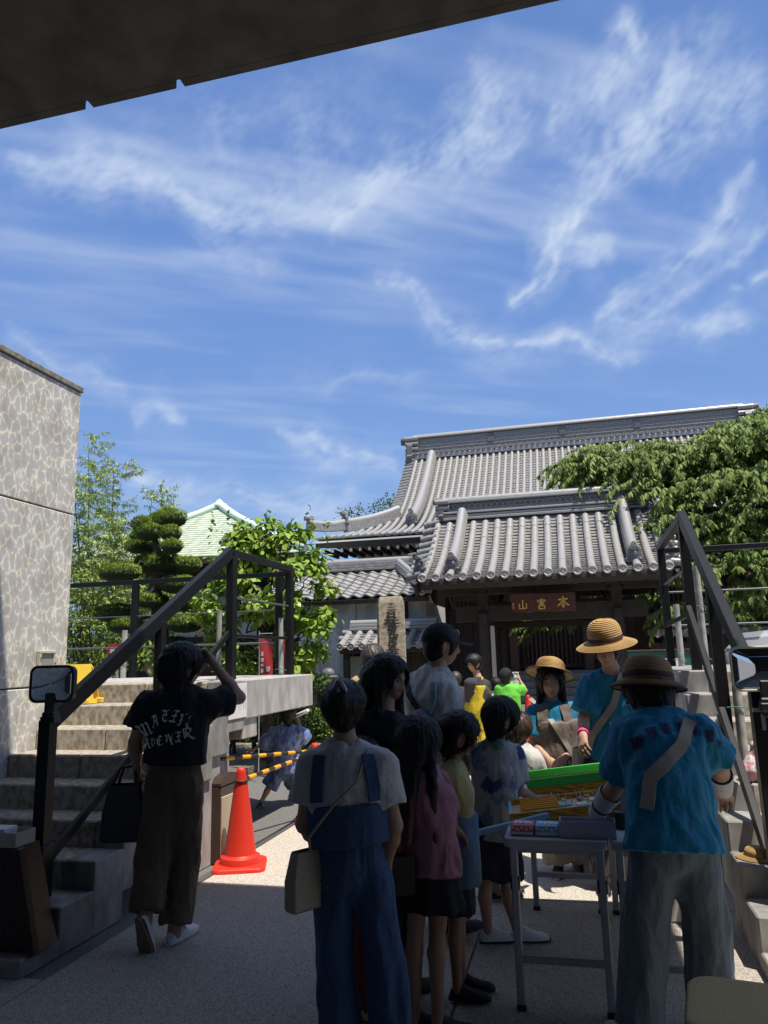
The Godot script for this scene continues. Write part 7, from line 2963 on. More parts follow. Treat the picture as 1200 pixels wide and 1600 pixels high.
# woven sun hat: crown and brim built as coiled rows of straw
func straw_hat(label: String, c: Vector3, up: Vector3, tilt_dir: Vector3, s: float, brim: float, crown: float, mat: Material, droop: float, band: bool, category := "straw hat") -> void:
	var t := thing("straw_hat", label, category, c)
	var y := up.normalized()
	var x := y.cross(tilt_dir).normalized()
	var b := Basis(x, y, x.cross(y)).scaled_local(Vector3(s, s, s))
	var prof := PackedVector2Array()
	var n := 8
	for k in n:
		var u := k / float(n)
		var r := brim - (brim - 0.098) * u
		var h := -droop * pow(1.0 - u, 1.5) 
		prof.append(Vector2(r, h))
		prof.append(Vector2(r - (brim - 0.098) / n * 0.8, h + 0.0075))
	var rise := PackedVector2Array()
	var rows := 13
	for k in rows:
		var u := k / float(rows)
		var w := (k + 0.75) / float(rows)
		rise.append(Vector2(0.101 * pow(1.0 - pow(u, 3.2), 0.55), crown * 1.25 * (1.0 - pow(1.0 - u, 1.35))))
		rise.append(Vector2(0.101 * pow(1.0 - pow(w, 3.2), 0.55) + 0.005, crown * 1.25 * (1.0 - pow(1.0 - w, 1.35)) + 0.001))
	rise.append(Vector2(0.001, crown * 1.25 + 0.002))
	var m := MB.new()
	for k in 10:
		var u := k / 9.5
		var r := brim - (brim - 0.098) * u
		_coil(m, b, r, -droop * pow(1.0 - u, 1.5), (brim - 0.098) / 9.5 * 0.62, 1.0, 0.45)
	m.lathe(Vector3.ZERO, [Vector2(brim, -droop - 0.002), Vector2((brim + 0.1) / 2, -droop * 0.35 - 0.002), Vector2(0.098, -0.002)], 40, b)
	put("brim", m, mat, t)
	m = MB.new()
	m.lathe(Vector3.ZERO, rise, 36, b, 1.12)
	for k in 12:
		var u := (k + 0.5) / 12.0
		_coil(m, b, 0.101 * pow(1.0 - pow(u, 3.2), 0.55) + 0.001, crown * 1.25 * (1.0 - pow(1.0 - u, 1.35)), 0.0062, 1.12, 1.0)
	put("crown", m, mat, t)
	m = MB.new()
	var ring := PackedVector3Array()
	for k in 41:
		var a := TAU * k / 40.0
		ring.append(b * Vector3(cos(a) * brim, -droop - 0.003, -sin(a) * brim))
	m.tube(ring, [0.005 * s], 5, false)
	put("brim_binding", m, M.hat_band, t)
	if band:
		m = MB.new()
		m.lathe(Vector3.ZERO, [Vector2(0.105, 0.006), Vector2(0.1095, 0.010), Vector2(0.1085, 0.030), Vector2(0.103, 0.035)], 32, b, 1.12)
		put("band", m, M.hat_band, t)


# ribbon laid on the surface of a field through points, pushed out along the surface
func strap(t: Node3D, called: String, f: Field, pts: Array, from: Vector3, width: float, mat: Material) -> void:
	var cv := Curve3D.new()
	for p in pts:
		cv.add_point(p)
	var n := 18
	var rows := [PackedVector3Array(), PackedVector3Array(), PackedVector3Array(), PackedVector3Array()]
	var on := PackedVector3Array()
	for k in n + 1:
		var p := cv.sample_baked(cv.get_baked_length() * k / n)
		on.append(f.onto(p + from * 0.16, -from, 0.013) if f else p)
	for k in n + 1:
		var z := (on[mini(k + 1, n)] - on[maxi(k - 1, 0)]).normalized()
		var nr := f.grad(on[k]) if f else from
		if nr.length_squared() < 0.1:
			nr = from
		var x := nr.cross(z).normalized()
		rows[0].append(on[k] - x * width / 2 - nr * 0.010)
		rows[1].append(on[k] - x * width / 2)
		rows[2].append(on[k] + x * width / 2)
		rows[3].append(on[k] + x * width / 2 - nr * 0.010)
	var m := MB.new()
	m.grid([rows[0], rows[1]], false)
	m.grid([rows[1], rows[2]], false)
	m.grid([rows[2], rows[3]], false)
	put(called, m, mat, t)


# flat lettering wrapped onto cloth: x, y of the print run along right and up from a centre
func wrap_print(t: Node3D, called: String, f: Field, print_: MB, c: Vector3, right: Vector3, up: Vector3, mat: Material, above := 0.003) -> void:
	var nrm := right.cross(up).normalized()
	for k in print_.v.size():
		var p := c + right * print_.v[k].x + up * print_.v[k].y
		print_.v[k] = f.onto(p + nrm * 0.16, -nrm, above)
		print_.n[k] = nrm
	put(called, print_, mat, t)


# blackletter capitals cut with a broad nib held at 40 degrees
func blackletter(words: Array) -> MB:
	var m := MB.new()
	var forms := {
		"M": ["8,10 22,4 22,78 10,92", "22,78 40,92 46,78 46,8 54,4", "46,78 66,92 74,78 74,10 88,4 94,14", "8,10 2,20"],
		"A": ["6,14 20,4 32,20 44,88 30,96", "44,88 62,90 72,20 82,6 94,14", "28,46 66,50", "20,80 44,96 60,92"],
		"T": ["10,82 30,94 60,84 88,94", "52,86 36,60 30,28 48,6 74,10 88,26", "62,78 58,24", "40,52 76,56"],
		"I": ["26,86 46,94 76,86", "54,90 50,12 36,4 18,14", "32,52 70,54", "44,14 66,4"],
		"N": ["8,12 22,4 24,74 10,90", "24,84 44,94 70,10 84,2", "70,10 74,80 92,94", "16,44 36,46"],
		"V": ["12,94 26,78 26,24 48,4", "48,4 72,24 74,74 60,90 40,84", "26,60 46,64"],
		"E": ["76,84 52,96 26,76 22,30 46,4 76,16 86,30", "26,52 66,54 72,62", "48,90 44,12"],
		"R": ["22,94 26,20 12,6", "14,84 44,96 72,84 68,60 30,52", "46,54 64,20 84,4 96,14", "40,88 40,24"],
	}
	var nib := Vector2(cos(0.75), sin(0.75)) * 7.5
	for w in words:
		# [letter, x, y, turn, size]
		for st in forms[w[0]]:
			var pts := []
			for b in (st as String).split(" "):
				var e := b.split(",")
				pts.append(Vector2(float(e[0]) - 50.0, float(e[1]) - 50.0))
			for k in pts.size() - 1:
				var quad := []
				for q in [pts[k] - nib, pts[k] + nib, pts[k + 1] + nib, pts[k + 1] - nib]:
					var z: Vector2 = (q * 0.01 * w[4]).rotated(w[3]) + Vector2(w[1], w[2])
					quad.append(Vector3(z.x, z.y, 0))
				m.face(quad, Vector3(0, 0, 1))
	return m


func bag(label: String, at: Vector3, w: float, h: float, d: float, turn: float, mat: Material, flare := 0.85) -> Node3D:
	var t := thing("hand_bag", label, "bag", at)
	var b := Basis(Vector3.UP, turn)
	var rows := []
	for q in [[0.0, 0.0], [0.0, 0.94], [0.04, 1.0], [0.5, 0.97], [0.97, flare], [1.0, flare - 0.05]]:
		var row := PackedVector3Array()
		for p in rounded(w * q[1] + 0.002, d * maxf(q[1], 0.01) + 0.002, minf(d, w) * 0.2 * maxf(q[1], 0.02), 3):
			var bulge: float = 0.02 * sin(p.x * 19.0) * q[0] * (1.0 - q[0])
			row.append(b * Vector3(p.x, -h + h * q[0], -p.y + bulge))
		rows.append(row)
	var m := MB.new()
	m.grid(rows, true)
	put("bag_body", m, mat, t)
	return t


func figure(who: String, label: String, s: float, more := {}) -> Dictionary:
	var p: Dictionary = PEOPLE[who]
	p.s = s
	p.merge(more, true)
	p.t = thing("person", label, "person", p.at)
	return p


func pair_of_shoes(p: Dictionary, upper: Material, sole: Material, called := "shoe", k := 1.0) -> void:
	shoe(p.t, p.j[ANL], p.d[2], p.s * k, upper, sole, called)
	shoe(p.t, p.j[ANR], p.d[3], p.s * k, upper, sole, called)


var PEOPLE := {
		"woman_tee": {"at": Vector3(-2.254, 0.000, -3.859), "j": [Vector3(0.027, 0.862, -0.058), Vector3(0.036, 1.034, -0.061), Vector3(0.046, 1.197, -0.063), Vector3(0.054, 1.317, -0.065), Vector3(0.053, 1.475, -0.065), Vector3(-0.132, 1.255, -0.019), Vector3(-0.192, 1.057, -0.004), Vector3(-0.199, 0.927, -0.043), Vector3(0.218, 1.256, -0.106), Vector3(0.321, 1.281, -0.265), Vector3(0.177, 1.492, -0.199), Vector3(-0.041, 0.819, -0.041), Vector3(-0.060, 0.451, -0.016), Vector3(-0.039, 0.175, 0.082), Vector3(0.105, 0.816, -0.078), Vector3(0.037, 0.401, -0.164), Vector3(0.039, 0.062, -0.082)],
			"d": [Vector3(0.001, 0.000, -1.000), Vector3(0.544, 0.049, -0.838), Vector3(-0.036, -0.892, -0.451), Vector3(0.092, 0.000, -0.996)]},
		"girl_overalls": {"at": Vector3(-0.777, 0.000, -2.744), "j": [Vector3(-0.061, 0.769, 0.015), Vector3(-0.067, 0.910, 0.017), Vector3(-0.072, 1.043, 0.018), Vector3(-0.075, 1.171, 0.019), Vector3(-0.077, 1.313, 0.019), Vector3(-0.188, 1.111, 0.047), Vector3(-0.223, 0.908, 0.056), Vector3(-0.212, 0.785, -0.122), Vector3(0.055, 1.105, -0.014), Vector3(0.095, 0.895, -0.024), Vector3(0.027, 0.727, -0.161), Vector3(-0.128, 0.724, 0.032), Vector3(-0.120, 0.456, 0.030), Vector3(-0.088, 0.062, 0.022), Vector3(0.014, 0.720, -0.004), Vector3(0.047, 0.452, -0.012), Vector3(0.088, 0.062, -0.022)],
			"d": [Vector3(-0.242, 0.000, -0.970), Vector3(-0.125, 0.000, -0.992), Vector3(-0.337, 0.000, -0.941), Vector3(-0.047, 0.000, -0.999)]},
		"woman_black": {"at": Vector3(-0.898, 0.000, -3.486), "j": [Vector3(0.020, 0.720, 0.047), Vector3(0.016, 0.898, 0.048), Vector3(0.015, 1.080, 0.048), Vector3(0.010, 1.217, 0.049), Vector3(0.026, 1.390, 0.024), Vector3(-0.072, 1.177, 0.111), Vector3(-0.127, 0.958, 0.083), Vector3(-0.077, 0.780, -0.084), Vector3(0.098, 1.147, -0.076), Vector3(0.125, 0.932, -0.103), Vector3(0.170, 0.801, -0.197), Vector3(-0.020, 0.694, 0.057), Vector3(-0.018, 0.428, 0.056), Vector3(-0.037, 0.062, 0.061), Vector3(0.034, 0.674, -0.039), Vector3(0.033, 0.396, -0.060), Vector3(0.037, 0.062, -0.061)],
			"d": [Vector3(0.673, 0.000, -0.740), Vector3(0.923, -0.273, 0.273), Vector3(0.695, 0.000, -0.719), Vector3(0.695, 0.000, -0.719)]},
		"man_cap": {"at": Vector3(-0.798, 0.000, -4.362), "j": [Vector3(-0.040, 0.851, 0.036), Vector3(-0.033, 1.043, 0.034), Vector3(-0.018, 1.249, 0.030), Vector3(0.002, 1.400, 0.025), Vector3(0.040, 1.553, 0.016), Vector3(-0.133, 1.319, -0.044), Vector3(-0.162, 1.080, -0.140), Vector3(0.001, 0.897, -0.284), Vector3(0.062, 1.310, 0.134), Vector3(0.071, 1.103, 0.111), Vector3(0.147, 0.926, -0.011), Vector3(-0.092, 0.805, -0.034), Vector3(-0.083, 0.471, -0.057), Vector3(-0.049, 0.062, -0.065), Vector3(0.013, 0.823, 0.074), Vector3(0.032, 0.499, 0.049), Vector3(0.049, 0.062, 0.065)],
			"d": [Vector3(0.569, 0.000, -0.823), Vector3(0.880, -0.160, -0.447), Vector3(0.631, 0.000, -0.776), Vector3(0.631, 0.000, -0.776)]},
		"girl_pink": {"at": Vector3(-0.687, 0.000, -3.230), "j": [Vector3(0.037, 0.641, -0.009), Vector3(0.031, 0.771, -0.008), Vector3(0.020, 0.911, -0.005), Vector3(0.011, 1.012, -0.003), Vector3(0.009, 1.132, -0.002), Vector3(0.045, 0.948, -0.145), Vector3(0.091, 0.802, -0.177), Vector3(0.118, 0.729, -0.236), Vector3(-0.022, 0.981, 0.067), Vector3(0.099, 0.783, 0.037), Vector3(0.136, 0.603, 0.018), Vector3(-0.006, 0.597, 0.002), Vector3(-0.027, 0.427, 0.007), Vector3(-0.049, 0.062, -0.008), Vector3(0.076, 0.595, -0.019), Vector3(0.059, 0.413, -0.015), Vector3(0.049, 0.062, 0.008)],
			"d": [Vector3(0.414, 0.000, -0.910), Vector3(0.608, -0.050, -0.792), Vector3(0.883, 0.000, -0.470), Vector3(0.941, 0.000, -0.337)]},
		"boy_apron": {"at": Vector3(-0.604, 0.000, -3.591), "j": [Vector3(0.018, 0.601, 0.006), Vector3(0.024, 0.738, 0.004), Vector3(0.015, 0.879, 0.006), Vector3(0.006, 0.990, 0.009), Vector3(0.041, 1.127, 0.000), Vector3(0.014, 0.925, -0.117), Vector3(0.020, 0.773, -0.149), Vector3(0.070, 0.685, -0.162), Vector3(0.004, 0.949, 0.082), Vector3(-0.004, 0.799, 0.073), Vector3(0.022, 0.708, 0.005), Vector3(0.018, 0.544, -0.056), Vector3(0.002, 0.320, -0.052), Vector3(0.003, 0.062, -0.052), Vector3(0.011, 0.570, 0.049), Vector3(0.002, 0.345, 0.051), Vector3(-0.003, 0.062, 0.052)],
			"d": [Vector3(0.924, 0.000, -0.383), Vector3(0.896, -0.300, -0.326), Vector3(0.990, 0.000, -0.144), Vector3(0.990, 0.000, -0.144)]},
		"boy_tee": {"at": Vector3(-0.478, 0.000, -4.261), "j": [Vector3(-0.016, 0.585, 0.004), Vector3(-0.002, 0.732, 0.001), Vector3(0.013, 0.881, -0.003), Vector3(0.022, 0.999, -0.006), Vector3(0.051, 1.145, -0.013), Vector3(-0.067, 0.945, -0.024), Vector3(-0.072, 0.756, -0.106), Vector3(0.044, 0.631, -0.238), Vector3(0.106, 0.942, -0.006), Vector3(0.128, 0.758, -0.032), Vector3(0.227, 0.691, -0.160), Vector3(-0.065, 0.554, 0.016), Vector3(-0.078, 0.297, 0.019), Vector3(-0.075, 0.062, 0.019), Vector3(0.035, 0.551, -0.009), Vector3(0.031, 0.273, -0.028), Vector3(0.075, 0.062, -0.019)],
			"d": [Vector3(0.631, 0.000, -0.776), Vector3(0.846, -0.120, -0.519), Vector3(0.941, 0.000, -0.337), Vector3(0.970, 0.000, -0.242)]},
		"woman_hat": {"at": Vector3(-0.155, 0.000, -5.645), "j": [Vector3(-0.013, 0.593, 0.019), Vector3(-0.017, 0.797, 0.020), Vector3(-0.026, 0.986, 0.022), Vector3(-0.035, 1.129, 0.024), Vector3(-0.037, 1.282, 0.045), Vector3(-0.155, 1.065, 0.054), Vector3(-0.185, 0.855, 0.072), Vector3(-0.076, 0.763, 0.189), Vector3(0.122, 1.071, -0.015), Vector3(0.125, 0.861, 0.005), Vector3(0.019, 0.770, 0.176), Vector3(-0.077, 0.560, 0.035), Vector3(-0.075, 0.316, 0.086), Vector3(-0.064, 0.062, 0.052), Vector3(0.045, 0.557, 0.004), Vector3(0.045, 0.302, 0.004), Vector3(0.064, 0.062, -0.052)],
			"d": [Vector3(0.125, 0.000, 0.992), Vector3(0.095, -0.118, 0.989), Vector3(-0.047, 0.000, 0.999), Vector3(0.428, 0.000, 0.904)]},
		"man_hat": {"at": Vector3(0.126, 0.000, -5.318), "j": [Vector3(0.039, 0.769, -0.051), Vector3(0.063, 0.977, -0.026), Vector3(0.086, 1.187, 0.009), Vector3(0.097, 1.356, 0.068), Vector3(0.070, 1.507, 0.148), Vector3(-0.049, 1.266, 0.043), Vector3(-0.106, 1.062, 0.088), Vector3(-0.118, 0.975, 0.267), Vector3(0.243, 1.281, -0.071), Vector3(0.268, 1.038, -0.036), Vector3(0.169, 0.898, 0.174), Vector3(-0.022, 0.730, -0.036), Vector3(-0.045, 0.459, 0.022), Vector3(-0.068, 0.062, 0.027), Vector3(0.102, 0.727, -0.067), Vector3(0.076, 0.456, -0.009), Vector3(0.068, 0.062, -0.027)],
			"d": [Vector3(-0.092, 0.000, 0.996), Vector3(-0.116, -0.399, 0.910), Vector3(0.047, 0.000, 0.999), Vector3(0.337, 0.000, 0.941)]},
		"woman_front": {"at": Vector3(0.263, 0.000, -3.281), "j": [Vector3(0.057, 0.780, 0.006), Vector3(0.062, 0.926, -0.046), Vector3(0.065, 1.077, -0.119), Vector3(0.054, 1.207, -0.199), Vector3(0.037, 1.312, -0.257), Vector3(-0.075, 1.142, -0.115), Vector3(-0.125, 0.936, -0.237), Vector3(-0.218, 0.790, -0.358), Vector3(0.214, 1.148, -0.156), Vector3(0.287, 1.012, -0.216), Vector3(0.320, 0.892, -0.389), Vector3(-0.019, 0.730, 0.005), Vector3(-0.078, 0.431, -0.012), Vector3(-0.143, 0.062, 0.036), Vector3(0.130, 0.726, -0.032), Vector3(0.156, 0.422, -0.080), Vector3(0.143, 0.062, -0.036)],
			"d": [Vector3(-0.337, 0.000, -0.941), Vector3(-0.404, -0.325, -0.855), Vector3(-0.470, 0.000, -0.883), Vector3(-0.144, 0.000, -0.990)]},
		"boy_yellow": {"at": Vector3(-1.378, 0.000, -10.303), "j": [Vector3(0.029, 0.522, 0.024), Vector3(0.039, 0.730, 0.021), Vector3(0.059, 0.973, 0.016), Vector3(0.068, 1.167, 0.014), Vector3(0.027, 1.364, 0.024), Vector3(-0.028, 1.107, 0.162), Vector3(-0.038, 0.866, 0.041), Vector3(0.011, 0.719, -0.126), Vector3(0.143, 1.075, -0.128), Vector3(0.140, 0.832, -0.190), Vector3(0.081, 0.667, -0.247), Vector3(-0.006, 0.498, 0.032), Vector3(-0.034, 0.252, 0.039), Vector3(-0.046, 0.062, 0.042), Vector3(0.053, 0.491, -0.044), Vector3(0.041, 0.243, -0.041), Vector3(0.046, 0.062, -0.042)],
			"d": [Vector3(-0.613, 0.000, 0.790), Vector3(-0.647, -0.143, 0.749), Vector3(-0.695, 0.000, 0.719), Vector3(-0.389, 0.000, 0.921)]},
		"child_navy": {"at": Vector3(-1.726, 0.000, -10.906), "j": [Vector3(0.015, 0.587, -0.004), Vector3(0.021, 0.738, -0.005), Vector3(0.027, 0.881, -0.007), Vector3(0.024, 1.007, -0.006), Vector3(0.012, 1.143, -0.003), Vector3(-0.059, 0.965, 0.015), Vector3(-0.084, 0.795, 0.021), Vector3(-0.063, 0.651, 0.016), Vector3(0.121, 0.960, -0.030), Vector3(0.149, 0.798, -0.037), Vector3(0.110, 0.648, -0.131), Vector3(-0.022, 0.561, 0.006), Vector3(-0.031, 0.349, 0.008), Vector3(-0.040, 0.062, 0.010), Vector3(0.049, 0.560, -0.012), Vector3(0.040, 0.348, -0.010), Vector3(0.040, 0.062, -0.010)],
			"d": [Vector3(-0.144, 0.000, -0.990), Vector3(-0.242, 0.000, -0.970), Vector3(-0.242, 0.000, -0.970), Vector3(-0.047, 0.000, -0.999)]},
		"child_green": {"at": Vector3(-0.918, 0.000, -10.283), "j": [Vector3(0.017, 0.644, -0.004), Vector3(0.017, 0.793, -0.004), Vector3(0.000, 0.942, -0.000), Vector3(-0.001, 1.059, 0.000), Vector3(-0.011, 1.186, 0.003), Vector3(-0.104, 1.020, 0.026), Vector3(-0.131, 0.861, 0.012), Vector3(-0.090, 0.768, -0.132), Vector3(0.113, 1.015, -0.028), Vector3(0.225, 0.992, -0.108), Vector3(0.146, 1.144, -0.140), Vector3(-0.026, 0.612, 0.007), Vector3(-0.038, 0.399, 0.010), Vector3(-0.049, 0.062, 0.012), Vector3(0.056, 0.610, -0.014), Vector3(0.052, 0.397, -0.013), Vector3(0.049, 0.062, -0.012)],
			"d": [Vector3(0.047, 0.000, -0.999), Vector3(0.350, 0.000, -0.937), Vector3(0.047, 0.000, -0.999), Vector3(0.136, 0.000, -0.991)]},
		"child_white_top": {"at": Vector3(-1.207, 0.000, -11.242), "j": [Vector3(0.018, 0.565, -0.005), Vector3(0.016, 0.692, -0.004), Vector3(0.014, 0.820, -0.003), Vector3(0.019, 0.920, -0.005), Vector3(0.034, 1.039, -0.009), Vector3(-0.056, 0.885, 0.014), Vector3(-0.081, 0.749, 0.020), Vector3(-0.069, 0.640, 0.017), Vector3(0.090, 0.882, -0.022), Vector3(0.101, 0.744, -0.025), Vector3(0.086, 0.636, -0.021), Vector3(-0.011, 0.530, 0.003), Vector3(-0.021, 0.332, 0.005), Vector3(-0.032, 0.062, 0.008), Vector3(0.053, 0.528, -0.013), Vector3(0.042, 0.330, -0.010), Vector3(0.032, 0.062, -0.008)],
			"d": [Vector3(-0.428, 0.000, -0.904), Vector3(-0.536, 0.000, -0.844), Vector3(-0.242, 0.000, -0.970), Vector3(-0.242, 0.000, -0.970)]},
		"child_running": {"at": Vector3(-3.157, 0.000, -7.669), "j": [Vector3(0.162, 0.382, 0.119), Vector3(0.162, 0.510, 0.119), Vector3(0.162, 0.664, 0.119), Vector3(0.162, 0.780, 0.119), Vector3(0.169, 0.936, 0.118), Vector3(0.045, 0.738, 0.149), Vector3(-0.054, 0.641, 0.153), Vector3(-0.158, 0.586, 0.178), Vector3(0.286, 0.738, 0.089), Vector3(0.303, 0.690, 0.002), Vector3(0.226, 0.851, -0.031), Vector3(0.091, 0.359, 0.137), Vector3(-0.010, 0.201, 0.183), Vector3(-0.074, 0.062, 0.230), Vector3(0.226, 0.355, 0.103), Vector3(0.158, 0.206, -0.034), Vector3(0.074, 0.067, -0.230)],
			"d": [Vector3(-0.493, 0.000, -0.870), Vector3(-0.337, 0.000, -0.941), Vector3(-0.662, -0.390, -0.639), Vector3(-0.420, -0.192, -0.887)]},
		"man_tan": {"at": Vector3(-1.682, 0.000, -6.074), "j": [Vector3(0.007, 0.758, -0.002), Vector3(0.006, 0.950, -0.002), Vector3(0.006, 1.154, -0.001), Vector3(0.014, 1.319, -0.004), Vector3(0.038, 1.475, -0.010), Vector3(-0.100, 1.260, 0.025), Vector3(-0.125, 1.039, 0.031), Vector3(-0.127, 0.856, -0.020), Vector3(0.126, 1.249, -0.031), Vector3(0.141, 1.033, -0.035), Vector3(0.114, 0.850, -0.080), Vector3(-0.044, 0.719, 0.011), Vector3(-0.050, 0.437, 0.012), Vector3(-0.055, 0.062, 0.014), Vector3(0.057, 0.716, -0.014), Vector3(0.056, 0.434, -0.014), Vector3(0.055, 0.062, -0.014)],
			"d": [Vector3(-0.193, 0.000, -0.981), Vector3(-0.144, 0.000, -0.990), Vector3(-0.242, 0.000, -0.970), Vector3(-0.047, 0.000, -0.999)]},
		"girl_brown_hair": {"at": Vector3(-0.574, 0.000, -4.989), "j": [Vector3(0.051, 0.479, -0.033), Vector3(0.107, 0.621, -0.047), Vector3(0.183, 0.768, -0.066), Vector3(0.178, 0.887, -0.065), Vector3(0.161, 1.007, -0.061), Vector3(0.115, 0.794, -0.163), Vector3(0.178, 0.657, -0.220), Vector3(0.285, 0.582, -0.246), Vector3(0.268, 0.826, 0.005), Vector3(0.305, 0.695, -0.045), Vector3(0.342, 0.598, -0.157), Vector3(0.023, 0.447, -0.057), Vector3(0.011, 0.225, -0.054), Vector3(-0.001, 0.062, -0.051), Vector3(0.057, 0.467, 0.037), Vector3(0.014, 0.235, 0.058), Vector3(0.001, 0.062, 0.051)],
			"d": [Vector3(0.788, 0.000, -0.615), Vector3(0.836, -0.197, -0.513), Vector3(0.941, 0.000, -0.337), Vector3(0.904, 0.000, -0.428)]},
		"toddler_red": {"at": Vector3(-0.962, 0.000, -3.264), "j": [Vector3(0.011, 0.640, -0.003), Vector3(0.013, 0.743, -0.003), Vector3(0.015, 0.855, -0.004), Vector3(0.017, 0.945, -0.004), Vector3(0.019, 1.041, -0.005), Vector3(-0.036, 0.892, -0.042), Vector3(-0.039, 0.771, -0.073), Vector3(0.004, 0.689, -0.125), Vector3(0.051, 0.903, 0.008), Vector3(0.051, 0.786, -0.013), Vector3(0.050, 0.684, -0.095), Vector3(-0.014, 0.599, -0.027), Vector3(-0.018, 0.416, -0.027), Vector3(-0.026, 0.062, -0.024), Vector3(0.034, 0.614, 0.022), Vector3(0.030, 0.422, 0.023), Vector3(0.026, 0.062, 0.024)],
			"d": [Vector3(0.904, 0.000, -0.428), Vector3(0.784, -0.101, -0.612), Vector3(0.941, 0.000, -0.337), Vector3(0.970, 0.000, -0.242)]},
}


func build_people() -> void:
	fold_noise = noise(FastNoiseLite.TYPE_SIMPLEX, 0.22, 2, 19)
	crease_noise = noise(FastNoiseLite.TYPE_SIMPLEX, 0.20, 2, 29)
	crease_noise.fractal_type = FastNoiseLite.FRACTAL_RIDGED
	mt("skin", Color.WHITE, 0.55, {"vc": true, "spec": 0.4})
	M.skin.subsurf_scatter_enabled = true
	M.skin.subsurf_scatter_strength = 0.08
	mt("hair_black", Color(0.009, 0.008, 0.008), 0.48, {"spec": 0.38, "bump": T.wood, "relief": 0.25, "scale": Vector3(9.0, 0.7, 9.0), "world": false})
	mt("hair_brown", Color(0.055, 0.03, 0.018), 0.45)
	mt("hair_grey", Color(0.035, 0.029, 0.024), 0.5)
	mt("hair_tips", Color.WHITE, 0.5, {"vc": true, "spec": 0.35, "bump": T.wood, "relief": 0.25, "scale": Vector3(9.0, 0.7, 9.0), "world": false})
	mt("shoe_white", Color(0.66, 0.66, 0.66), 0.55)
	mt("shoe_sole", Color(0.56, 0.55, 0.52), 0.7)
	mt("shoe_brown_sole", Color(0.20, 0.13, 0.08), 0.8)
	mt("shoe_black", Color(0.018, 0.018, 0.02), 0.6)
	mt("shoe_blue", Color(0.03, 0.06, 0.20), 0.5)
	mt("leather_black", Color(0.014, 0.013, 0.014), 0.5)
	mt("leather_tan", Color(0.46, 0.39, 0.28), 0.5, {"tex": T.fine, "scale": 3.0})
	mt("canvas", Color(0.42, 0.39, 0.34), 0.9, {"tex": T.weave, "scale": 8.0})
	mt("strap_black", Color(0.016, 0.018, 0.022), 0.8)
	mt("clip_white", Color(0.60, 0.56, 0.60), 0.4)
	mt("print_white", Color(0.88, 0.87, 0.88), 0.85)
	mt("print_plum", Color(0.045, 0.03, 0.10), 0.85)
	fabric("cotton_black", Color(0.012, 0.012, 0.016))
	fabric("cotton_brown", Color(0.15, 0.10, 0.06))
	fabric("cotton_white", Color(0.62, 0.61, 0.59))
	fabric("cotton_grey_white", Color(0.72, 0.71, 0.69))
	fabric("denim", Color(0.045, 0.09, 0.19), {"scale": 9.0})
	fabric("jeans_grey", Color(0.145, 0.185, 0.215), {"scale": 9.0})
	fabric("cotton_pink", Color(0.42, 0.19, 0.24))
	fabric("cotton_blue", Color(0.0, 0.235, 0.42), {"rough": 0.75})
	fabric("cotton_taupe", Color(0.21, 0.17, 0.145))
	fabric("cotton_beige", Color(0.40, 0.35, 0.28))
	fabric("cotton_yellow", Color(0.72, 0.55, 0.02), {"rough": 0.7})
	fabric("pale_yellow", Color(0.66, 0.58, 0.25))
	fabric("apron_blue", Color(0.16, 0.27, 0.42))
	fabric("cotton_navy", Color(0.02, 0.024, 0.06))
	fabric("cotton_charcoal", Color(0.055, 0.048, 0.058))
	fabric("cotton_green", Color(0.16, 0.66, 0.05), {"rough": 0.7})
	fabric("cotton_tan", Color(0.50, 0.36, 0.19))
	fabric("cotton_red", Color(0.13, 0.012, 0.02))
	fabric("indigo", Color(0.022, 0.014, 0.06))
	fabric("satin_blue", Color.WHITE, {"vc": true, "rough": 0.4})
	fabric("printed_tee", Color.WHITE, {"vc": true})
	front_group()
	children_group()
	hat_group()
	far_group()


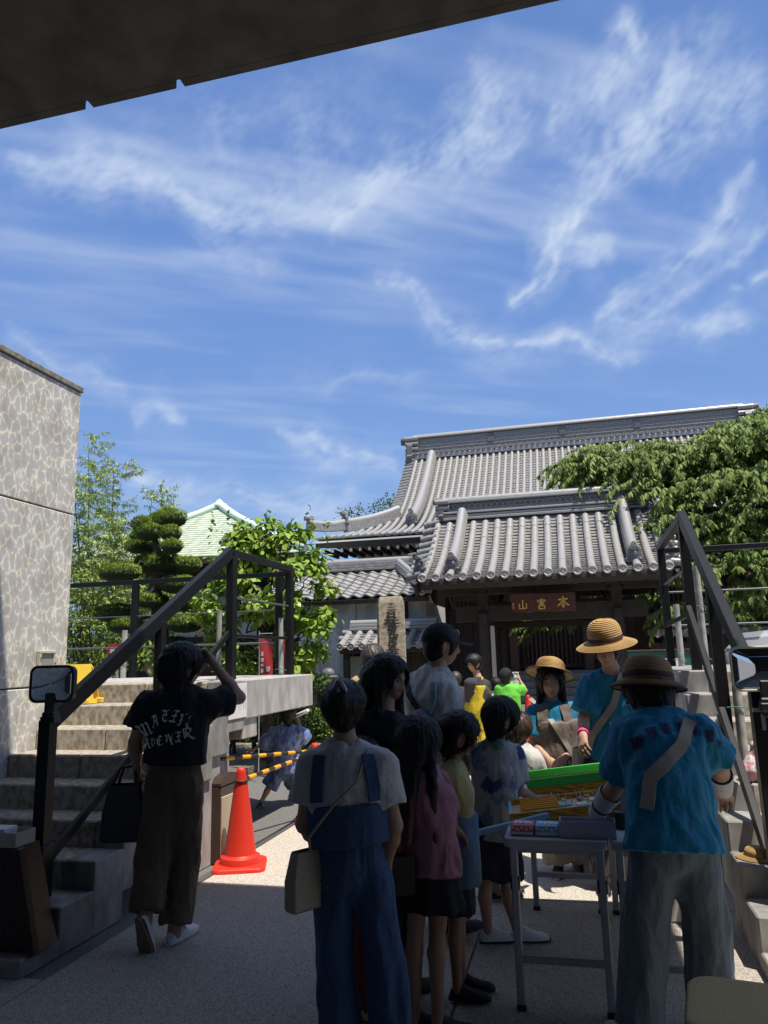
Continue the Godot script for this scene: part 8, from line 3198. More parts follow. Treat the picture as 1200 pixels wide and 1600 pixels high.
func front_group() -> void:
	# woman with the lettered T-shirt
	var p := figure("woman_tee", "person in black shirt lettered MATIN AVENIR shading her eyes on the left", 0.98, {"hs": 1.0, "fem": true, "skin": Color(0.42, 0.25, 0.17)})
	var j: Array = p.j
	p.hands = [[WRR, ELR, Vector3(-0.3, -0.35, 1), 1.0, 0.85, Vector3(-0.35, 0.1, 0), [0.6, 0.9, 1.2, 1.3]], [WRL, ELL, Vector3(0.6, 0, -0.6), 1.0, 1.2]]
	body(p.t, p)
	var f := shirt(p.t, p, M.cotton_black, {"sleeve": 0.62, "ease": 0.038, "hem": -0.075, "cuff": 0.085, "fold": 0.0067})
	trousers(p.t, p, M.cotton_brown, {"thigh": 0.080, "knee": 0.084, "cuff": 0.080, "leg": 1.90, "rise": 0.85, "fold": 0.0092})
	var back: Vector3 = -p.d[0]
	var right := Vector3.UP.cross(back).normalized()
	# letters: name, along, up, turn, size
	var letters := blackletter([["M", -0.122, -0.010, 0.40, 0.078], ["A", -0.058, 0.034, 0.26, 0.068], ["T", 0.006, 0.062, 0.08, 0.068], ["I", 0.066, 0.060, -0.12, 0.068], ["N", 0.120, 0.038, -0.20, 0.070], ["A", -0.116, -0.090, 0.20, 0.062], ["V", -0.070, -0.080, 0.12, 0.048], ["E", -0.022, -0.070, 0.06, 0.058], ["N", 0.036, -0.062, 0.06, 0.060], ["I", 0.086, -0.050, 0.10, 0.058], ["R", 0.134, -0.036, 0.14, 0.070]])
	wrap_print(p.t, "lettering", f, letters, j[CHEST].lerp(j[WAIST], 0.32) + right * -0.015, right, Vector3.UP, M.print_white, 0.004)
	hair(p.t, p, M.hair_black, {"thick": 0.020, "nape": -0.16, "side": -0.10, "fringe": 0.035, "locks": [[Vector3(-0.05, -0.02, -0.05), Vector3(-0.055, -0.20, -0.05), 0.05, 0.03], [Vector3(0.05, -0.02, -0.05), Vector3(0.05, -0.21, -0.04), 0.05, 0.03], [Vector3(0.0, -0.02, -0.07), Vector3(0.0, -0.20, -0.06), 0.06, 0.035], [Vector3(0.0, 0.03, -0.10), Vector3(0.0, -0.05, -0.125), 0.045, 0.035]]})
	shoe(p.t, j[ANL], p.d[2], 1.0, M.shoe_white, M.shoe_brown_sole)
	shoe(p.t, j[ANR], p.d[3], 1.0, M.shoe_white, M.shoe_sole)
	var b := bag("plain black tote bag hanging from the hand of the woman in the lettered shirt", p.at + j[WRL] + Vector3(-0.06, -0.10, 0.0), 0.25, 0.30, 0.12, 0.3, M.leather_black, 0.72)
	for s in [-1, 1]:
		var m := MB.new()
		m.tube([Vector3(-0.07, 0.0, 0.03 * s), Vector3(-0.03, 0.09, 0.02 * s), Vector3(0.06, 0.10, 0.01 * s), Vector3(0.075, 0.0, 0.03 * s)], [0.011], 6)
		put("handle", m, M.leather_black, b)

	# girl in dungarees, nearest to us
	p = figure("girl_overalls", "person in white shirt and blue dungarees with hair in a bun seen from behind", 0.86, {"hs": 0.84, "girth": 0.80, "fem": true, "skin": Color(0.40, 0.24, 0.16)})
	j = p.j
	p.hands = [[WRL, ELL, Vector3(0.5, 0.2, 0.6), 1.0, 0.9], [WRR, ELR, Vector3(-0.5, 0.2, 0.6), -1.0, 0.9]]
	body(p.t, p)
	f = shirt(p.t, p, M.cotton_white, {"sleeve": 0.66, "ease": 0.020, "hem": -0.085, "cuff": 0.070, "fold": 0.0050})
	var fo := trousers(p.t, p, M.denim, {"thigh": 0.072, "knee": 0.070, "cuff": 0.076, "blend": 0.02, "leg": 1.95, "rise": 0.9, "fold": 0.0092, "called": "dungarees"})
	var rt: Vector3 = Vector3.UP.cross(-p.d[0]).normalized()
	# bib wraps the back above the waist
	var bib := Field.new(j[WAIST] - Vector3(0.3, 0.2, 0.3), j[CHEST] + Vector3(0.3, 0.2, 0.3), 0.012)
	bib.cap(j[WAIST].lerp(j[PELVIS], 0.48), j[CHEST].lerp(j[WAIST], 0.42), 0.152, 0.150, 0.03, 0.76, p.d[0], 2)
	bib.folds(fold_noise, 0.004, Vector3(60, 30, 60))
	var m := MB.new()
	bib.mesh(m)
	put("bib", m, M.denim, p.t)
	for s in [-1.0, 1.0]:
		strap(p.t, "shoulder_strap", f, [j[CHEST].lerp(j[WAIST], 0.35) + rt * 0.105 * s, j[CHEST] + rt * 0.105 * s, j[NECK] + rt * 0.088 * s + Vector3(0, -0.015, 0)], -p.d[0], 0.046, M.denim)
	hair(p.t, p, M.hair_black, {"thick": 0.008, "nape": -0.045, "side": 0.0, "strand": 0.004, "up": true, "locks": [[Vector3(0.0, 0.075, -0.075), Vector3(0.0, 0.05, -0.10), 0.05, 0.05]]})
	m = MB.new()
	var hc: Vector3 = j[HEAD] + (Vector3(0, 0.085, 0) - (p.d[1] as Vector3) * 0.135) * 0.84
	for q in [[-0.02, 0.02, 0.5], [0.02, 0.012, -0.5], [0.0, -0.015, 0.1]]:
		m.ball(hc + rt * q[0] + Vector3(0, q[1], 0), Vector3(0.009, 0.026, 0.007), 8, Basis(p.d[0], q[2]))
	put("hair_clip", m, M.clip_white, p.t)
	pair_of_shoes(p, M.shoe_white, M.shoe_sole)
	b = bag("beige shoulder bag at the left hip of the girl in dungarees", Vector3(-0.975, 0.835, -2.63), 0.14, 0.19, 0.06, 1.0, M.leather_tan, 0.70)
	var o: Vector3 = p.at - b.position
	m = MB.new()
	m.tube([Vector3(0.02, -0.01, 0.0), o + j[WAIST] + rt * -0.10 + Vector3(0, -0.02, 0.125), o + j[CHEST].lerp(j[WAIST], 0.3) + Vector3(0, 0, 0.13), o + j[CHEST] + rt * 0.07 + Vector3(0, 0.02, 0.12), o + j[NECK] + rt * 0.10 + Vector3(0, -0.005, 0.06), o + j[NECK] + rt * 0.11 + Vector3(0, 0.0, -0.03)], [0.005], 6)
	put("shoulder_cord", m, M.leather_tan, b)

	# woman in black with long hair
	p = figure("woman_black", "person with long black hair in a black top looking down towards the table", 0.94, {"hs": 0.92, "fem": true, "skin": Color(0.40, 0.245, 0.175)})
	j = p.j
	p.hands = [[WRR, ELR, Vector3(0, -1, 0), 1.0, 0.6]]
	body(p.t, p)
	shirt(p.t, p, M.cotton_black, {"sleeve": 1.3, "ease": 0.03, "hem": 0.14, "cuff": 0.05})
	trousers(p.t, p, M.cotton_black, {"thigh": 0.10, "cuff": 0.08})
	hair(p.t, p, M.hair_black, {"thick": 0.014, "nape": -0.14, "side": -0.06, "fringe": 0.062, "ears": false, "locks": [[Vector3(0.03, 0.0, -0.06), Vector3(0.07, -0.22, -0.12), Vector3(0.08, -0.36, -0.12), 0.06, 0.03], [Vector3(-0.05, 0.0, -0.05), Vector3(-0.10, -0.2, -0.08), Vector3(-0.13, -0.36, -0.03), 0.055, 0.03], [Vector3(0.075, 0.02, 0.03), Vector3(0.10, -0.14, 0.05), Vector3(0.10, -0.32, 0.13), 0.026, 0.018], [Vector3(-0.078, 0.02, 0.02), Vector3(-0.11, -0.14, 0.05), Vector3(-0.11, -0.33, 0.13), 0.03, 0.02], [Vector3(0.0, 0.0, -0.08), Vector3(0.0, -0.3, -0.09), 0.07, 0.045]]})
	pair_of_shoes(p, M.shoe_black, M.shoe_black)

	# man with the cap
	p = figure("man_cap", "person in a loose white T-shirt and black baseball cap standing side on", 1.04, {"hs": 1.02, "skin": Color(0.44, 0.27, 0.18)})
	j = p.j
	p.hands = [[WRR, ELR, Vector3(-0.5, 0, -0.6), -1.0, 0.7, Vector3(0, -0.5, 0)]]
	body(p.t, p)
	f = shirt(p.t, p, M.cotton_grey_white, {"sleeve": 0.90, "ease": 0.035, "hem": 0.12, "cuff": 0.085, "fold": 0.0076})
	trousers(p.t, p, M.cotton_navy, {"thigh": 0.10, "cuff": 0.085})
	hair(p.t, p, M.hair_black, {"thick": 0.002, "nape": -0.05, "side": -0.02, "strand": 0.002, "strands": 0})
	cap(p)
	pair_of_shoes(p, M.shoe_black, M.shoe_sole)
	var bk := Vector3(-0.35, 0.1, 0.95).normalized()
	strap(p.t, "black_strap", f, [j[SHL] + Vector3(-0.02, 0.02, 0.02), j[CHEST].lerp(j[SHL], 0.5) + Vector3(0, -0.06, 0.05), j[WAIST] + Vector3(0.06, 0.06, 0.05)], bk, 0.035, M.strap_black)
	strap(p.t, "blue_strap", f, [j[SHR] + Vector3(-0.01, 0.03, 0), j[CHEST].lerp(j[SHR], 0.7) + Vector3(0, -0.05, 0.05), j[WAIST].lerp(j[SHR], 0.35)], bk, 0.038, M.board_blue)
	m = MB.new()
	m.ball(Vector3.ZERO, Vector3(0.075, 0.10, 0.045), 12, Basis(Vector3.UP, 0.5))
	var pouch := thing("hand_bag", "small mauve pouch on the back of the man in the cap", "bag", p.at + f.onto(j[WAIST] + Vector3(0.03, 0.05, 0.0) + bk * 0.25, -bk, 0.03))
	put("bag_body", m, mt("mauve", Color(0.30, 0.19, 0.34), 0.7), pouch)


func cap(p: Dictionary) -> void:
	var c: Vector3 = p.j[HEAD]
	var s: float = p.get("hs", p.s)
	var z: Vector3 = (p.d[1] as Vector3).normalized()
	var x := Vector3.UP.cross(z).normalized()
	var y := z.cross(x)
	y = (y - z * 0.12).normalized()
	x = y.cross(z).normalized()
	z = x.cross(y)
	var b := Basis(x, y, z)
	var m := MB.new()
	var rows := []
	for k in 9:
		var e := PI / 2 * k / 8.0
		var row := PackedVector3Array()
		for q in 30:
			var a := TAU * q / 30.0
			row.append(c + b * (Vector3(sin(a) * 0.094 * cos(e * 0.98), 0.018 + 0.112 * sin(e), cos(a) * 0.113 * cos(e * 0.98) - 0.006) * s))
		rows.append(row)
	m.grid(rows, true)
	var crown := put("cap", m, M.cotton_black, p.t)
	m = MB.new()
	rows = []
	for k in 7:
		var u := k / 6.0
		var top := PackedVector3Array()
		for q in 13:
			var a := (q / 12.0 - 0.5) * 2.0
			var w := lerpf(0.090, 0.066, u * u)
			var out := 0.085 + 0.115 * u * sqrt(maxf(1.0 - 0.25 * a * a, 0.0))
			top.append(c + b * (Vector3(a * w, 0.026 - 0.014 * u - 0.020 * a * a, out - 0.05 * a * a * (1.0 - u * 0.3)) * s))
		rows.append(top)
	m.grid(rows, false)
	put("peak", m, M.cotton_black, crown)
	m = MB.new()
	m.ball(c + b * (Vector3(0, 0.075, 0.098) * s), Vector3(0.022, 0.018, 0.006) * s, 10, b * Basis(Vector3.RIGHT, -0.5))
	put("emblem", m, M.print_white, crown)


func children_group() -> void:
	var p := figure("girl_pink", "person with long reddish tipped hair in an oversized pink shirt and black skirt", 0.68, {"hs": 0.84, "fem": true, "skin": Color(0.38, 0.22, 0.15)})
	var j: Array = p.j
	p.hands = [[WRL, ELL, Vector3(0, -1, 0), 1.0, 1.2], [WRR, ELR, Vector3(-0.5, 0, 0.2), -1.0, 0.5]]
	body(p.t, p)
	shirt(p.t, p, M.cotton_pink, {"sleeve": 0.95, "ease": 0.035, "hem": 0.03, "cuff": 0.095, "fold": 0.0076})
	skirt(p.t, p, M.cotton_black, 0.24, 1.5)
	var hh := j[HEAD].y as float
	hair(p.t, p, M.hair_tips, {"thick": 0.020, "nape": -0.15, "side": -0.08, "fringe": 0.045, "ears": false, "paint": func(q: Vector3) -> Color: return Color(0.011, 0.009, 0.009).lerp(Color(0.10, 0.028, 0.03), soft(hh - 0.12, hh - 0.36, q.y)),
		"locks": [[Vector3(0.0, 0.0, -0.06), Vector3(0.0, -0.24, -0.14), Vector3(0.0, -0.48, -0.155), 0.075, 0.03], [Vector3(0.05, 0.0, -0.05), Vector3(0.075, -0.22, -0.125), Vector3(0.08, -0.46, -0.14), 0.055, 0.022], [Vector3(-0.05, 0.0, -0.05), Vector3(-0.075, -0.22, -0.125), Vector3(-0.08, -0.44, -0.14), 0.055, 0.022], [Vector3(0.085, 0.01, 0.0), Vector3(0.135, -0.2, -0.03), Vector3(0.15, -0.42, -0.02), 0.034, 0.014], [Vector3(-0.085, 0.01, 0.0), Vector3(-0.135, -0.2, -0.03), Vector3(-0.15, -0.44, -0.02), 0.034, 0.014]]})
	pair_of_shoes(p, M.shoe_black, M.shoe_sole, "shoe", 1.12)
	bag("small black shoulder bag on the girl in pink", p.at + j[PELVIS] + Vector3(-0.11, 0.06, 0.10), 0.13, 0.15, 0.06, 0.5, M.leather_black, 0.9)

	p = figure("boy_apron", "person in yellow shirt and pale blue apron, a small boy looking down", 0.68, {"hs": 0.85, "girth": 0.60, "skin": Color(0.40, 0.24, 0.16)})
	j = p.j
	p.hands = [[WRR, ELR, Vector3(0, -0.5, -1), -1.0, 0.9]]
	body(p.t, p)
	shirt(p.t, p, M.pale_yellow, {"sleeve": 0.7, "ease": 0.02, "hem": 0.02})
	trousers(p.t, p, M.cotton_navy, {"leg": 0.9, "cuff": 0.10})
	var ap := Field.new(j[PELVIS] - Vector3(0.3, 0.35, 0.3), j[CHEST] + Vector3(0.3, 0.2, 0.3), 0.012)
	ap.cap(j[WAIST].lerp(j[CHEST], 0.35), j[PELVIS] + Vector3(0, -0.12, 0), 0.114, 0.128, 0.03, 0.80, p.d[0], 2)
	ap.folds(fold_noise, 0.005, Vector3(60, 20, 60))
	var m := MB.new()
	ap.mesh(m)
	put("apron", m, M.apron_blue, p.t)
	hair(p.t, p, M.hair_black, {"thick": 0.014, "nape": -0.085, "side": 0.0, "fringe": 0.045})
	pair_of_shoes(p, M.shoe_black, M.shoe_black, "sandal")

	var tee := noise(FastNoiseLite.TYPE_CELLULAR, 7.0, 1, 5)
	tee.cellular_return_type = FastNoiseLite.RETURN_CELL_VALUE
	tee.domain_warp_enabled = true
	tee.domain_warp_amplitude = 0.06
	tee.domain_warp_frequency = 8.0
	p = figure("boy_tee", "person in a white T-shirt with blue and green shapes and dark shorts at the board", 0.73, {"hs": 0.90, "girth": 0.68, "skin": Color(0.42, 0.25, 0.17)})
	j = p.j
	p.hands = [[WRR, ELR, Vector3(0, -1, 0), 1.0, 0.7], [WRL, ELL, Vector3(0, -1, 0), -1.0, 0.7]]
	body(p.t, p)
	shirt(p.t, p, M.printed_tee, {"sleeve": 0.78, "ease": 0.04, "hem": 0.06, "cuff": 0.085, "fold": 0.0059, "paint": func(q: Vector3) -> Color:
		var v := tee.get_noise_3d(q.x * 1.9, q.y * 1.9, q.z * 1.9)
		return Color(0.06, 0.08, 0.24) if v > 0.80 else Color(0.16, 0.27, 0.22) if v < -0.74 else Color(0.26, 0.30, 0.46) if v > 0.66 else Color(0.55, 0.55, 0.53)})
	trousers(p.t, p, M.indigo, {"leg": 0.85, "thigh": 0.10, "cuff": 0.115})
	hair(p.t, p, M.hair_black, {"thick": 0.016, "nape": -0.10, "side": -0.01, "fringe": 0.045})
	pair_of_shoes(p, M.shoe_white, M.shoe_black, "shoe", 1.1)

	p = figure("girl_brown_hair", "person with long brown hair and white shirt bending over the table behind the boy", 0.78, {"hs": 0.9, "fem": true})
	j = p.j
	body(p.t, p)
	shirt(p.t, p, M.cotton_white, {"sleeve": 0.9, "ease": 0.03, "hem": 0.02})
	trousers(p.t, p, M.cotton_beige, {"thigh": 0.09, "cuff": 0.085})
	hair(p.t, p, M.hair_brown, {"thick": 0.016, "nape": -0.14, "side": -0.08, "ears": false, "locks": [[Vector3(-0.02, 0.0, -0.06), Vector3(0.04, -0.24, -0.11), Vector3(0.10, -0.50, -0.06), 0.065, 0.03], [Vector3(0.07, 0.0, 0.0), Vector3(0.09, -0.22, 0.02), Vector3(0.08, -0.44, 0.06), 0.035, 0.02]]})
	pair_of_shoes(p, M.shoe_black, M.shoe_sole)

	p = figure("toddler_red", "person in dark top and red leggings, a toddler half hidden by the dungarees", 0.58, {"hs": 0.84, "skin": Color(0.42, 0.26, 0.18)})
	body(p.t, p)
	shirt(p.t, p, M.cotton_navy, {"sleeve": 0.8, "ease": 0.02, "hem": 0.05})
	trousers(p.t, p, M.cotton_red, {"thigh": 0.085, "cuff": 0.07})
	hair(p.t, p, M.hair_black, {"thick": 0.016, "nape": -0.09})
	pair_of_shoes(p, M.shoe_black, M.shoe_sole)

	p = figure("child_running", "person in shiny pale blue shirt and shorts, a small child running away", 0.60, {"hs": 0.86, "hand_cell": 0.007, "skin": Color(0.50, 0.30, 0.20)})
	j = p.j
	p.hands = [[WRL, ELL, Vector3(0, -1, 0.2), 1.0, 0.3], [WRR, ELR, Vector3(0.2, 0, 1), 1.0, 1.1]]
	body(p.t, p)
	var satin := noise(FastNoiseLite.TYPE_SIMPLEX, 9.0, 2, 8)
	var shade := func(q: Vector3) -> Color:
		var v := satin.get_noise_3d(q.x * 1.3, q.y * 0.5, q.z)
		return Color(0.10, 0.18, 0.42) if v > 0.18 else Color(0.27, 0.36, 0.60) if v > -0.22 else Color(0.17, 0.27, 0.52)
	shirt(p.t, p, M.satin_blue, {"sleeve": 1.15, "ease": 0.045, "hem": 0.05, "cuff": 0.12, "fold": 0.0084, "paint": shade})
	trousers(p.t, p, M.satin_blue, {"leg": 0.98, "thigh": 0.105, "cuff": 0.135, "called": "shorts", "paint": func(q: Vector3) -> Color: return (shade.call(q) as Color) * 0.55})
	hair(p.t, p, M.hair_black, {"thick": 0.018, "nape": -0.09})
	pair_of_shoes(p, M.shoe_blue, M.shoe_white, "shoe", 1.15)
	var fan := thing("paper_fan", "white folded paper held up by the running child", "paper", p.at + j[WRR] + Vector3(0.03, 0.05, 0.0))
	m = MB.new()
	m.box(Vector3(0.02, 0.02, 0), Vector3(0.16, 0.035, 0.06), Basis(Vector3(0, 0, 1), 0.4), 0.008)
	put("paper", m, M.paper, fan)


func hat_group() -> void:
	# woman clasping her hands behind the table
	var p := figure("woman_hat", "person in a straw hat and taupe apron dress with clasped hands behind the boards", 0.94, {"hs": 1.0, "fem": true, "skin": Color(0.47, 0.29, 0.20)})
	var j: Array = p.j
	p.hands = [[WRL, ELL, Vector3(0.2, -0.3, -1), 1.0, 0.55, Vector3(0.3, -0.2, 0.2)], [WRR, ELR, Vector3(-0.2, -0.3, -1), -1.0, 0.75, Vector3(-0.25, -0.3, 0.2)]]
	body(p.t, p)
	var f := shirt(p.t, p, M.cotton_blue, {"sleeve": 0.72, "ease": 0.022, "hem": 0.0, "cuff": 0.082})
	var ap := Field.new(j[PELVIS] - Vector3(0.4, 0.55, 0.4), j[NECK] + Vector3(0.3, 0.1, 0.3), 0.014)
	ap.cap(j[WAIST], j[PELVIS] + Vector3(0, -0.42, 0), 0.168, 0.215, 0.05, 0.76, p.d[0], 1)
	ap.cap(j[WAIST], j[CHEST], 0.168, 0.168, 0.05, 0.76, p.d[0])
	ap.cap(j[CHEST], j[CHEST].lerp(j[NECK], 0.5), 0.168, 0.150, 0.05, 0.80, p.d[0])
	ap.cut(j[CHEST].lerp(j[NECK], 0.42), (Vector3.UP + (p.d[0] as Vector3) * 0.25).normalized())
	for s in [-1.0, 1.0]:
		var sd: Vector3 = Vector3.UP.cross(p.d[0]).normalized() * s
		strap(p.t, "apron_strap", f, [j[CHEST] + sd * 0.09, j[CHEST].lerp(j[NECK], 0.6) + sd * 0.085, j[NECK] + sd * 0.075 + Vector3(0, 0.0, 0)], p.d[0], 0.075, M.cotton_taupe)
	ap.folds(fold_noise, 0.010, Vector3(50, 12, 50))
	var m := MB.new()
	ap.mesh(m)
	put("apron_dress", m, M.cotton_taupe, p.t)
	trousers(p.t, p, M.cotton_beige, {"thigh": 0.09, "cuff": 0.10})
	hair(p.t, p, M.hair_black, {"strands": 0, "thick": 0.010, "nape": -0.14, "side": -0.06, "fringe": 0.060, "ears": false, "locks": [[Vector3(0.072, 0.02, 0.0), Vector3(0.085, -0.16, 0.02), Vector3(0.08, -0.28, 0.05), 0.028, 0.026], [Vector3(-0.072, 0.02, 0.0), Vector3(-0.085, -0.16, 0.02), Vector3(-0.08, -0.28, 0.05), 0.028, 0.026], [Vector3(0.0, 0.0, -0.06), Vector3(0.0, -0.24, -0.06), 0.06, 0.05]]})
	pair_of_shoes(p, M.shoe_black, M.shoe_sole)
	straw_hat("wide straw hat tilted back on the woman in the taupe apron", p.at + j[HEAD] + Vector3(0, 0.075, -0.035), Vector3(0.14, 1, -0.36), Vector3(0, 0, -1), 1.0, 0.175, 0.075, M.straw, 0.02, false)
	strap(p.t, "shoulder_strap", ap, [j[SHL].lerp(j[NECK], 0.45), j[CHEST].lerp(j[WAIST], 0.3) + Vector3(0.02, 0, 0), j[WAIST] + Vector3(0.11, -0.04, 0)], p.d[0], 0.035, M.canvas)
	bag("pale quilted bag hanging in front of the woman in the taupe apron", p.at + j[PELVIS] + Vector3(0.12, 0.06, 0.19), 0.19, 0.18, 0.07, -0.2, M.canvas, 0.9)

	# person bending over the far board
	p = figure("man_hat", "person in a banded straw hat and blue polo shirt bending over the green board", 1.0, {"skin": Color(0.46, 0.28, 0.19)})
	j = p.j
	p.hands = [[WRL, ELL, Vector3(0.6, -0.4, -0.4), 1.0, 0.5, Vector3(0, -0.5, 0)], [WRR, ELR, Vector3(0, -1, 0), 1.0, 0.5]]
	body(p.t, p)
	f = shirt(p.t, p, M.cotton_blue, {"sleeve": 0.85, "ease": 0.032, "hem": 0.16, "cuff": 0.085, "fold": 0.0076})
	trousers(p.t, p, M.cotton_charcoal, {"thigh": 0.10, "cuff": 0.095})
	hair(p.t, p, M.hair_black, {"thick": 0.006, "nape": -0.07, "strand": 0.003, "strands": 0})
	pair_of_shoes(p, M.shoe_black, M.shoe_sole)
	straw_hat("tall crowned straw hat with dark band on the person in the blue polo", p.at + j[HEAD] + Vector3(0.0, 0.055, 0.02), Vector3(-0.12, 1, 0.22), Vector3(0, 0, -1), 1.04, 0.185, 0.105, M.straw, 0.03, true)
	strap(p.t, "shoulder_strap", f, [j[SHR].lerp(j[NECK], 0.5) + Vector3(0, 0.03, 0), j[CHEST] + Vector3(0.02, -0.03, 0), j[WAIST] + Vector3(-0.11, -0.02, 0), j[WAIST] + Vector3(-0.145, -0.10, 0)], p.d[0], 0.045, M.canvas)
	m = MB.new()
	m.tube([j[WRL].lerp(j[ELL], 0.02), j[WRL].lerp(j[ELL], 0.22)], [0.036, 0.038], 12)
	put("wristband", m, mt("neon_pink", Color(0.75, 0.06, 0.20), 0.7), p.t)
	m = MB.new()
	m.box(f.onto(j[WAIST] + Vector3(0.03, 0.02, 0) + (p.d[0] as Vector3) * 0.3, -p.d[0], 0.006), Vector3(0.055, 0.085, 0.006), Basis(Vector3.UP, 0.3))
	put("name_card", m, M.cardboard, p.t)
	bag("white shoulder bag at the side of the person in the blue polo", p.at + j[PELVIS] + Vector3(-0.19, 0.10, 0.05), 0.16, 0.24, 0.05, 1.2, M.canvas, 0.85)

	# woman in blue with her back to us
	p = figure("woman_front", "person in a blue polo shirt and grey jeans leaning over the table, back to us", 1.0, {"fem": true, "skin": Color(0.40, 0.245, 0.17), "girth": 0.96})
	j = p.j
	p.hands = [[WRL, ELL, Vector3(0.2, -1, 0), 1.0, 0.5, Vector3(0, -0.3, 0)], [WRR, ELR, Vector3(-0.2, -1, 0), -1.0, 0.6]]
	body(p.t, p)
	f = shirt(p.t, p, M.cotton_blue, {"sleeve": 0.85, "ease": 0.038, "flare": 1.10, "hem": 0.06, "cuff": 0.085, "fold": 0.0076})
	trousers(p.t, p, M.jeans_grey, {"thigh": 0.086, "knee": 0.078, "cuff": 0.082, "leg": 1.93, "fold": 0.0076})
	hair(p.t, p, M.hair_black, {"thick": 0.012, "nape": -0.12, "side": -0.05, "ears": false, "locks": [[Vector3(0.0, 0.0, -0.06), Vector3(0.0, -0.13, -0.06), 0.06, 0.05]]})
	pair_of_shoes(p, M.shoe_white, M.shoe_sole)
	straw_hat("wide dark straw hat on the woman with her back to us", p.at + j[HEAD] + Vector3(0.0, 0.05, 0.0), Vector3(0.06, 1, -0.16), Vector3(0, 0, -1), 1.0, 0.160, 0.085, M.straw_dark, 0.03, true)
	var back: Vector3 = (-(p.d[0] as Vector3) + Vector3(0, 0.45, 0)).normalized()
	var rt := Vector3.UP.cross(back).normalized()
	strap(p.t, "shoulder_strap", f, [j[SHR].lerp(j[NECK], 0.48) + Vector3(0, -0.012, 0.0), j[CHEST].lerp(j[WAIST], 0.15) + rt * 0.01, j[WAIST] + rt * -0.115 + Vector3(0, 0.04, 0), j[WAIST] + rt * -0.150 + Vector3(0, -0.08, 0)], back, 0.052, M.canvas)
	wrap_print(p.t, "printed_characters", f, brush_strokes("shirt", 1.0, 0.0), j[CHEST].lerp(j[NECK], 0.35), rt, back.cross(rt), M.print_plum, 0.004)
	for e in [[WRL, ELL], [WRR, ELR]]:
		m = MB.new()
		var path := PackedVector3Array()
		var rad := []
		for k in 13:
			path.append((j[e[0]] as Vector3).lerp(j[e[1]], -0.12 + 0.062 * k))
			rad.append(0.036 + 0.0012 * k + 0.0035 * sin(k * 2.4))
		m.tube(path, rad, 14, false)
		put("arm_cover", m, M.cotton_white, p.t)
	m = MB.new()
	m.tube([(j[WRL] as Vector3).lerp(j[ELL], 0.13), (j[WRL] as Vector3).lerp(j[ELL], 0.19)], [0.042], 14)
	put("wristwatch", m, M.leather_black, p.t)
	# hat left on the stairs
	straw_hat("straw hat lying flat on a right step near the edge of the view", Vector3(0.855, 0.418, -4.53), Vector3(0.0, 1, 0.0), Vector3(0, 0, -1), 0.62, 0.17, 0.05, M.straw, 0.02, false)


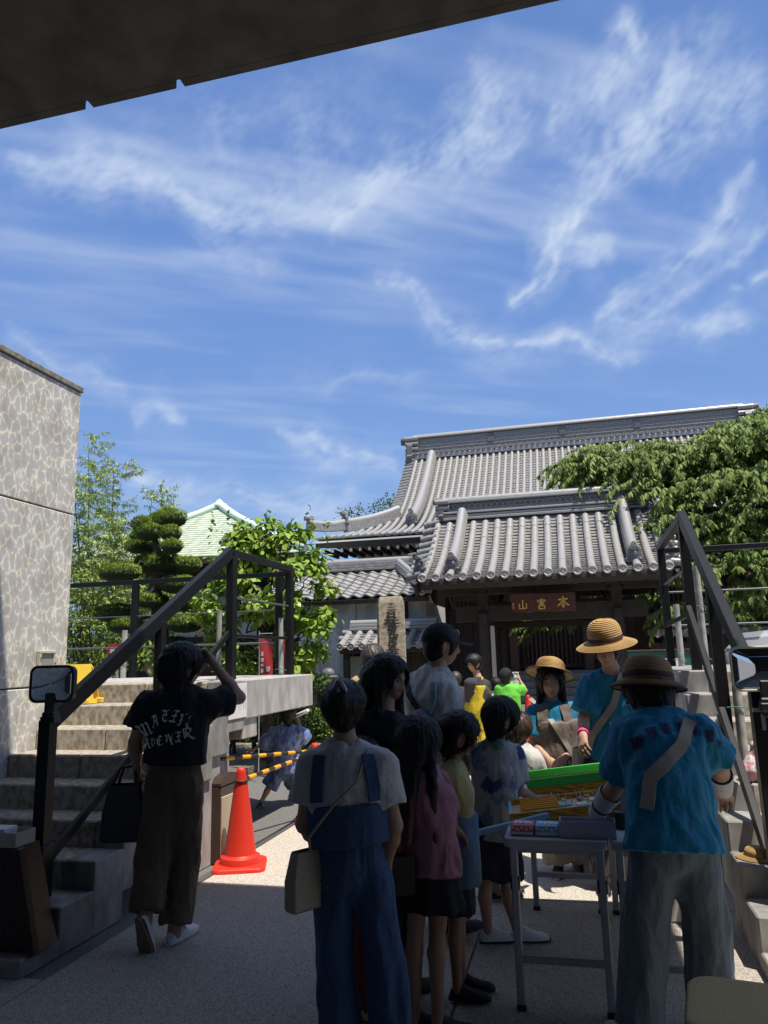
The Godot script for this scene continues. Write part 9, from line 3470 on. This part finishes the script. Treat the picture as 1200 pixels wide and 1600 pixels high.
func far_group() -> void:
	var far := {"cell": 0.018, "hair_cell": 0.011, "hand_cell": 0.008}
	var p := figure("boy_yellow", "person in a yellow apron over a charcoal shirt with hands behind the back", 1.0, far.merged({"hs": 1.0, "skin": Color(0.50, 0.31, 0.21)}))
	var j: Array = p.j
	p.hands = [[WRR, ELR, Vector3(0, 0, 1), 1.0, 0.6]]
	body(p.t, p)
	shirt(p.t, p, M.cotton_charcoal, {"sleeve": 0.95, "ease": 0.03, "hem": 0.0, "cuff": 0.08})
	trousers(p.t, p, M.denim, {"thigh": 0.095, "cuff": 0.09})
	var ap := Field.new(j[PELVIS] - Vector3(0.4, 0.4, 0.4), j[NECK] + Vector3(0.3, 0.1, 0.3), 0.016)
	ap.cap(j[WAIST], j[PELVIS] + Vector3(0, -0.26, 0), 0.185, 0.21, 0.05, 0.78, p.d[0], 1)
	ap.cap(j[WAIST], j[CHEST].lerp(j[NECK], 0.55) + (p.d[0] as Vector3) * 0.03, 0.185, 0.150, 0.05, 0.82, p.d[0], 1)
	ap.cut(j[WAIST] - (p.d[0] as Vector3) * 0.02, -p.d[0])
	ap.folds(fold_noise, 0.009, Vector3(50, 12, 50))
	var m := MB.new()
	ap.mesh(m)
	put("apron", m, M.cotton_yellow, p.t)
	m = MB.new()
	for s in [-1.0, 1.0]:
		var side: Vector3 = Vector3.UP.cross(p.d[0]).normalized() * 0.075 * s
		m.tube([j[CHEST].lerp(j[NECK], 0.1) + side + (p.d[0] as Vector3) * 0.13, j[NECK] + side * 1.1 + Vector3(0, 0.01, 0), j[CHEST] + side - (p.d[0] as Vector3) * 0.14, j[WAIST] + side * 0.5 - (p.d[0] as Vector3) * 0.14], [0.016], 6)
	put("apron_strap", m, M.cotton_yellow, p.t)
	hair(p.t, p, M.hair_black, {"thick": 0.020, "nape": -0.06, "side": -0.02, "fringe": 0.03})
	pair_of_shoes(p, M.shoe_black, M.shoe_sole)

	p = figure("child_navy", "person in a navy T-shirt and jeans beyond the man in the cap", 0.72, far.merged({"hs": 0.85, "skin": Color(0.48, 0.29, 0.2)}))
	body(p.t, p)
	shirt(p.t, p, M.cotton_charcoal, {"sleeve": 0.9, "ease": 0.035, "hem": 0.05})
	trousers(p.t, p, M.denim, {})
	hair(p.t, p, M.hair_grey, {"thick": 0.012})
	pair_of_shoes(p, M.shoe_black, M.shoe_sole)

	p = figure("child_green", "person in a bright lime green T-shirt and black cap with an arm raised", 0.76, far.merged({"hs": 0.9, "skin": Color(0.50, 0.31, 0.21)}))
	j = p.j
	p.hands = [[WRR, ELR, Vector3(0, 0, 1), 1.0, 0.7]]
	body(p.t, p)
	shirt(p.t, p, M.cotton_green, {"sleeve": 0.85, "ease": 0.035, "hem": 0.05, "cuff": 0.08})
	trousers(p.t, p, M.cotton_black, {})
	hair(p.t, p, M.hair_black, {"thick": 0.002, "strands": 0})
	cap(p)
	pair_of_shoes(p, M.shoe_black, M.shoe_sole)
	m = MB.new()
	m.ball(Vector3.ZERO, Vector3(0.05, 0.04, 0.03), 10, Basis(Vector3(0, 0, 1), 0.6))
	m.ball(Vector3(-0.04, -0.02, 0.01), Vector3(0.045, 0.03, 0.025), 10, Basis(Vector3(0, 0, 1), 0.3))
	var towel := thing("towel", "white hand towel held up by the child in lime green", "towel", p.at + j[WRR] + Vector3(-0.07, 0.02, 0.02))
	put("cloth", m, M.cotton_white, towel)

	p = figure("child_white_top", "person with black hair and white top standing before the gate", 0.66, far.merged({"hs": 0.82}))
	body(p.t, p)
	shirt(p.t, p, M.cotton_white, {"sleeve": 0.9, "ease": 0.03, "hem": 0.08})
	trousers(p.t, p, M.cotton_navy, {})
	hair(p.t, p, M.hair_black, {"thick": 0.016, "nape": -0.1})
	pair_of_shoes(p, M.shoe_black, M.shoe_sole)

	p = figure("man_tan", "person with greying hair and tan shirt wearing a grey backpack", 0.98, {"cell": 0.016, "hair_cell": 0.01})
	j = p.j
	body(p.t, p)
	var f := shirt(p.t, p, M.cotton_tan, {"sleeve": 0.9, "ease": 0.03, "hem": 0.12})
	trousers(p.t, p, M.cotton_charcoal, {})
	hair(p.t, p, M.hair_grey, {"thick": 0.014})
	pair_of_shoes(p, M.shoe_black, M.shoe_sole)
	for e in [SHL, SHR]:
		strap(p.t, "pack_strap", f, [(j[e] as Vector3).lerp(j[NECK], 0.35) + Vector3(0, 0.03, 0), (j[e] as Vector3).lerp(j[WAIST], 0.30)], -p.d[0], 0.06, M.cotton_charcoal)
	var pack := bag("grey backpack on the person in the tan shirt", p.at + j[CHEST] + Vector3(0.03, 0.02, 0.20), 0.28, 0.40, 0.14, 0.0, M.cotton_charcoal, 0.9)
